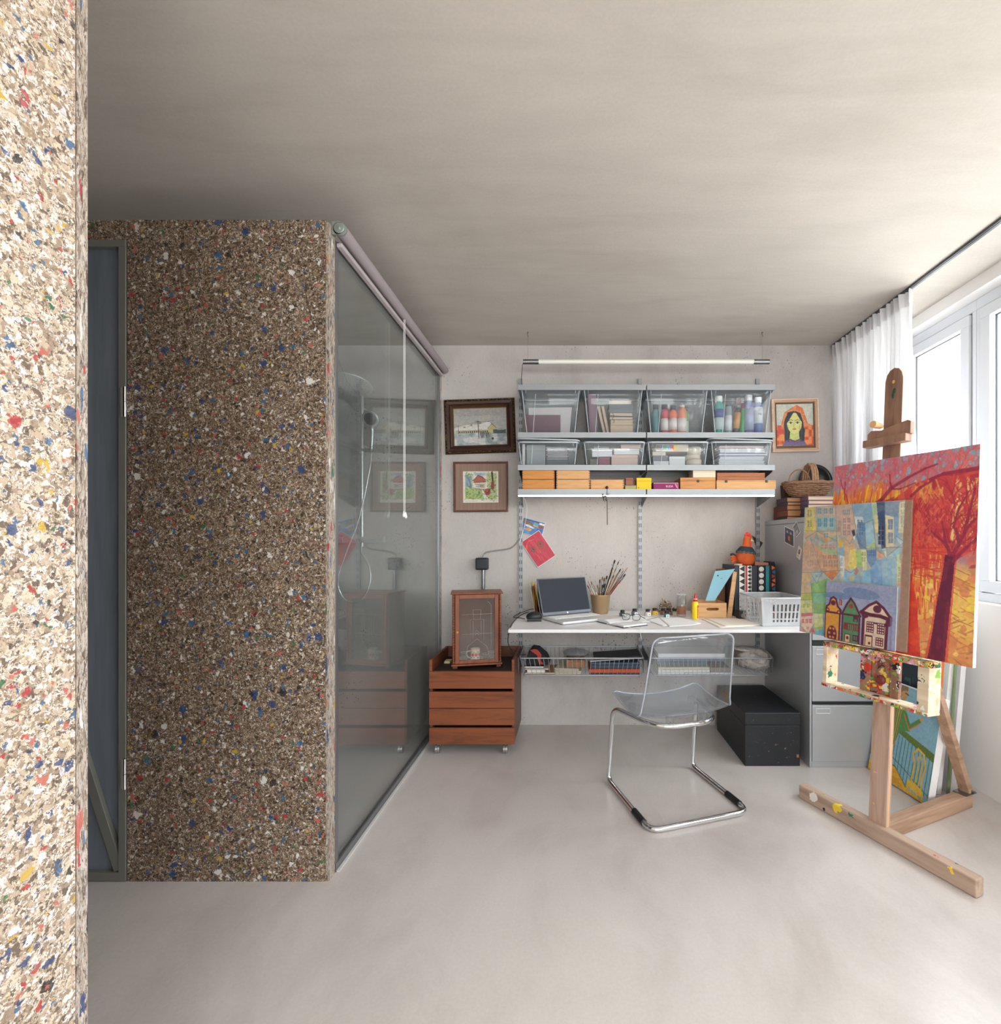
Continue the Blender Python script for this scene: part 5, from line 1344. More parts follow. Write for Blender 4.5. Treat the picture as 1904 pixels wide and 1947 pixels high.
HC = [(214, 206, 192), (104, 86, 70), (26, 26, 30), (214, 180, 60), (150, 96, 60), (160, 34, 48)]
HN = ['pale', 'dark brown', 'black', 'yellow', 'tan', 'crimson']
for i, (px, py, c) in enumerate(BR):
    Yt = 3.20 + random.uniform(-.03, .04)
    top = at(px, py, Yt)
    fx = (px - 1142) / 50.0
    base = Vector((pc.x - fx * .018 + random.uniform(-.008, .008), pc.y + random.uniform(-.02, .02), HT + .009))
    t_ = thing('paintbrush', '%s handled paintbrush standing in the gold pot' % HN[c], 'paintbrush', base, 0, '%s handled brushes in the gold pot' % HN[c])
    d_ = (top - base).normalized(); L = (top - base).length; r_ = random.choice((.0022, .003, .0036))
    if c == 5 or c == 2: r_ = .0045
    MB().cyl((0, 0, 0), d_ * (L - .055), r_ * .6, r_, n=8).build('handle', M(HC[c], .35), t_, local=True)
    MB().cyl(d_ * (L - .055), d_ * (L - .026), r_, r_ * 1.05, n=8).build('ferrule', M_STEEL, t_, local=True)
    MB().cyl(d_ * (L - .026), d_ * (L - .008), r_ * 1.05, r_ * 1.15, n=8).cyl(d_ * (L - .008), d_ * L, r_ * 1.15, .0004, n=8).build('bristles', M(random.choice([(58, 44, 36), (120, 90, 60), (188, 150, 110), (40, 36, 34)]), .8), t_, local=True)

# ---- open book, spectacles, papers
q = [dsk(1120, 1187), dsk(1176, 1199), dsk(1246, 1187), dsk(1188, 1173)]
ob = thing('open_book', 'open white notebook with dark cover lying at the desk edge', 'notebook', (q[0] + q[2]) / 2)
cU = (q[1] - q[0]); cV = (q[3] - q[0])
ctr = (q[0] + q[1] + q[2] + q[3]) / 4
ax = (q[2] - q[0] + (q[1] - q[3])); ax.z = 0; ax.normalize()           # across the two pages
ay = Vector((-ax.y, ax.x, 0))
wB, hB = .125, .085
def bk(u, v, z): return Vector((ctr.x, ctr.y, HT + .0007)) + ax * u + ay * v + Vector((0, 0, z))
MB().hexa([bk(-wB, -hB, 0), bk(wB, -hB, 0), bk(wB, hB, 0), bk(-wB, hB, 0), bk(-wB, -hB, .003), bk(wB, -hB, .003), bk(wB, hB, .003), bk(-wB, hB, .003)]).build('cover', M((46, 48, 56), .5), ob)
def leaf(sg, hgt):
    m = MB(); n = 14
    prof = [(k / n, .004 + hgt * (math.sin(min(1, k / n * 1.25) * PI * .5) ** .6) * (1 - .35 * (k / n) ** 2)) for k in range(n + 1)]
    top = [bk(sg * (.002 + (wB - .006) * t_), 0, z) for t_, z in prof]
    vs = []
    for t_, z in prof:
        for v_, zz_ in ((-hB + .004, z), (hB - .004, z), (hB - .004, .0035), (-hB + .004, .0035)): vs.append(bk(sg * (.002 + (wB - .006) * t_), v_, zz_))
    fs = []
    for k in range(n):
        for j in range(4):
            l = (j + 1) % 4; fs.append((4 * k + j, 4 * k + l, 4 * (k + 1) + l, 4 * (k + 1) + j))
    fs += [(0, 1, 2, 3), (4 * n + 3, 4 * n + 2, 4 * n + 1, 4 * n)]
    m.add(vs, fs); m.build('pages', page_mat((240, 238, 240)), ob)
leaf(-1, .022); leaf(1, .012)
MB().tube(spline([bk(.0, .02, .012), bk(.0, -hB + .01, .010), bk(.004, -hB - .012, .004), dsk(1212, 1196) + Vector((0, -.0, .003)), Vector((X_(1217, 2.603), 2.603, HT - .002)), Vector((X_(1220, 2.60), 2.60, HT - .05))], 6), .0012, 6).build('ribbon', M((226, 226, 226), .6), ob)
pz = HT + .028
gp = dsk(1200, 1186); 
gl = thing('spectacles', 'green-black rimmed spectacles resting on the open notebook', 'spectacles', (gp.x, gp.y + .0, HT + .020), R(-22))
def lens(cx, w=.023, h=.018, rot=0.0):
    return [(cx + w * math.copysign(abs(math.cos(a_)) ** .7, math.cos(a_)), -.004 * math.cos(a_) , .019 + h * math.copysign(abs(math.sin(a_)) ** .75, math.sin(a_))) for a_ in [2 * PI * k / 28 for k in range(28)]]
fr_ = MB(); Mg = Matrix.Rotation(R(-24), 4, 'X')
for cx in (-.030, .030): fr_.tube(lens(cx), .0018, 8, True, Mx=Mg)
fr_.tube([(-.008, 0, .026), (0, -.002, .029), (.008, 0, .026)], .0018, 8, Mx=Mg)
fr_.build('rims', M((30, 60, 56), .3), gl, local=True)
for cx in (-.030, .030):
    MB().add([Mg @ Vector((p_[0], p_[1] * .5, p_[2])) for p_ in lens(cx, .0225, .0175)], [tuple(range(28))]).build('lens', clear('spectacle_lens', (252, 253, 253), ior=1.3), gl, local=True, solid=.0012)
for sx in (-1, 1): MB().tube([Mg @ Vector((sx * .055, 0, .026)), Mg @ Vector((sx * .058, .008, .026)), Vector((sx * .056, .085, .004)), Vector((sx * .054, .115, -.004))], .002, 8).build('temple', M((26, 34, 36), .3), gl, local=True)
def paper(pts, lab, col=(240, 240, 240), z=.0, curl=0.0, cat='paper', name='paper_sheet', n=10):
    A_, B_, C__, D_ = [dsk(*p_) for p_ in pts]
    def fn(u, v):
        p_ = (A_ * (1 - u) + B_ * u) * (1 - v) + (D_ * (1 - u) + C__ * u) * v
        return p_ + Vector((0, 0, .0004 + z + curl * (max(0, u - .6) / .4) ** 2 * (0.3 + v * .7)))
    return tag(MB().surf(fn, n, n).build(name, M(col, .75, var=.03), solid=.0006), lab, cat)
paper([(1150, 1172), (1215, 1168), (1262, 1181), (1200, 1184)], 'loose white sheet half under the notebook and spectacles', z=.0)
paper([(1228, 1179), (1254, 1173), (1312, 1184), (1262, 1191.5)], 'loose white sheet lying under the larger curled one', z=.0009)
paper([(1252, 1174), (1290, 1174), (1334, 1189), (1273, 1193)], 'curled white sheet beside the spectacles', z=.0018, curl=.008)
paper([(1333, 1177), (1394, 1177), (1445, 1190), (1368, 1194)], 'cream sheet with faint writing in front of the wooden crate', (238, 228, 212), z=.0, curl=.003)
paper([(1340, 1176), (1405, 1175.5), (1452, 1189), (1378, 1192)], 'upper cream sheet slightly turned over its twin before the crate', (240, 230, 216), z=.0012, curl=.004)
# ---- ink bottles
INK = [(1184, 1173, (60, 58, 62), (214, 214, 214), 'ink bottle half hidden behind the spectacles'), (1207, 1170, (96, 88, 100), (232, 226, 236), 'second ink bottle from the spectacles, violet grey with white label'), (1232, 1171, (176, 170, 168), (238, 236, 228), 'ink bottle with a cream label, third in the row'), (1245, 1169, (206, 166, 66), (226, 186, 90), 'yellow ochre ink bottle standing in the row'),
       (1261, 1169, (120, 70, 60), (140, 110, 110), 'reddish ink bottle before the pile of chains'), (1272, 1169, (60, 56, 60), (110, 100, 96), 'dark ink bottle before the pile of chains'), (1268, 1174, (26, 92, 88), (216, 226, 226), 'teal ink bottle standing in front of the others'), (1284, 1170, (180, 170, 150), (222, 214, 190), 'beige ink bottle next to the tall glass')]
for px, py, c, lc, lb in INK:
    t_ = thing('ink_bottle', lb, 'ink bottle', dsk(px, py), R(random.uniform(-12, 14)), 'ink bottles in a row on the desk')
    MB().prism([(-.0175, 0), (.0175, 0), (.0175, .020), (.010, .027), (-.010, .027), (-.0175, .020)], -.013, .013).build('bottle', M(c, .15), t_, .002, local=True)
    MB().cyl((0, 0, .027), (0, 0, .042), .0135, n=16).build('cap', M((36, 26, 28), .5), t_, .001, local=True)
    MB().box(-.004, .0168, -.0140, -.0132, .001, .020).cyl((.007, -.0142, .010), (.007, -.0138, .010), .004, n=10, mi=1).build('label', [M(lc, .6), M((110, 100, 70), .6)], t_, local=True)
# ---- heap of thin chains
hc = dsk(1268, 1166); hm = MB()
for k in range(46):
    a0, r0 = random.uniform(0, 2 * PI), random.uniform(.01, .06)
    hh = .105 * (1 - (r0 / .075)) + .01
    pts = [Vector((hc.x + r0 * math.cos(a0) * 1.0, 3.235 + .5 * r0 * math.sin(a0), HT + .004))]
    for j in range(3): pts.append(Vector((hc.x + .055 * random.uniform(-1, 1) * (1 - j * .28), 3.235 + .03 * random.uniform(-1, 1), HT + .006 + hh * random.uniform(.2, 1.0) * (j + 1) / 3)))
    pts.append(Vector((hc.x + random.uniform(-.06, .06), 3.235 + random.uniform(-.03, .03), HT + .004)))
    hm.tube(spline(pts, 4), .0015, 5, mi=k % 4)
for k in range(60):
    x, z = random.uniform(-.055, .055), random.uniform(.0, 1); zz = .004 + z * (.09 - abs(x) * 1.2)
    hm.ell((hc.x + x, 3.225 + random.uniform(-.02, .02), HT + .003 + max(0, zz)), .004, .004, .004, 8, 6, mi=4 + k % 3)
o = hm.build('chain_heap', [M((176, 158, 130), .4), M((206, 196, 176), .5), M((150, 130, 100), .4), M((110, 96, 80), .5), M((120, 40, 60), .4), M((44, 36, 50), .4), M((210, 200, 190), .4)])
tag(o, 'tangled heap of thin chains and beads behind the ink bottles', 'beads', kind='stuff')
# ---- glass of tea
g_ = dsk(1296, 1172.5)
tg = thing('tea_glass', 'tall glass a third full of amber liquid beside the wooden crate', 'glass', g_)
rg, hg_ = .031, .138
MB().lathe([(rg * .8, 0), (rg, .004), (rg, hg_), (rg * .94, hg_), (rg * .93, .016), (0, .014)], 32).build('glass', M_CLG, tg, local=True)
MB().lathe([(0, .0145), (rg * .90, .0165), (rg * .90, .062), (0, .062)], 32).build('liquid', clear('amber_tea', (226, 150, 70), 0.36, (222, 140, 60), .02, 1, 1.33), tg, local=True)
MB().tube([(rg * .97 * math.cos(2 * PI * k / 28), rg * .97 * math.sin(2 * PI * k / 28), hg_) for k in range(28)], .0012, 6, True).build('rim', M((226, 228, 228), .1), tg, local=True)
# ---- glue bottle
gb = dsk(1322.5, 1177)
gt = thing('glue_bottle', 'yellow glue bottle with red pointed nozzle standing before the wooden crate', 'glue bottle', gb, R(8))
MB().lathe([(0, 0), (.0185, 0), (.020, .003), (.020, .085), (.0185, .098), (.013, .104), (.013, .106), (0, .106)], 28).build('bottle', M((248, 214, 30), .3), gt, local=True)
MB().lathe([(.012, .1062), (.012, .118), (.0075, .128), (.0068, .140), (.0035, .154), (0, .156)], 20).build('nozzle', M((206, 24, 44), .3), gt, local=True)
MB().lathe([(.0124, .118), (.0132, .119), (.0132, .122), (.0124, .123)], 20).build('collar', M((232, 210, 206), .3), gt, local=True)
lb_ = MB()
for k in range(6):
    a0, a1 = R(-78 + k * 8), R(-78 + (k + 1) * 8); rr = .0203
    lb_.add([(rr * math.cos(a0), rr * math.sin(a0), .006), (rr * math.cos(a1), rr * math.sin(a1), .006), (rr * math.cos(a1), rr * math.sin(a1), .084), (rr * math.cos(a0), rr * math.sin(a0), .084)], [(0, 1, 2, 3)])
lb_.build('label', M((214, 84, 36), .4), gt, local=True, solid=.0003)
Gx = WM(gt) @ Matrix.Rotation(R(38), 4, 'Z')
lettering('HERKULES', .0135, Gx @ Matrix.Translation((.004, -.0212, .008)) @ Matrix.Rotation(PI / 2, 4, 'X') @ Matrix.Rotation(PI / 2, 4, 'Z') , M((250, 226, 90), .4), gt)
# ---- wooden crate
W6 = wood((212, 166, 118), (180, 128, 82), 1, 'X', .55)
cA, cB = dsk(1329, 1174.5), dsk(1382, 1174.5)
cr = thing('wooden_crate', 'small open wooden crate with handle slot on the desk', 'crate', ((cA.x + cB.x) / 2, cA.y, HT + .0006))
cw = (cB.x - cA.x) / 2; chh = .0895; cd = .20; th = .009
k = MB(); n = 10
outer = [(-cw, 0), (cw, 0), (cw, chh), (-cw, chh)]
sl = [(-.028 + .010 * math.cos(a_) if 90 <= math.degrees(a_) <= 270 else .028 + .010 * math.cos(a_), .052 + .0085 * math.sin(a_)) for a_ in [R(d0) for d0 in list(range(90, 271, 20)) + list(range(270, 451, 20))]]
# front with a slot: strips around the opening
k.box(-cw, cw, 0, th, 0, .0435).box(-cw, cw, 0, th, .0605, chh).box(-cw, -.038, 0, th, .0435, .0605).box(.038, cw, 0, th, .0435, .0605)
for sx in (-1, 1):
    for sz in (-1, 1):
        pts = [(sx * .038, .052 + sz * .0085), (sx * .028, .052 + sz * .0085)] + [(sx * (.028 + .010 * math.sin(R(d0))), .052 + sz * .0085 * math.cos(R(d0))) for d0 in (20, 40, 60, 80, 90)]
        k.prism(pts, 0, th, 'XZ')
k.build('front', W6, cr, local=True)
MB().box(-cw, -cw + th, th + .0003, cd, 0, chh).build('side', W6, cr, local=True); MB().box(cw - th, cw, th + .0003, cd, 0, chh).build('side', W6, cr, local=True)
MB().box(-cw + th, cw - th, cd - th, cd, 0, chh).build('back', W6, cr, local=True); MB().box(-cw + th, cw - th, th + .0003, cd - th, 0, .006).build('base', W6, cr, local=True)
# ---- leaning blue board, wooden board
def slab(pts, thick, dirv, name, mat, lab, cat):
    v = [Vector(p_) for p_ in pts]; d_ = Vector(dirv).normalized() * thick
    return tag(MB().hexa(v + [p_ + d_ for p_ in v]).build(name, mat, bevel=.0008), lab, cat)
yb0, yb1 = cA.y + .045, 3.20
def ln(x, y, Y): return tuple(at(x, y, Y))
slab([ln(1341.5, 1142.5, 3.026), ln(1359.5, 1142.5, 3.026), ln(1398, 1081.5, 3.046), ln(1360, 1086, 3.046)], .003, (.1, 1, .1), 'blue_board', M((124, 176, 194), .35, var=.08), 'pale blue board with two holes leaning out of the wooden crate', 'board')
hl = bpy.data.objects['blue_board']; 
kk = MB()
for (x, y) in ((1365.5, 1094.5), (1372.5, 1100)):
    c_ = at(x, y, 3.0425)
    kk.cyl(c_ + Vector((0, -.0022, 0)), c_ + Vector((0, .012, 0)), .0042, n=12)
kk.build('hole', M_BLACK, hl)
slab([(.962, 3.036, HT + .001), (.992, 3.036, HT + .001), ln(1402, 1088, 3.049), ln(1395, 1086, 3.049)], .010, (.0, 1, .0), 'wooden_board', W6, 'brown wooden board leaning behind the blue board', 'board')
slab([ln(1363, 1082, 3.24), ln(1379, 1081, 3.24), (1.014, 3.24, HT + .001), (.975, 3.24, HT + .001)], .02, (0, 1, 0), 'brown_book', M((142, 98, 62), .6), 'brown book standing at the back behind the blue board', 'book')
# ---- patterned magazine files
mz = [(1397.5, 1405.5, 'navy', 'dark navy magazine file at the crate end of the row'), (1406, 1429.5, 'tri', 'magazine file patterned with white triangles and a red stripe'), (1430, 1441, 'plain', 'plain navy magazine file in the middle of the patterned row'), (1441.5, 1455, 'dots', 'magazine file with a column of white dots'), (1455.5, 1467, 'teal', 'magazine file with a teal stripe'), (1467.5, 1475, 'orange', 'magazine file with small orange triangles at the cabinet end')]
Ym = 3.06
ztop = Z_(1075.5, Ym)
for a_, b_, kind, lab in mz:
    x0, x1 = X_(a_, Ym) + .0006, X_(b_, Ym) - .0006
    t_ = thing('magazine_file', lab, 'magazine file', ((x0 + x1) / 2, Ym, HT + .0006), 0, 'patterned magazine files on the desk')
    w, h = (x1 - x0) / 2, ztop - HT - .0006
    MB().box(-w, w, 0, .25, 0, h).build('case', M((34, 38, 52), .45, var=.05), t_, .001, local=True)
    k = MB(); e, y_ = .0004, -.0006
    def tri(xa, xb, za, zb, mi, flip): k.prism([(xa, za), (xb, (za + zb) / 2), (xa, zb)] if not flip else [(xb, za), (xb, zb), (xa, (za + zb) / 2)], y_, -e * .2, 'XZ', mi)
    if kind == 'tri':
        n = 8; hz = h / n; k.box(-w, w, y_ * .4, 0, 0, h, 2)
        k.box(-w, -.001, y_ * .7, 0, 0, h, 0)
        for i in range(n): tri(-w, -.012 + .008, i * hz, (i + 1) * hz, 2, True); tri(-w, -.03, i * hz + hz * .5, i * hz + hz * 1.0 if i < n - 1 else h, 0, False)
        k.box(-.001, .012, y_, 0, 0, h, 1)
        n = 13; hz = h / n; k.box(.012, w, y_ * .7, 0, 0, h, 0)
        for i in range(n): tri(.013, w - .006, i * hz, (i + 1) * hz, 2, True)
        for i in range(n): tri(w - .010, w, i * hz, (i + 1) * hz, 2, False)
    elif kind == 'dots':
        for i in range(8): k.cyl((0, y_, .02 + i * (h - .03) / 7.3), (0, 0, .02 + i * (h - .03) / 7.3), .0155, n=24, mi=0)
    elif kind == 'teal': k.box(-w + .003, w - .013, y_, 0, 0, h, 3)
    elif kind == 'orange':
        n = 12; hz = h / n
        for i in range(n): tri(-w, w, i * hz, (i + 1) * hz, (4, 1, 5, 4)[i % 4], i % 2 == 0)
    else: k.box(-w, -w + .002, y_ * .5, 0, 0, h, 6)
    k.build('pattern', [M((232, 228, 220), .5), M((186, 62, 66), .5), M((30, 32, 40), .5), M((28, 140, 150), .5), M((230, 110, 50), .5), M((46, 110, 160), .5), M((70, 76, 90), .5)], t_, local=True)
slab([ln(1436, 1075, 3.08), ln(1462, 1075, 3.08), ln(1462, 1070, 3.08), ln(1436, 1068, 3.08)], .12, (0, 1, 0), 'notebook', M((176, 120, 100), .6), 'reddish notebook lying on the magazine files behind the rooster', 'notebook')
slab([ln(1463, 1075, 3.1), ln(1475, 1075, 3.1), ln(1473, 1068, 3.1), ln(1464, 1068, 3.1)], .1, (0, 1, 0), 'black_pouch', M((36, 36, 42), .6), 'small black pouch lying on the magazine files by the cabinet', 'pouch')
# ---- rooster toy
rp = at(1416, 1075.5, 3.10); rp.z = ztop + .001
ro = thing('rooster_toy', 'orange stuffed rooster toy with dark neck band sitting on the magazine files', 'toy', rp)
OR = M((206, 92, 36), .75, var=.1, scale=40)
b = MB()
b.lathe([(0, 0), (.038, .002), (.054, .016), (.060, .038), (.059, .060), (.055, .080), (.047, .098), (.034, .114), (.026, .126), (.024, .142), (.025, .158), (.023, .172), (.015, .184), (0, .188)], 28, Mx=Matrix.Rotation(R(6), 4, 'Y') @ Matrix.Diagonal((1, .8, 1, 1)))
b.build('body', OR, ro, local=True)
def rk(x, z): return Matrix.Rotation(R(6), 4, 'Y') @ Vector((x, 0, z))
nb = MB(); n = 28; vs = []
for j, (r_, z) in enumerate(((.0600, .078), (.0560, .088), (.0480, .102), (.036, .1165))):
    for i in range(n):
        a_ = 2 * PI * i / n; zz = z + (.005 * (1 if i % 2 else -1) if j == 0 else 0)
        vs.append(Matrix.Rotation(R(6), 4, 'Y') @ Vector((r_ * math.cos(a_), .8 * r_ * math.sin(a_), zz)))
nb.add(vs, [(j * n + i, j * n + (i + 1) % n, (j + 1) * n + (i + 1) % n, (j + 1) * n + i) for j in range(3) for i in range(n)], 0, True)
nb.build('neck_band', M((44, 56, 66), .8), ro, local=True, solid=.002)
nb = MB(); vs = []
for j, (r_, z) in enumerate(((.0600, .078), (.0570, .086))):
    for i in range(n):
        a_ = 2 * PI * i / n; vs.append(Matrix.Rotation(R(6), 4, 'Y') @ Vector(((r_ + .002) * math.cos(a_), .8 * (r_ + .002) * math.sin(a_), z + (.004 * (1 if i % 2 else -1)))))
nb.add(vs, [(i, (i + 1) % n, n + (i + 1) % n, n + i) for i in range(n)], 0, True); nb.build('teal_trim', M((70, 110, 116), .8), ro, local=True, solid=.001)
cmb = MB()
for i, (dx, dz, r_) in enumerate(((-.012, .188, .009), (-.002, .199, .011), (.010, .195, .010), (.019, .184, .008))):
    q_ = rk(dx, dz); cmb.ell((q_.x, 0, q_.z), r_, .006, r_ * 1.2, 12, 8)
q_ = rk(.018, .136); cmb.ell((q_.x + .004, -.008, q_.z), .007, .006, .014, 12, 8)
cmb.build('comb', M((222, 66, 52), .7), ro, local=True)
q_ = rk(.020, .162); MB().cyl((q_.x, -.004, q_.z), (q_.x + .022, -.008, q_.z - .008), .010, .002, n=14).build('beak', M((226, 190, 110), .5), ro, local=True)
q_ = rk(.012, .166); MB().ell((q_.x, -.0205, q_.z), .003, .003, .003, 8, 6).build('eye', M_BLACK, ro, local=True)
tl = MB()
for i in range(4): tl.tube(spline([(-.045, 0, .03), (-.068, (.006) * (i - 1.5), .03 + .012 * i), (-.086, .008 * (i - 1.5), .016 + .016 * i)], 5), [.013, .013, .012, .011, .011, .010, .010, .009, .008, .007, .005], 8, mi=1 if i == 3 else 0)
tl.build('tail', [OR, M((44, 56, 66), .8)], ro, local=True)
MB().ell((-.03, -.038, .045), .03, .012, .028, 14, 9).build('wing', M((190, 80, 30), .8), ro, local=True)
MB().tube([(-.07, -.02, .004), (-.05, -.035, .005), (-.03, -.045, .004)], .006, 8).build('foot', M((222, 200, 170), .7), ro, local=True)
# ---- plastic basket
M_BSK = clear('frosted_basket_plastic', (244, 246, 248), 0.27, (250, 251, 253), .25, .6, 1.4)
t = M_BSK
bA = dsk(1421, 1189)    # near corner at the base
bs = thing('plastic_basket', 'translucent white slotted plastic basket on the desk beside the filing cabinet', 'basket', (1.16, 2.82, HT + .0006))
# footprint in local desk coordinates: near-left, near-right, far-right, far-left (base) and rim
base = [dsk(1439, 1190), dsk(1509, 1192), dsk(1500, 1176), dsk(1432, 1173)]
HB = .155
near_l = Vector((1.005, 2.70, 0)); 
bx0, bx1, by0, by1 = 1.028, 1.288, 2.690, 2.99
MBk = Matrix.Translation((1.158, 2.84, HT + .0006)) @ Matrix.Rotation(R(4), 4, 'Z')
wb, db, wt, dt = .114, .132, .130, .150
def wall(m, p0, p1, q1, q0, nu, slots, r0=.2, r1=.85):
    """sheet between base edge p0-p1 and rim edge q0-q1 with upright slots left open"""
    P_ = lambda u, v: (p0 * (1 - u) + p1 * u) * (1 - v) + (q0 * (1 - u) + q1 * u) * v
    us = [0.0]; 
    w_ = (r1 - r0) / (slots * 2 - 1)
    for i in range(slots * 2): us.append(r0 + w_ * i)
    us.append(1.0)
    vs_ = [0, .14, .22, .27, .48, .53, .78, 1.0]
    for i in range(len(us) - 1):
        for j in range(len(vs_) - 1):
            hole = (i % 2 == 1) and j in (1, 3, 5) and i < len(us) - 2
            if hole: continue
            m.add([P_(us[i], vs_[j]), P_(us[i + 1], vs_[j]), P_(us[i + 1], vs_[j + 1]), P_(us[i], vs_[j + 1])], [(0, 1, 2, 3)])
Bq = [Vector((-wb, -db, .002)), Vector((wb, -db, .002)), Vector((wb, db, .002)), Vector((-wb, db, .002))]
Tq = [Vector((-wt, -dt, HB)), Vector((wt, -dt, HB)), Vector((wt, dt, HB)), Vector((-wt, dt, HB))]
m = MB(); Bw = [MBk @ p_ for p_ in Bq]; Tw = [MBk @ p_ for p_ in Tq]
for i in range(4):
    l = (i + 1) % 4; wall(m, Bw[i], Bw[l], Tw[l], Tw[i], 1, 7, .25 if i == 0 else .15, .85)
m.add(Bw, [(0, 1, 2, 3)])
m.build('shell', M_BSK, bs, solid=.0018, recalc=True)
rim = fillet([MBk @ (p_ + Vector((0, 0, .001))) for p_ in Tq], .03, 6, True)
MB().tube(rim, .005, 8, True).build('rim', clear('basket_rim_plastic', (226, 230, 234), .6, (236, 238, 242), .25, .6, 1.4), bs)
# ---- little dark tin
tp = dsk(1409.5, 1176.5)
tn = thing('dark_tin', 'small dark ornamented cube tin beside the plastic basket', 'tin', tp, R(10))
MB().box(-.023, .023, -.023, .023, 0, .042).build('body', M((44, 40, 42), .4, .3), tn, .002, local=True)
MB().box(-.0235, .0235, -.0235, .0235, .0425, .052).build('lid', M((36, 34, 36), .4, .3), tn, .002, local=True)
MB().lathe([(.008, 0), (.013, 0), (.013, .001), (.008, .001), (.008, 0)], 20, Mx=Matrix.Translation((0, -.0232, .022)) @ Matrix.Rotation(PI / 2, 4, 'X')).build('emblem', M((150, 132, 110), .5), tn, local=True)

# ============================================================ wire baskets below the desk and what they hold
M_WIRE = M((186, 188, 192), .32, .4)
def wire_basket(x0, x1, label):
    Yf, Yk, zt, zb, zk = 3.04, 3.325, .528, .418, .540
    t_ = thing('wire_basket', label, 'wire basket', ((x0 + x1) / 2, 3.18, zb), 0, 'wire baskets under the desk')
    bx0_, bx1_ = x0 + .024, x1 - .024
    T = [Vector((x0, Yf, zt)), Vector((x1, Yf, zt)), Vector((x1, Yk, zk)), Vector((x0, Yk, zk))]
    MB().tube(fillet(T, .02, 4, True), .0042, 8, True).build('rim', M_WIRE, t_)
    Bb = [Vector((bx0_, Yf + .012, zb)), Vector((bx1_, Yf + .012, zb)), Vector((bx1_, Yk - .012, zb)), Vector((bx0_, Yk - .012, zb))]
    m = MB(); m.tube(fillet(Bb, .015, 4, True), .0026, 6, True)
    n = 26
    for i in range(1, n):
        u = i / n
        m.tube([T[0].lerp(T[1], u), Bb[0].lerp(Bb[1], u), Bb[3].lerp(Bb[2], u), T[3].lerp(T[2], u)], .0014, 6)
    for i in range(1, 9):
        u = i / 9
        m.tube([T[0].lerp(T[3], u), Bb[0].lerp(Bb[3], u), Bb[1].lerp(Bb[2], u), T[1].lerp(T[2], u)], .0014, 6)
    m.build('wire_grid', M_WIRE, t_)
    for xx in ((x0 - .0105) if x0 < 0 else (x0 - .006), x1 + .001): MB().prism([(YB - .0012, .545), (Yf + .004, .528), (Yf + .004, .515), (Yf + .02, .43), (Yf + .03, .43), (Yf + .05, .505), (YB - .0012, .44)], xx, xx + .0035, 'YZ').build('side_bracket', M_BRK, t_)
    return t_
wb1 = (-.326, .444); wb2 = (.484, 1.248)
wire_basket(*wb1, 'wire basket under the desk holding the orange book and a brown box')
wire_basket(*wb2, 'wire basket under the desk holding pale folders and a lumpy bag')
zf = .4205
def ub(a_, b_, z0, z1_, cov, lab, Y=3.07, d=.2, pages=(226, 218, 206), **k): return book(X_(a_, Y), X_(b_, Y), Y, Y + d, zf + z0, zf + z1_, cov, lab, pages=pages, **k)
ub(999, 1063, 0, .010, (176, 140, 100), 'thin tan book lying lowest by the drawer chest end of the basket', spine='X-')
ub(1002, 1036, .0105, .026, (230, 226, 222), 'white book with pale spine in the small pile under the black bag')
ub(998, 1044, .0265, .036, (200, 178, 150), 'tan book in the small pile under the black bag', spine='Y+')
ub(997, 1035, .0365, .050, (60, 56, 58), 'dark book with white page edges topping the small pile', spine='Y+', pages=(238, 236, 234))
bg = thing('black_bag', 'black and red folded cloth bag lying on the book pile', 'bag', (X_(1022, 3.15), 3.17, zf + .051))
q_ = at(1024, 1247, 3.17)
MB().prism([(-.075, 0), (.085, 0), (.06, .05), (.01, .092), (-.03, .098), (-.06, .06)], -.07, .07, 'XZ').build('body', M((34, 34, 40), .8), bg, .012, 3, local=True)
MB().prism([(-.045, .094), (-.018, .1005), (.004, .098), (.03, .066), (.026, .028), (.044, .004), (.022, .004), (.004, .034), (.004, .06), (-.02, .078)], -.074, -.0705, 'XZ').build('strap', M((176, 66, 52), .8), bg, local=True)
for i in range(5):
    yy = 3.066
    ub(1055 + i, 1104 + 2 * (i % 3), .0075 * i, .0075 * i + .0066, (206, 194, 170) if i % 2 == 0 else (190, 176, 150), ('lowest cream pad in the pile beneath the brown box', 'second cream pad in the pile beneath the brown box', 'third cream pad in the pile beneath the brown box', 'fourth cream pad in the pile beneath the brown box', 'uppermost cream pad directly beneath the brown box')[i], Y=3.066, d=.19, pages=(240, 234, 220), spine='X-', rot=R(3 - 3 * i), cat='pad', name='paper_pad')
carton(X_(1077, 3.08), X_(1112, 3.08), 3.08, 3.22, zf + .0385, zf + .086, (150, 104, 72), 'brown wooden looking box in the wire basket', lidh=.012)
pb = MB().ell((X_(1096, 3.2), 3.17, zf + .113), .085, .07, .026, 26, 14, fn=lambda q_: 1 + .10 * math.sin(q_.x * 9 + q_.y * 4) * math.cos(q_.z * 7 + q_.x * 5))
tag(pb.build('plastic_bag', clear('crinkled_bag', (224, 226, 228), .16, (210, 212, 216), .18, .9, 1.4)), 'crumpled clear plastic bag on top of the brown box', 'bag')
ub(1121, 1217, 0, .010, (50, 56, 76), 'dark blue book lowest under the orange book', Y=3.065)
ub(1120, 1217, .0105, .034, (198, 82, 42), 'thick orange spined book lying in the wire basket', Y=3.062)
ub(1123, 1217, .0345, .058, (58, 68, 88), 'slate blue album on the orange book', Y=3.07)
ub(1125, 1217, .0585, .072, (66, 84, 104), 'thin blue folder on the slate album', Y=3.075)
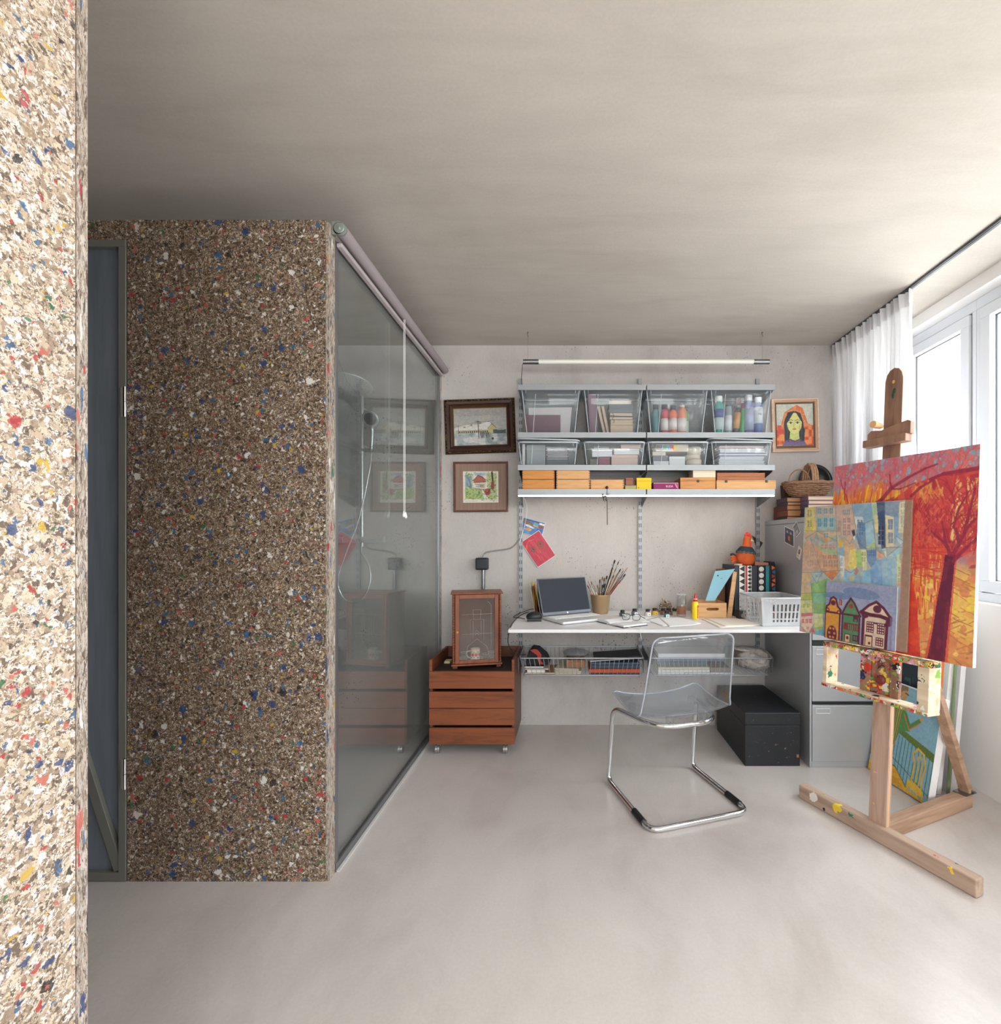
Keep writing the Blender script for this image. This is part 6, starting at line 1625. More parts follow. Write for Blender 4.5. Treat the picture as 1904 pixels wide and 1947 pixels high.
slab([(X_(1122, 3.08), 3.08, zf + .074), (X_(1217, 3.08), 3.08, zf + .095), (X_(1217, 3.08), 3.26, zf + .099), (X_(1122, 3.08), 3.26, zf + .078)], .006, (0, 0, 1), 'grey_folder', M((190, 190, 188), .6), 'pale grey folder slanting on the blue folder', 'folder')
slab([(X_(1130, 3.1), 3.1, zf + .084), (X_(1218, 3.1), 3.1, zf + .104), (X_(1218, 3.1), 3.27, zf + .108), (X_(1130, 3.1), 3.27, zf + .088)], .007, (0, 0, 1), 'black_folder', M((34, 34, 38), .6), 'black folder slanting on top of the grey folder', 'folder')
ub(1252, 1302, 0, .012, (232, 232, 230), 'white booklet lowest in the second wire basket', Y=3.066, pages=(240, 240, 238))
ub(1303, 1396, 0, .011, (226, 224, 222), 'long white folder beside the white booklet', Y=3.066, pages=(240, 240, 238))
ub(1252, 1350, .0125, .028, (236, 234, 230), 'white folder lying on the booklet', Y=3.066, pages=(242, 240, 236))
ub(1252, 1350, .0285, .044, (214, 204, 174), 'cream folder with ochre edge on the white one', Y=3.07, pages=(214, 196, 120))
ub(1352, 1390, .0118, .040, (150, 134, 126), 'brownish grey soft pad beside the cream folder', Y=3.075, cat='pad', name='cloth_pad')
ub(1252, 1345, .0445, .078, (52, 74, 70), 'dark green album below the blue book', Y=3.08)
ub(1250, 1374, .0785, .102, (92, 120, 158), 'blue patterned book under the white board', Y=3.08)
ub(1252, 1379, .1025, .128, (238, 236, 234), 'thick white board box on top of the blue book', Y=3.075, pages=(240, 238, 236), cat='box', name='board_box')
t = NT('lumpy_cloth'); v = t.coord(); nz = t.noise(v, 24, 5, .6, 1.0); t.principled(t.ramp(nz.outputs['Fac'], [(.3, (150, 142, 138)), (.5, (206, 196, 190)), (.75, (228, 220, 216))]), .9, normal=t.bump(nz.outputs['Fac'], .7, .012)); M_CLOTH = t.m
cbx = MB().ell((X_(1436, 3.17), 3.185, zf + .070), .110, .10, .068, 36, 22, fn=lambda q_: 1 + .07 * math.sin(q_.x * 8 + q_.z * 5) + .05 * math.sin(q_.y * 11 - q_.z * 9 + q_.x * 4))
cbx.ell((X_(1418, 3.17), 3.18, zf + .135), .07, .06, .012, 24, 10, fn=lambda q_: 1 + .12 * math.sin(q_.x * 7 + q_.y * 5))
tag(cbx.build('cloth_bag', M_CLOTH), 'lumpy pale cloth bag stuffed into the second wire basket', 'bag')
# outlines of the painted city, image pixels baked to fractions of the cardboard sheet
CITY = [
    ([(0.02, -0.013), (0.106, -0.008), (0.137, 0.195), (0.01, 0.193), (0.018, 0.08)], (214, 190, 96)),
    ([(0.102, -0.008), (0.333, -0.007), (0.343, 0.193), (0.145, 0.195)], (188, 168, 150)),
    ([(0.145, 0.085), (0.331, 0.09), (0.341, 0.193), (0.147, 0.193)], (140, 176, 176)),
    ([(0.333, -0.007), (0.494, -0.003), (0.553, 0.211), (0.52, 0.239), (0.353, 0.227)], (190, 160, 142)),
    ([(0.408, 0.08), (0.492, 0.078), (0.529, 0.201), (0.486, 0.294), (0.429, 0.247)], (206, 168, 146)),
    ([(0.488, -0.003), (0.712, 0.0), (0.706, 0.124), (0.618, 0.149), (0.547, 0.118), (0.51, 0.061)], (120, 158, 188)),
    ([(0.512, 0.093), (0.6, 0.101), (0.624, 0.239), (0.555, 0.239)], (206, 218, 224)),
    ([(0.549, 0.137), (0.618, 0.139), (0.639, 0.33), (0.582, 0.321), (0.543, 0.247)], (84, 124, 168)),
    ([(0.618, 0.149), (0.684, 0.123), (0.722, 0.321), (0.651, 0.329), (0.629, 0.239)], (140, 190, 212)),
    ([(0.639, 0.33), (0.671, 0.293), (0.714, 0.267), (0.722, 0.329)], (176, 200, 130)),
    ([(0.557, 0.275), (0.627, 0.321), (0.582, 0.33)], (76, 110, 156)),
    ([(0.667, 0.002), (0.712, 0.0), (0.725, 0.178), (0.712, 0.213), (0.69, 0.123)], (176, 200, 150)),
    ([(0.696, 0.088), (0.729, 0.088), (0.741, 0.214), (0.712, 0.213)], (226, 206, 140)),
    ([(0.712, 0.0), (0.78, 0.003), (0.804, 0.319), (0.771, 0.329), (0.743, 0.214)], (48, 66, 104)),
    ([(0.78, 0.003), (0.9, 0.007), (0.894, 0.113), (0.792, 0.118)], (110, 132, 168)),
    ([(0.788, 0.092), (0.865, 0.111), (0.869, 0.309), (0.804, 0.314)], (222, 206, 160)),
    ([(0.859, 0.111), (0.914, 0.105), (0.914, 0.216), (0.873, 0.301)], (124, 158, 196)),
    ([(0.904, 0.011), (0.988, 0.008), (0.982, 0.217), (0.9, 0.216)], (224, 210, 168)),
    ([(0.949, 0.013), (1.012, 0.01), (0.978, 0.217), (0.969, 0.217)], (206, 196, 186)),
    ([(0.01, 0.193), (0.357, 0.196), (0.367, 0.247), (0.022, 0.25)], (200, 166, 128)),
    ([(0.145, 0.195), (0.176, 0.265), (0.243, 0.255), (0.359, 0.227), (0.367, 0.275), (0.231, 0.285), (0.12, 0.25)], (134, 158, 150)),
    ([(0.188, 0.245), (0.308, 0.245), (0.259, 0.296)], (206, 146, 96)),
    ([(0.022, 0.25), (0.137, 0.306), (0.204, 0.502), (-0.006, 0.533), (-0.002, 0.358)], (196, 152, 124)),
    ([(0.124, 0.306), (0.365, 0.342), (0.398, 0.494), (0.218, 0.512)], (204, 148, 112)),
    ([(0.137, 0.301), (0.233, 0.304), (0.365, 0.352), (0.373, 0.381), (0.237, 0.368)], (150, 180, 128)),
    ([(0.367, 0.257), (0.424, 0.257), (0.42, 0.317), (0.376, 0.319)], (222, 176, 84)),
    ([(0.376, 0.324), (0.431, 0.312), (0.433, 0.455), (0.396, 0.456)], (130, 168, 190)),
    ([(0.429, 0.247), (0.533, 0.303), (0.555, 0.468), (0.504, 0.507), (0.447, 0.482)], (214, 168, 120)),
    ([(0.488, 0.34), (0.547, 0.33), (0.559, 0.46), (0.51, 0.505), (0.482, 0.453)], (226, 206, 104)),
    ([(0.543, 0.35), (0.594, 0.339), (0.612, 0.448), (0.565, 0.46)], (150, 194, 96)),
    ([(0.594, 0.339), (0.639, 0.334), (0.653, 0.482), (0.618, 0.484)], (220, 222, 160)),
    ([(0.639, 0.334), (0.727, 0.33), (0.731, 0.417), (0.69, 0.463), (0.649, 0.41)], (84, 122, 172)),
    ([(0.727, 0.337), (0.798, 0.371), (0.775, 0.399), (0.735, 0.391)], (226, 160, 130)),
    ([(0.771, 0.329), (0.806, 0.319), (0.816, 0.389), (0.798, 0.371)], (206, 214, 190)),
    ([(0.731, 0.409), (0.775, 0.399), (0.814, 0.579), (0.684, 0.571), (0.68, 0.473)], (112, 156, 202)),
    ([(0.773, 0.389), (0.896, 0.386), (0.896, 0.574), (0.792, 0.581)], (136, 178, 204)),
    ([(0.825, 0.371), (0.98, 0.258), (0.973, 0.301), (0.886, 0.386)], (150, 196, 210)),
    ([(0.88, 0.24), (0.971, 0.288), (0.943, 0.325)], (160, 204, 214)),
    ([(0.896, 0.37), (0.973, 0.325), (0.965, 0.569), (0.904, 0.556)], (196, 212, 160)),
    ([(0.91, 0.538), (0.961, 0.577), (0.912, 0.615)], (214, 160, 140)),
    ([(0.896, 0.574), (0.963, 0.569), (0.969, 0.893), (0.91, 0.903)], (140, 190, 208)),
    ([(0.225, 0.507), (0.404, 0.489), (0.327, 0.569)], (206, 120, 70)),
    ([(0.094, 0.523), (0.225, 0.512), (0.169, 0.603)], (140, 180, 180)),
    ([(0.392, 0.379), (0.443, 0.388), (0.449, 0.53), (0.414, 0.549)], (214, 214, 206)),
    ([(0.447, 0.492), (0.567, 0.468), (0.594, 0.567), (0.427, 0.577)], (132, 178, 206)),
    ([(0.486, 0.527), (0.545, 0.523), (0.535, 0.561), (0.5, 0.564)], (206, 190, 120)),
    ([(0.555, 0.464), (0.58, 0.486), (0.557, 0.523), (0.533, 0.507)], (176, 120, 96)),
    ([(0.614, 0.484), (0.68, 0.473), (0.696, 0.569), (0.594, 0.567)], (124, 180, 212)),
    ([(-0.014, 0.533), (0.108, 0.522), (0.1, 0.608), (-0.008, 0.625)], (198, 168, 120)),
    ([(0.108, 0.608), (0.28, 0.558), (0.292, 0.818), (0.143, 0.844)], (120, 176, 96)),
    ([(0.133, 0.685), (0.282, 0.664), (0.284, 0.741), (0.151, 0.764)], (110, 180, 140)),
    ([(-0.016, 0.615), (0.108, 0.628), (0.106, 0.698), (-0.018, 0.698)], (206, 176, 130)),
    ([(-0.012, 0.708), (0.112, 0.677), (0.129, 0.736), (-0.006, 0.749)], (186, 196, 80)),
    ([(-0.014, 0.749), (0.129, 0.736), (0.149, 0.834), (-0.008, 0.857)], (210, 206, 130)),
    ([(-0.014, 0.857), (0.149, 0.834), (0.161, 0.922), (0.096, 1.011), (0.022, 0.96)], (224, 196, 170)),
    ([(0.008, 0.855), (0.141, 0.834), (0.143, 0.86), (0.016, 0.88)], (212, 96, 116)),
    ([(-0.039, 0.751), (-0.006, 0.749), (0.002, 1.009), (-0.022, 1.012)], (206, 100, 116)),
    ([(0.149, 0.844), (0.243, 0.829), (0.255, 0.929), (0.163, 0.952)], (206, 210, 130)),
    ([(0.163, 0.947), (0.255, 0.929), (0.22, 0.983)], (150, 190, 70)),
    ([(-0.02, 1.011), (0.022, 0.96), (0.096, 1.011), (0.149, 0.944), (0.18, 1.007)], (206, 140, 130)),
    ([(0.171, 0.98), (0.282, 0.935), (0.28, 1.001), (0.18, 1.016)], (110, 170, 200)),
    ([(0.11, 0.993), (0.149, 0.948), (0.171, 0.984)], (206, 90, 96)),
    ([(0.498, 0.196), (0.527, 0.186), (0.535, 0.229), (0.514, 0.239)], (34, 42, 82)),
    ([(0.51, 0.242), (0.529, 0.234), (0.529, 0.267)], (232, 234, 236)),
]
CITY_LINES = [((0.018, 0.191), (0.357, 0.195)), ((0.133, -0.002), (0.151, 0.193)), ((0.333, -0.005), (0.38, 0.496)), ((0.488, -0.003), (0.582, 0.33)), ((0.559, 0.33), (0.982, 0.311)), ((0.639, 0.33), (0.557, 0.275)), ((0.78, 0.003), (0.804, 0.319)), ((0.727, 0.329), (0.798, 0.371)), ((0.078, 0.245), (0.212, 0.512)), ((-0.006, 0.528), (0.398, 0.494)), ((0.225, 0.507), (0.327, 0.569)), ((0.404, 0.489), (0.327, 0.569)), ((0.094, 0.523), (0.169, 0.603)), ((0.225, 0.512), (0.169, 0.603)), ((0.429, 0.247), (0.486, 0.294)), ((0.486, 0.294), (0.529, 0.211)), ((0.447, 0.482), (0.504, 0.507)), ((0.561, 0.464), (0.504, 0.507)), ((0.022, 0.25), (0.145, 0.195)), ((0.145, 0.195), (0.367, 0.275)), ((0.108, 0.608), (0.143, 0.844)), ((-0.018, 0.698), (0.282, 0.664)), ((-0.014, 0.749), (0.129, 0.736)), ((0.149, 0.834), (0.292, 0.827)), ((0.022, 0.96), (0.096, 1.011)), ((0.161, 0.922), (0.096, 1.011)), ((0.814, 0.587), (0.912, 0.615)), ((0.69, 0.123), (0.722, 0.329)), ((0.618, 0.149), (0.684, 0.123)), ((0.971, 0.288), (0.88, 0.24)), ((0.825, 0.371), (0.98, 0.258))]
CITY_WINDOWS = [([(0.033, 0.018), (0.051, 0.02), (0.055, 0.075), (0.035, 0.074)], (120, 112, 84)), ([(0.037, 0.103), (0.057, 0.103), (0.061, 0.159), (0.041, 0.159)], (120, 112, 84)), ([(0.061, 0.02), (0.08, 0.021), (0.082, 0.075), (0.065, 0.075)], (120, 112, 84)), ([(0.067, 0.105), (0.084, 0.105), (0.088, 0.16), (0.071, 0.159)], (120, 112, 84)), ([(0.147, 0.011), (0.184, 0.015), (0.186, 0.059), (0.151, 0.057)], (96, 136, 160)), ([(0.21, 0.016), (0.245, 0.018), (0.249, 0.061), (0.214, 0.059)], (96, 136, 160)), ([(0.273, 0.018), (0.306, 0.021), (0.308, 0.064), (0.275, 0.062)], (96, 136, 160)), ([(0.153, 0.093), (0.188, 0.095), (0.192, 0.16), (0.157, 0.159)], (70, 130, 168)), ([(0.216, 0.095), (0.251, 0.096), (0.253, 0.162), (0.22, 0.16)], (70, 130, 168)), ([(0.276, 0.098), (0.31, 0.098), (0.314, 0.164), (0.28, 0.162)], (70, 130, 168)), ([(0.404, 0.036), (0.433, 0.036), (0.435, 0.078), (0.406, 0.077)], (120, 134, 138)), ([(0.441, 0.038), (0.471, 0.039), (0.473, 0.08), (0.443, 0.078)], (120, 134, 138)), ([(0.359, 0.116), (0.386, 0.118), (0.392, 0.204), (0.363, 0.203)], (150, 126, 112)), ([(0.412, 0.1), (0.439, 0.1), (0.441, 0.136), (0.414, 0.136)], (150, 110, 112)), ([(0.414, 0.147), (0.441, 0.147), (0.443, 0.183), (0.416, 0.183)], (150, 110, 112)), ([(0.418, 0.195), (0.443, 0.195), (0.445, 0.231), (0.42, 0.231)], (150, 110, 112)), ([(0.453, 0.101), (0.48, 0.101), (0.482, 0.137), (0.455, 0.137)], (150, 110, 112)), ([(0.457, 0.149), (0.482, 0.149), (0.484, 0.185), (0.459, 0.185)], (150, 110, 112)), ([(0.459, 0.195), (0.486, 0.196), (0.488, 0.231), (0.461, 0.231)], (150, 110, 112)), ([(0.547, 0.118), (0.567, 0.119), (0.569, 0.142), (0.549, 0.142)], (60, 76, 120)), ([(0.549, 0.152), (0.569, 0.152), (0.569, 0.177), (0.551, 0.175)], (60, 76, 120)), ([(0.576, 0.119), (0.594, 0.119), (0.596, 0.144), (0.576, 0.144)], (60, 76, 120)), ([(0.578, 0.152), (0.596, 0.152), (0.598, 0.177), (0.578, 0.177)], (60, 76, 120)), ([(0.569, 0.177), (0.6, 0.177), (0.604, 0.229), (0.571, 0.229)], (70, 110, 160)), ([(0.735, 0.168), (0.782, 0.17), (0.784, 0.229), (0.737, 0.227)], (34, 46, 84)), ([(0.737, 0.24), (0.784, 0.24), (0.788, 0.298), (0.741, 0.298)], (34, 46, 84)), ([(0.814, 0.123), (0.855, 0.124), (0.857, 0.195), (0.816, 0.193)], (96, 116, 150)), ([(0.82, 0.214), (0.859, 0.216), (0.863, 0.289), (0.824, 0.289)], (104, 122, 156)), ([(0.912, 0.02), (0.924, 0.021), (0.925, 0.049), (0.914, 0.049)], (150, 146, 130)), ([(0.914, 0.061), (0.925, 0.062), (0.927, 0.09), (0.916, 0.09)], (150, 146, 130)), ([(0.916, 0.101), (0.927, 0.103), (0.929, 0.131), (0.918, 0.131)], (150, 146, 130)), ([(0.933, 0.021), (0.945, 0.021), (0.947, 0.051), (0.935, 0.051)], (150, 146, 130)), ([(0.935, 0.062), (0.947, 0.062), (0.949, 0.092), (0.937, 0.092)], (150, 146, 130)), ([(0.937, 0.103), (0.949, 0.103), (0.951, 0.132), (0.939, 0.132)], (150, 146, 130)), ([(0.918, 0.131), (0.929, 0.131), (0.931, 0.182), (0.92, 0.182)], (160, 154, 130)), ([(0.937, 0.131), (0.949, 0.132), (0.951, 0.183), (0.939, 0.183)], (160, 154, 130)), ([(0.222, 0.211), (0.267, 0.211), (0.269, 0.247), (0.224, 0.247)], (110, 140, 150)), ([(0.198, 0.298), (0.22, 0.298), (0.222, 0.332), (0.2, 0.332)], (190, 110, 96)), ([(0.241, 0.296), (0.263, 0.296), (0.265, 0.332), (0.243, 0.332)], (190, 110, 96)), ([(0.284, 0.296), (0.304, 0.296), (0.306, 0.332), (0.286, 0.332)], (190, 110, 96)), ([(0.325, 0.296), (0.345, 0.296), (0.347, 0.33), (0.327, 0.332)], (190, 110, 96)), ([(0.084, 0.347), (0.118, 0.345), (0.122, 0.394), (0.086, 0.394)], (176, 134, 112)), ([(0.088, 0.424), (0.122, 0.422), (0.125, 0.469), (0.092, 0.471)], (176, 134, 112)), ([(0.131, 0.345), (0.165, 0.345), (0.169, 0.392), (0.135, 0.394)], (176, 134, 112)), ([(0.135, 0.422), (0.169, 0.42), (0.173, 0.468), (0.139, 0.469)], (176, 134, 112)), ([(0.222, 0.384), (0.257, 0.383), (0.257, 0.407), (0.224, 0.407)], (170, 96, 80)), ([(0.275, 0.383), (0.308, 0.381), (0.31, 0.406), (0.276, 0.406)], (170, 96, 80)), ([(0.325, 0.381), (0.359, 0.381), (0.361, 0.404), (0.327, 0.404)], (170, 96, 80)), ([(0.229, 0.424), (0.269, 0.422), (0.273, 0.471), (0.231, 0.473)], (160, 120, 100)), ([(0.284, 0.422), (0.324, 0.42), (0.325, 0.468), (0.288, 0.469)], (160, 120, 100)), ([(0.339, 0.42), (0.376, 0.419), (0.38, 0.466), (0.341, 0.468)], (160, 120, 100)), ([(0.4, 0.399), (0.422, 0.399), (0.424, 0.42), (0.4, 0.422)], (150, 156, 170)), ([(0.402, 0.437), (0.424, 0.437), (0.425, 0.458), (0.402, 0.46)], (150, 156, 170)), ([(0.404, 0.474), (0.425, 0.474), (0.427, 0.497), (0.406, 0.497)], (150, 156, 170)), ([(0.6, 0.348), (0.614, 0.348), (0.616, 0.379), (0.602, 0.379)], (130, 140, 96)), ([(0.602, 0.388), (0.616, 0.388), (0.618, 0.419), (0.604, 0.419)], (130, 140, 96)), ([(0.622, 0.348), (0.633, 0.348), (0.635, 0.378), (0.622, 0.379)], (130, 140, 96)), ([(0.624, 0.388), (0.637, 0.388), (0.637, 0.419), (0.624, 0.419)], (130, 140, 96)), ([(0.651, 0.345), (0.671, 0.345), (0.673, 0.378), (0.653, 0.378)], (60, 96, 146)), ([(0.682, 0.345), (0.702, 0.345), (0.704, 0.378), (0.684, 0.378)], (60, 96, 146)), ([(0.771, 0.337), (0.78, 0.337), (0.782, 0.363), (0.773, 0.363)], (110, 130, 140)), ([(0.786, 0.337), (0.794, 0.337), (0.796, 0.363), (0.786, 0.363)], (110, 130, 140)), ([(0.91, 0.445), (0.929, 0.445), (0.931, 0.473), (0.912, 0.474)], (150, 164, 110)), ([(0.912, 0.482), (0.931, 0.482), (0.933, 0.51), (0.912, 0.512)], (150, 164, 110)), ([(0.914, 0.52), (0.933, 0.518), (0.933, 0.548), (0.914, 0.548)], (150, 164, 110)), ([(0.937, 0.445), (0.957, 0.443), (0.959, 0.473), (0.939, 0.473)], (150, 164, 110)), ([(0.939, 0.481), (0.959, 0.481), (0.959, 0.509), (0.941, 0.51)], (150, 164, 110)), ([(0.941, 0.518), (0.961, 0.517), (0.961, 0.546), (0.941, 0.546)], (150, 164, 110)), ([(0.92, 0.352), (0.935, 0.352), (0.939, 0.419), (0.924, 0.42)], (140, 140, 120)), ([(0.024, 0.777), (0.057, 0.774), (0.057, 0.803), (0.025, 0.806)], (140, 180, 60)), ([(0.071, 0.772), (0.102, 0.769), (0.104, 0.798), (0.073, 0.801)], (140, 180, 60)), ([(0.02, 0.899), (0.049, 0.896), (0.051, 0.929), (0.022, 0.934)], (200, 80, 96)), ([(0.063, 0.895), (0.092, 0.89), (0.094, 0.924), (0.065, 0.927)], (200, 80, 96)), ([(0.106, 0.888), (0.133, 0.885), (0.135, 0.919), (0.108, 0.922)], (200, 80, 96)), ([(0.078, 0.955), (0.104, 0.952), (0.106, 0.97), (0.08, 0.973)], (200, 80, 96)), ([(0.167, 0.852), (0.198, 0.849), (0.198, 0.872), (0.169, 0.875)], (222, 200, 210)), ([(0.2, 0.883), (0.229, 0.878), (0.231, 0.917), (0.202, 0.921)], (190, 200, 150)), ([(0.151, 0.536), (0.173, 0.536), (0.175, 0.556), (0.153, 0.556)], (100, 120, 140)), ([(0.304, 0.51), (0.329, 0.509), (0.331, 0.533), (0.306, 0.535)], (170, 80, 50))]
# ============================================================ things on top of the filing cabinet
zc = FH + .0005
def cb_(a_, b_, Y, d, z0, z1_, cov, lab, pages=(196, 150, 104), spine='X-', **k):
    return book(X_(a_, Y), X_(b_, Y), Y, Y + d, zc + z0, zc + z1_, cov, lab, pages=pages, spine=spine, **k)
slab([(X_(1481, 3.24), 3.24, zc), (X_(1497, 3.24), 3.24, zc), (X_(1497, 3.24), 3.24, zc + .096), (X_(1481, 3.24), 3.24, zc + .090)], .08, (0, 1, 0), 'maroon_book', M((112, 52, 50), .6), 'maroon book standing at the wall end of the cabinet top', 'book')
st = [(.0, .018, (44, 44, 58), 'dark blue book at the bottom of the old stack on the cabinet'), (.0185, .058, (118, 62, 44), 'thick brown book low in the old stack on the cabinet'), (.0585, .088, (90, 52, 44), 'brown book in the middle of the old stack on the cabinet'), (.0885, .108, (76, 60, 70), 'thin purple brown book high in the old stack on the cabinet'), (.1085, .136, (84, 70, 80), 'faded purple book on top of the old stack on the cabinet')]
for i, (a_, b_, c, lb) in enumerate(st): cb_(1497 + (i % 2), 1534 - (i % 2), 3.06, .16, a_, b_, c, lb, pages=(190, 138, 92))
st = [(0, .034, (70, 66, 84), 'slate book at the bottom of the pale-paged pile by the red canvas'), (.0345, .062, (84, 76, 96), 'second slate book in the pale-paged pile by the red canvas'), (.0625, .086, (96, 86, 108), 'third mauve book in the pale-paged pile by the red canvas'), (.0865, .110, (116, 98, 118), 'fourth mauve book in the pale-paged pile by the red canvas'), (.1105, .136, (120, 96, 116), 'topmost mauve book in the pale-paged pile, under the wicker basket')]
for i, (a_, b_, c, lb) in enumerate(st): cb_(1537 + i % 2, 1586 - i % 2, 2.96, .20, a_, b_, c, lb, pages=(238, 206, 180))
# wicker basket
WK = wood((150, 114, 88), (84, 56, 42), 5, 'X', .7)
bz = zc + .1370
wk = thing('wicker_basket', 'brown wicker basket with arched handle standing on the book stacks', 'basket', (X_(1541, 3.06), 3.09, bz), R(-6))
m = MB()
def ringp(z, f, n=60): return [Vector((.150 * f * math.cos(2 * PI * k / n), .088 * f * math.sin(2 * PI * k / n), z)) for k in range(n)]
nl = 8
for j in range(nl):
    v = j / (nl - 1); f = .62 + .38 * v ** .7; z = .008 + .076 * v
    pts = [Vector((p_.x * (1 + .03 * (-1) ** (k // 3 + j)), p_.y * (1 + .05 * (-1) ** (k // 2 + j)), p_.z)) for k, p_ in enumerate(ringp(z, f))]
    m.tube(pts, .0056, 6, True)
m.build('weave', WK, wk, local=True)
m = MB(); pts = ringp(.090, 1.03); m.tube(pts, .0070, 8, True); m.tube([p_ + Vector((0, 0, .006 + .003 * math.sin(k * 1.2))) for k, p_ in enumerate(ringp(.090, 1.02))], .0045, 6, True)
m.build('rim', WK, wk, local=True)
m = MB()
for k in range(30):
    a_ = 2 * PI * (k + .5) / 30; m.tube([Vector((.150 * f * math.cos(a_), .088 * f * math.sin(a_), z)) for f, z in ((.60, .006), (.80, .03), (.93, .06), (1.0, .088))], .0028, 6)
m.build('stakes', WK, wk, local=True)
MB().lathe([(0, .003), (.055, .003), (.056, .009), (0, .010)], 24, Mx=Matrix.Diagonal((1.68, 1, 1, 1))).build('base', WK, wk, local=True)
m = MB(); hp_ = [Vector((.012, .089 * math.cos(PI * k / 24), .085 + .125 * math.sin(PI * k / 24) ** .75)) for k in range(25)]
for o_ in (-.013, 0, .013): m.tube([p_ + Vector((o_, 0, .003 * math.sin(k * 1.4 + o_ * 300))) for k, p_ in enumerate(hp_)], .0075, 8)
m.build('handle', wood((176, 136, 104), (112, 78, 56), 4, 'Y', .7), wk, local=True)
m = MB(); m.tube([Vector((-.075 + .062 * math.cos(PI * k / 18), -.070, .090 + .078 * math.sin(PI * k / 18))) for k in range(19)], .0042, 8); m.build('side_loop', WK, wk, local=True)
slab([(X_(1492, 3.22), 3.22, zc + .1378), (X_(1512, 3.22), 3.22, zc + .1378), (X_(1512, 3.22), 3.22, zc + .245), (X_(1490, 3.22), 3.22, zc + .235)], .05, (0, 1, 0), 'brown_case', M((92, 60, 48), .6), 'dark brown case standing behind the wicker basket', 'case')
cb_(1499, 1515, 3.215, .10, 0, .1365, (84, 60, 50), 'brown book block supporting the dark case behind the basket')
# black tray leaning on the wall
ry = MB(); Rt = .115; Mt = Matrix.Translation((X_(1552, 3.31), 3.322, 1.662)) @ Matrix.Rotation(R(86), 4, 'X')
ry.lathe([(0, 0), (Rt * .78, 0), (Rt * .80, .012), (Rt * .97, .014), (Rt, .010), (Rt * .985, .004), (Rt * .82, 0.002), (Rt * .8, -.003), (0, -.003)], 48, Mx=Mt)
tag(ry.build('round_tray', M((34, 33, 36), .35)), 'round black tray propped against the wall behind the wicker basket', 'tray')
for i, (a_, b_, lb) in enumerate(((0, .07, 'lower grey block of books under the round tray'), (.0705, .1545, 'upper grey block of books under the round tray'))):
    book(X_(1530, 3.27), X_(1580, 3.27), 3.262, 3.337, zc + a_, zc + b_, (96, 92, 92), lb, pages=(210, 200, 186), spine='Y+')

# ============================================================ easel
OE = Vector((1.295, 2.065, 0)); AE = R(-65.67)
ea = thing('easel', 'paint-spattered wooden studio easel with T-shaped floor bars', 'easel', OE, AE)
TE = WM(ea)
LEAN = R(3.5)
# plane frame of the mast: (u, v along the mast, w towards the painter)
ML = Matrix(((1, 0, 0), (0, math.sin(LEAN), -math.cos(LEAN)), (0, math.cos(LEAN), math.sin(LEAN)))).to_4x4()
def m_easel(name, base, dark, spots, axis='Z'):
    t = NT(name); sc = {'X': (1.2, 14, 14), 'Y': (14, 1.2, 14), 'Z': (14, 14, 1.2)}[axis]
    v = t.coord(sc); n1 = t.noise(v, 1.8, 6, .6, .5)
    c = t.ramp(n1.outputs['Fac'], [(.3, dark), (.55, base), (.8, tuple(min(255, int(x * 1.1)) for x in base))])
    v2 = t.coord()
    dn = t.noise(v2, 42, 4); ad = t.n('ShaderNodeVectorMath', operation='MULTIPLY_ADD'); t.l(dn.outputs['Color'], ad.inputs[0]); ad.inputs[1].default_value = (.05, .05, .05); t.l(v2, ad.inputs[2])
    for sc_, th, keep, seed in spots:
        vo = t.n('ShaderNodeTexVoronoi'); vo.inputs['Scale'].default_value = sc_; t.l(ad.outputs[0], vo.inputs['Vector'])
        s = t.n('ShaderNodeSeparateColor'); t.l(vo.outputs['Color'], s.inputs[0])
        col = t.ramp(s.outputs[seed], [(0, (236, 232, 224)), (.16, (206, 60, 50)), (.3, (232, 120, 60)), (.42, (242, 206, 60)), (.54, (130, 176, 70)), (.66, (46, 120, 90)), (.76, (36, 50, 90)), (.86, (230, 160, 180)), (.94, (36, 34, 40))], 'CONSTANT')
        mk = t.math('MULTIPLY', t.math('LESS_THAN', vo.outputs['Distance'], th), t.math('GREATER_THAN', s.outputs[(seed + 1) % 3], keep))
        c = t.mix(mk, c, col)
    t.principled(c, .6, normal=t.bump(n1.outputs['Fac'], .1, .004))
    return t.m
M_EW = m_easel('easel_wood', (198, 168, 150), (168, 136, 118), [(9, .16, .86, 0), (30, .2, .9, 1)])
M_EWX = m_easel('easel_bar_wood', (188, 162, 143), (154, 126, 109), [(11, .24, .84, 0), (24, .26, .88, 1)], 'X')
M_EWY = m_easel('easel_leg_wood', (184, 150, 126), (148, 114, 92), [(9, .18, .95, 0)], 'Y')
M_EDK = m_easel('easel_dark_wood', (154, 118, 98), (118, 86, 70), [(9, .12, .96, 0)])
M_EPT = m_easel('painted_easel_wood', (196, 160, 130), (150, 116, 92), [(26, .6, .42, 0), (48, .55, .45, 1), (90, .5, .5, 2)], 'X')
M_EBD = m_easel('daubed_easel_wood', (164, 124, 104), (124, 88, 72), [(17, .5, .62, 0), (30, .5, .66, 1), (70, .5, .6, 2)])
M_EPW = m_easel('pale_painted_wood', (232, 212, 186), (206, 180, 150), [(22, .42, .72, 0), (48, .4, .76, 1)], 'X')
M_PLY = M((226, 178, 140), .6)
